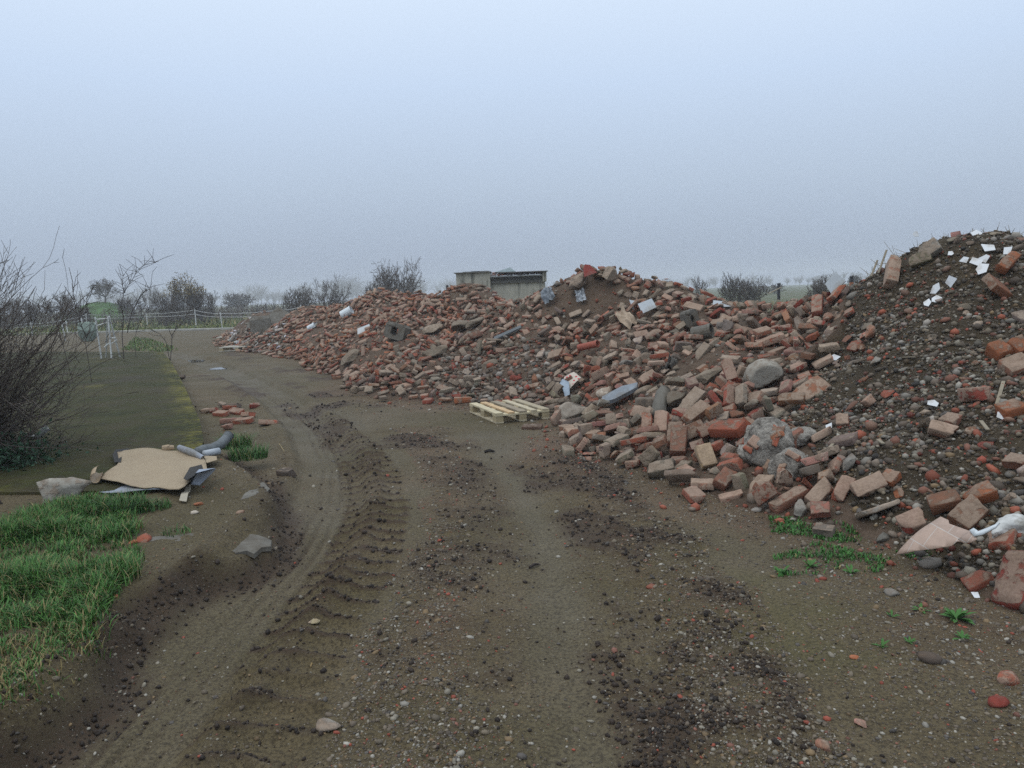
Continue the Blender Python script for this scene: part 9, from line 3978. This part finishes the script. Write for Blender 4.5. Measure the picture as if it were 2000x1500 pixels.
def tubes(nm, cat, lab, px, py, L, rad, mat, yaw, pitch, lift, inner=True):
    t = empty(nm, mw=framed(px, py, yaw, pitch, 0, lift)); tag(t, lab, cat); mb = MB(); n = 16
    V, F = [], []
    for x in (-L / 2, L / 2):
        for rr in (rad, rad * .85):
            for k in range(n): V.append((x, rr * math.cos(2 * math.pi * k / n), rr * math.sin(2 * math.pi * k / n)))
    for k in range(n):
        j = (k + 1) % n; F += [(k, j, 2 * n + j, 2 * n + k), (n + j, n + k, 3 * n + k, 3 * n + j), (j, k, n + k, n + j), (2 * n + k, 2 * n + j, 3 * n + j, 3 * n + k)]
    mb.add(V, F); mb.build('tube', mat, t, False); mb = MB(); mb.tube([(L / 2 - .03, 0, 0), (L / 2 + .002, 0, 0)], rad * 1.06, n, False); mb.build('rim', mat, t)
MP = simple('white_plastic', lin(206, 212, 214), .35, .05, 8)
tubes('plastic_drum', 'drum', 'white plastic drum lying on the far orange bricks', 685, 624, .34, .13, MP, 6, 4, .24)
tubes('plastic_pipe', 'pipe', 'short white pipe end lying on the far brick slope', 616, 649, .24, .085, MP, 0, 0, .2)
tubes('clay_pipe', 'pipe', 'reddish clay pipe on the slope between heap and fine rubble', 1158, 690, .36, .055, simple('clay_pipe', lin(150, 84, 68), .7, .15, 8), -32, -4, .15)
tubes('drain_pipe', 'pipe', 'broken grey pipe with a dark open end below the hollow grey block', 1377, 671, .26, .10, M_CONC, -30, 0, .15)
def hollow(lab, px, py, L, W, H, hw, hh, yaw, pitch, roll, lift, mat):
    t = empty('hollow_block', mw=framed(px, py, yaw, pitch, roll, lift)); tag(t, lab, 'concrete block'); n = 20; V, F = [], []
    for y in (-W / 2, W / 2):
        for sq in (0, 1):
            for k in range(n):
                a = 2 * math.pi * k / n; cx, cz = math.cos(a), math.sin(a); m = max(abs(cx), abs(cz)) if sq == 0 else 1
                V.append((cx / m * L / 2, y, cz / m * H / 2) if sq == 0 else (cx * hw / 2, y, cz * hh / 2) if hh != hw else (cx / max(abs(cx), abs(cz)) * hw / 2, y, cz / max(abs(cx), abs(cz)) * hh / 2))
    for k in range(n):
        j = (k + 1) % n; F += [(k, j, n + j, n + k), (2 * n + j, 2 * n + k, 3 * n + k, 3 * n + j), (j, k, 2 * n + k, 2 * n + j), (n + k, n + j, 3 * n + j, 3 * n + k)]
    mb = MB(); mb.add(V, F); mb.build('block', mat, t)
    P, Fm, m = stone_shape(L * .45, .02, H * .3, int(px), 1, 4, .3); o = link('mortar_crust', np_mesh('mortar_crust', P, Fm, mat), t); o.location = (-L * .2, -W / 2 - .002, H * .36)
hollow('grey hollow block with an oval hole in the upper brick heap', 1351, 648, .21, .16, .26, .06, .11, 18, 0, -12, .20, M_CONC)
hollow('concrete block with a square hole on the middle slope', 780, 672, .48, .30, .36, .17, .17, -22, -16, -20, .28, M_CONC)
def post():
    t = empty('concrete_post', mw=framed(1300, 808, 63, 14, 0, .13)); tag(t, 'thick rounded grey-brown concrete post half buried in the near heap', 'post'); P, F, m = block_shape(.5, .17, .15, 1200, True, (12, 8, 8), .07, .006); o = link('shaft', np_mesh('shaft', P, F, M_CONC, True, {'loc': P}, {'mort': m}), t)
    P, F, m = stone_shape(.12, .15, .13, 1201, 2, 5, .3); o = link('broken_end', np_mesh('broken_end', P, F, M_CONC, True), t); o.location = (.22, 0, .0)
post()
# mortar mass with embedded bricks
def mortar_mass(px, py, L, W, H, n, lab, seed, lift, reds):
    M = framed(px, py, 10, 0, 0, lift); t = empty('mortar_mass', mw=M); tag(t, lab, 'mortar lump'); P, F, m = stone_shape(L, W, H, seed, 4, 4, .75); w = NT('pitted_mortar', .95, .15); p = w.coord(); a = w.noise(p, 9, 6, .7); b = w.noise(p, 45, 5, .7)
    w.color(w.mix(w.rng(w.math('ADD', w.math('MULTIPLY', a, .6), w.math('MULTIPLY', b, .4)), .38, .58), lin(86, 80, 74), lin(168, 162, 152))); w.bump(w.math('ADD', a, w.math('MULTIPLY', b, .5)), .04); o = link('mortar', np_mesh('mortar', P, F, w.m, True), t)
    r = np.random.default_rng(seed)
    for k in range(reds):
        v = P[r.integers(len(P))] * .93
        Pb, Fb, mb_ = block_shape(r.uniform(.07, .15), .09, .05, seed + k + 5, True); o = link('brick', piece_mesh('brick', (Pb, Fb, mb_)), t); o.location = v; o.rotation_euler = r.uniform(-1, 1, 3); o.color = (*TINT[('clean', 'orange', 'red')[k % 3]], 1)
mortar_mass(1505, 898, .46, .36, .40, 8, 'big whitish mortar mass with red brick bits at the heap foot', 1300, .14, 9)
mortar_mass(1545, 930, .30, .24, .26, 4, 'smaller mortar lump leaning on the big whitish mass', 1310, .08, 4)
mortar_mass(1560, 868, .34, .20, .16, 3, 'flat grey mortar ridge behind the big whitish mass', 1320, .06, 2)
# soft things: cloth, plastic, flower-print lino
def draped(nm, cat, lab, px, py, L, W, amp, mat, seed, yaw=0, roll=20, lift=.14, th=.004):
    r = np.random.default_rng(seed); n = 16; V = []; o1 = r.random() * 30
    for i in range(n + 1):
        for j in range(n + 1):
            u, v = i / n - .5, j / n - .5; e = 1 - .25 * abs(float(fbm(np.array(u * 2 + o1), np.array(v * 2), 1, 2, 5))) * 2
            V.append((u * L * e + .1 * L * v, v * W * e, amp * (float(fbm(np.array(u * 3 + o1), np.array(v * 3.), 1, 3, 600)) * 2.4 + .5 * math.sin(u * 14 + o1) * .3)))
    F = [(i * (n + 1) + j, (i + 1) * (n + 1) + j, (i + 1) * (n + 1) + j + 1, i * (n + 1) + j + 1) for i in range(n) for j in range(n)]; m = len(V)
    mb = MB(); mb.add(V + [(a, b, c - th) for a, b, c in V], F + [tuple(k + m for k in q[::-1]) for q in F]); o = mb.build(nm, mat, None, True); o.matrix_world = framed(px, py, yaw, 0, roll, lift); return tag(o, lab, cat)
draped('beige_cloth', 'cloth', 'beige folded cloth draped down the middle rubble slope', 1228, 634, .24, .52, .09, simple('beige_fabric', lin(164, 146, 126), .85, .1, 6), 1, 20, 26, .13)
draped('plastic_sheet', 'plastic sheet', 'crumpled blue-grey plastic below the crest near the hut', 1078, 588, .26, .36, .10, simple('blue_grey_plastic', lin(118, 124, 130), .4, .15, 7), 2, 10, 20, .16)
draped('plastic_sheet', 'plastic sheet', 'small whitish plastic bag just below the oblong dark boulder', 1138, 587, .18, .22, .10, simple('whitish_plastic', lin(168, 172, 176), .35, .12, 7), 3, 0, 20, .15)
draped('plastic_sheet', 'plastic sheet', 'torn grey plastic in the hollow beside the orange lumps of the far slope', 620, 588 + 60, .2, .25, .10, simple('grey_plastic', lin(150, 152, 154), .4, .12, 7), 4, 0, 20, .2)
draped('insulation_scrap', 'insulation', 'fluffy dark scrap pressed between bricks above the concrete post', 1315, 726, .22, .14, .14, simple('dirty_wool', lin(96, 92, 86), .95, .35, 30), 6, 30, 20, .12)
def flower_lino():
    M = framed(1118, 763, 20, 0, 18, .13); t = empty('flower_lino', mw=M); tag(t, 'lino scrap with red flower print and blue-grey underside near the pallet', 'lino scrap')
    w = NT('flower_print', .5, .3); p = w.coord(); v = w.new('TexVoronoi'); v.inputs['Scale'].default_value = 17; w.l.new(p, v.inputs['Vector']); f = w.rng(v.outputs['Distance'], .34, .26); g = w.math('LESS_THAN', w.sep(v.outputs['Color']), .55)
    w.color(w.mix(w.math('MULTIPLY', f, g), lin(188, 176, 162), lin(178, 52, 62))); mb = MB(); mb.sheet([(-.06, -.10), (.18, -.03), (.16, .16), (.0, .18), (-.10, .08)], lambda x, y: .03 * math.sin(x * 12), .004, .05); mb.build('printed_face', w.m, t, True)
    mb = MB(); mb.sheet([(-.22, -.26), (-.14, -.26), (-.02, -.02), (-.06, .12), (-.14, .06), (-.16, -.08)], lambda x, y: .02 + .2 * max(0, x + .12) ** 1, .004, .05); mb.build('turned_back_strip', simple('lino_underside', lin(146, 158, 170), .5, .06, 6), t, True)
flower_lino()
def tile_sheet():
    O = atZ(1748, 1085, .05); E = atZ(1905, 1085, .20); ux = Vector(E - O).normalized(); tilt = R(52); bk = Vector((-ux.y, ux.x, 0)); uy = bk * math.cos(tilt) + Vector((0, 0, 1)) * math.sin(tilt); nn = ux.cross(uy)
    def onp(px, py):
        d = Vector(ray(px, py)); s_ = (Vector(O) - Vector(CO)).dot(nn) / d.dot(nn); q = Vector(CO) + d * s_ - Vector(O); return (q.dot(ux), q.dot(uy))
    M = Matrix(((ux.x, uy.x, nn.x, O[0]), (ux.y, uy.y, nn.y, O[1]), (ux.z, uy.z, nn.z, O[2]), (0, 0, 0, 1)))
    t = empty('pattern_sheet', mw=M); tag(t, 'torn lino sheet printed with beige stone tiles at the mound foot', 'lino sheet')
    w = NT('printed_lino', .45, .35); p = w.coord(); mp = w.new('Mapping'); mp.inputs['Rotation'].default_value = (0, 0, R(20)); w.l.new(p, mp.inputs[0]); b = w.new('TexBrick'); w.l.new(mp.outputs[0], b.inputs['Vector'])
    for k, v in (('Scale', 1.0), ('Mortar Size', .0018), ('Brick Width', .16), ('Row Height', .13), ('Color1', (*lin(186, 160, 142), 1)), ('Color2', (*lin(168, 146, 132), 1)), ('Mortar', (*lin(198, 192, 184), 1))): b.inputs[k].default_value = v
    w.color(w.mix(w.rng(w.noise(p, 20, 5), .35, .7, 0, .35), b.outputs['Color'], lin(150, 130, 118)))
    wv = lambda x, y: .010 * math.sin(x * 11) + .008 * math.sin(y * 16)
    for nm, pp, m, dz in (('printed_face', [(1748,1084),(1772,1064),(1800,1040),(1834,1017),(1848,1026),(1850,1034),(1872,1046),(1890,1056),(1902,1066),(1880,1080),(1868,1076),(1858,1084),(1820,1086),(1780,1085)], w.m, 0),
                      ('torn_corner', [(1872,1074),(1896,1056),(1912,1082),(1900,1086),(1884,1084)], w.m, .012), ('white_trim', [(1896,1060),(1904,1056),(1915,1066),(1935,1062),(1957,1056),(1950,1066),(1925,1076),(1908,1076)], MP, .022)):
        mb = MB(); mb.sheet([onp(*q) for q in pp], lambda x, y: wv(x, y) + dz, .004 + .004 * (dz > .02), .04); mb.build(nm, m, t, True)
tile_sheet()
for i, (a, b, L, lab) in enumerate([(1980, 1048, .24, 'rough white foam lump right of the tile-pattern sheet'), (1776, 1044, .10, 'pale mortar crumb behind the tile-pattern sheet'), (1727, 1056, .10, 'grey-white crumb left of the tile-pattern sheet')]):
    P, F, m = stone_shape(L, L * .6, L * .55, 1400 + i, 4 if i == 0 else 3, 3, .8); o = link('foam_lump' if i == 0 else 'mortar_crumb', np_mesh('lump', P, F, simple('dirty_white_foam', lin(190, 190, 186), .8, .15, 25, .004, dirt=lin(130, 122, 108)) if i == 0 else M_CONC, True)); o.matrix_world = framed(a, b, 20, 0, 0, L * .2); tag(o, lab, 'foam' if i == 0 else 'mortar crumb')
# splintered sticks
MST = simple('weathered_stick', lin(140, 130, 112), .85, .2, 8)
for i, (a, b, c_, d, lab) in enumerate([(1583, 661, 1597, 640, 'thin pale stick poking out beside the leaning brick'), (1586, 663, 1609, 645, 'second pale stick fanning out beside the leaning brick'), (1943, 800, 1956, 762, 'upright splintered lath by the grey-capped dark brick'), (1912, 832, 1925, 858, 'short lath lying down the mound below the orange stub'),
                                       (1500, 580, 1525, 572, 'grey lath lying over the low saddle'), (1714, 540, 1730, 500, 'thin straw leaning over the masonry block on the mound'), (1700, 546, 1712, 520, 'short lath on the shoulder of the mound'), (1602, 900, 1626, 882, 'pale splinter behind the mortar mass'),
                                       (1762, 706, 1783, 712, 'small flat lath on the middle of the mound slope'), (1712, 868, 1722, 884, 'curved straw low on the mound')]):
    A_, B_ = on_heap(a, b), on_heap(c_, d)
    if A_ is None: A_ = atY(a, b, 9.5)
    if B_ is None or abs(B_[1] - A_[1]) > .7: B_ = atY(c_, d, A_[1] + .05)
    A_ = A_ + np.array([0, -.02, .04]); B_ = B_ + np.array([0, -.02, .07]); dv = Vector(B_ - A_); mb = MB(); w_ = .012; mb.box(-w_, w_, -.004, .004, 0, dv.length); o = mb.build('wooden_lath', MST); o.matrix_world = Matrix.Translation(A_) @ dv.to_track_quat('Z', 'Y').to_matrix().to_4x4(); tag(o, lab, 'lath', 'sticks and laths in the heaps')
# dry stalks over the mound crest
def stalks():
    r = np.random.default_rng(41); segs = []
    for k in range(150):
        px = r.uniform(1690, 1995); Y = 9.4 - (px - 1690) / 310 * 1.3; x = atY(px, 500, Y)[0]; z = float(hz(x, Y)); p = np.array([x, Y, z]); q = p + np.array([r.normal(0, .07), r.normal(0, .07), abs(r.normal(.02, .06))]); segs.append((p, q, .004, .002))
    V, F = branch_mesh(segs); tag(link('dry_stalks', np_mesh('dry_stalks', V, F, MST)), 'dry stalks and roots sticking out along the mound crest', None, None, 'stuff')
stalks()

# ------------------------------------------------------------------ fog
def haze():
    mb = MB(); mb.box(-640, 640, -640, 640, -1.2, 12.5); t = bpy.data.materials.new('fog'); t.use_nodes = True; n = t.node_tree.nodes; n.clear(); o = n.new('ShaderNodeOutputMaterial'); v = n.new('ShaderNodeVolumePrincipled')
    v.inputs['Density'].default_value = HAZE_D; v.inputs['Color'].default_value = (0.93, 0.96, 1.0, 1); v.inputs['Anisotropy'].default_value = 0.0; t.node_tree.links.new(v.outputs[0], o.inputs['Volume'])
    tag(mb.build('haze', t), 'fog', None, None, 'stuff')
HAZE_D = 0.0015
haze()
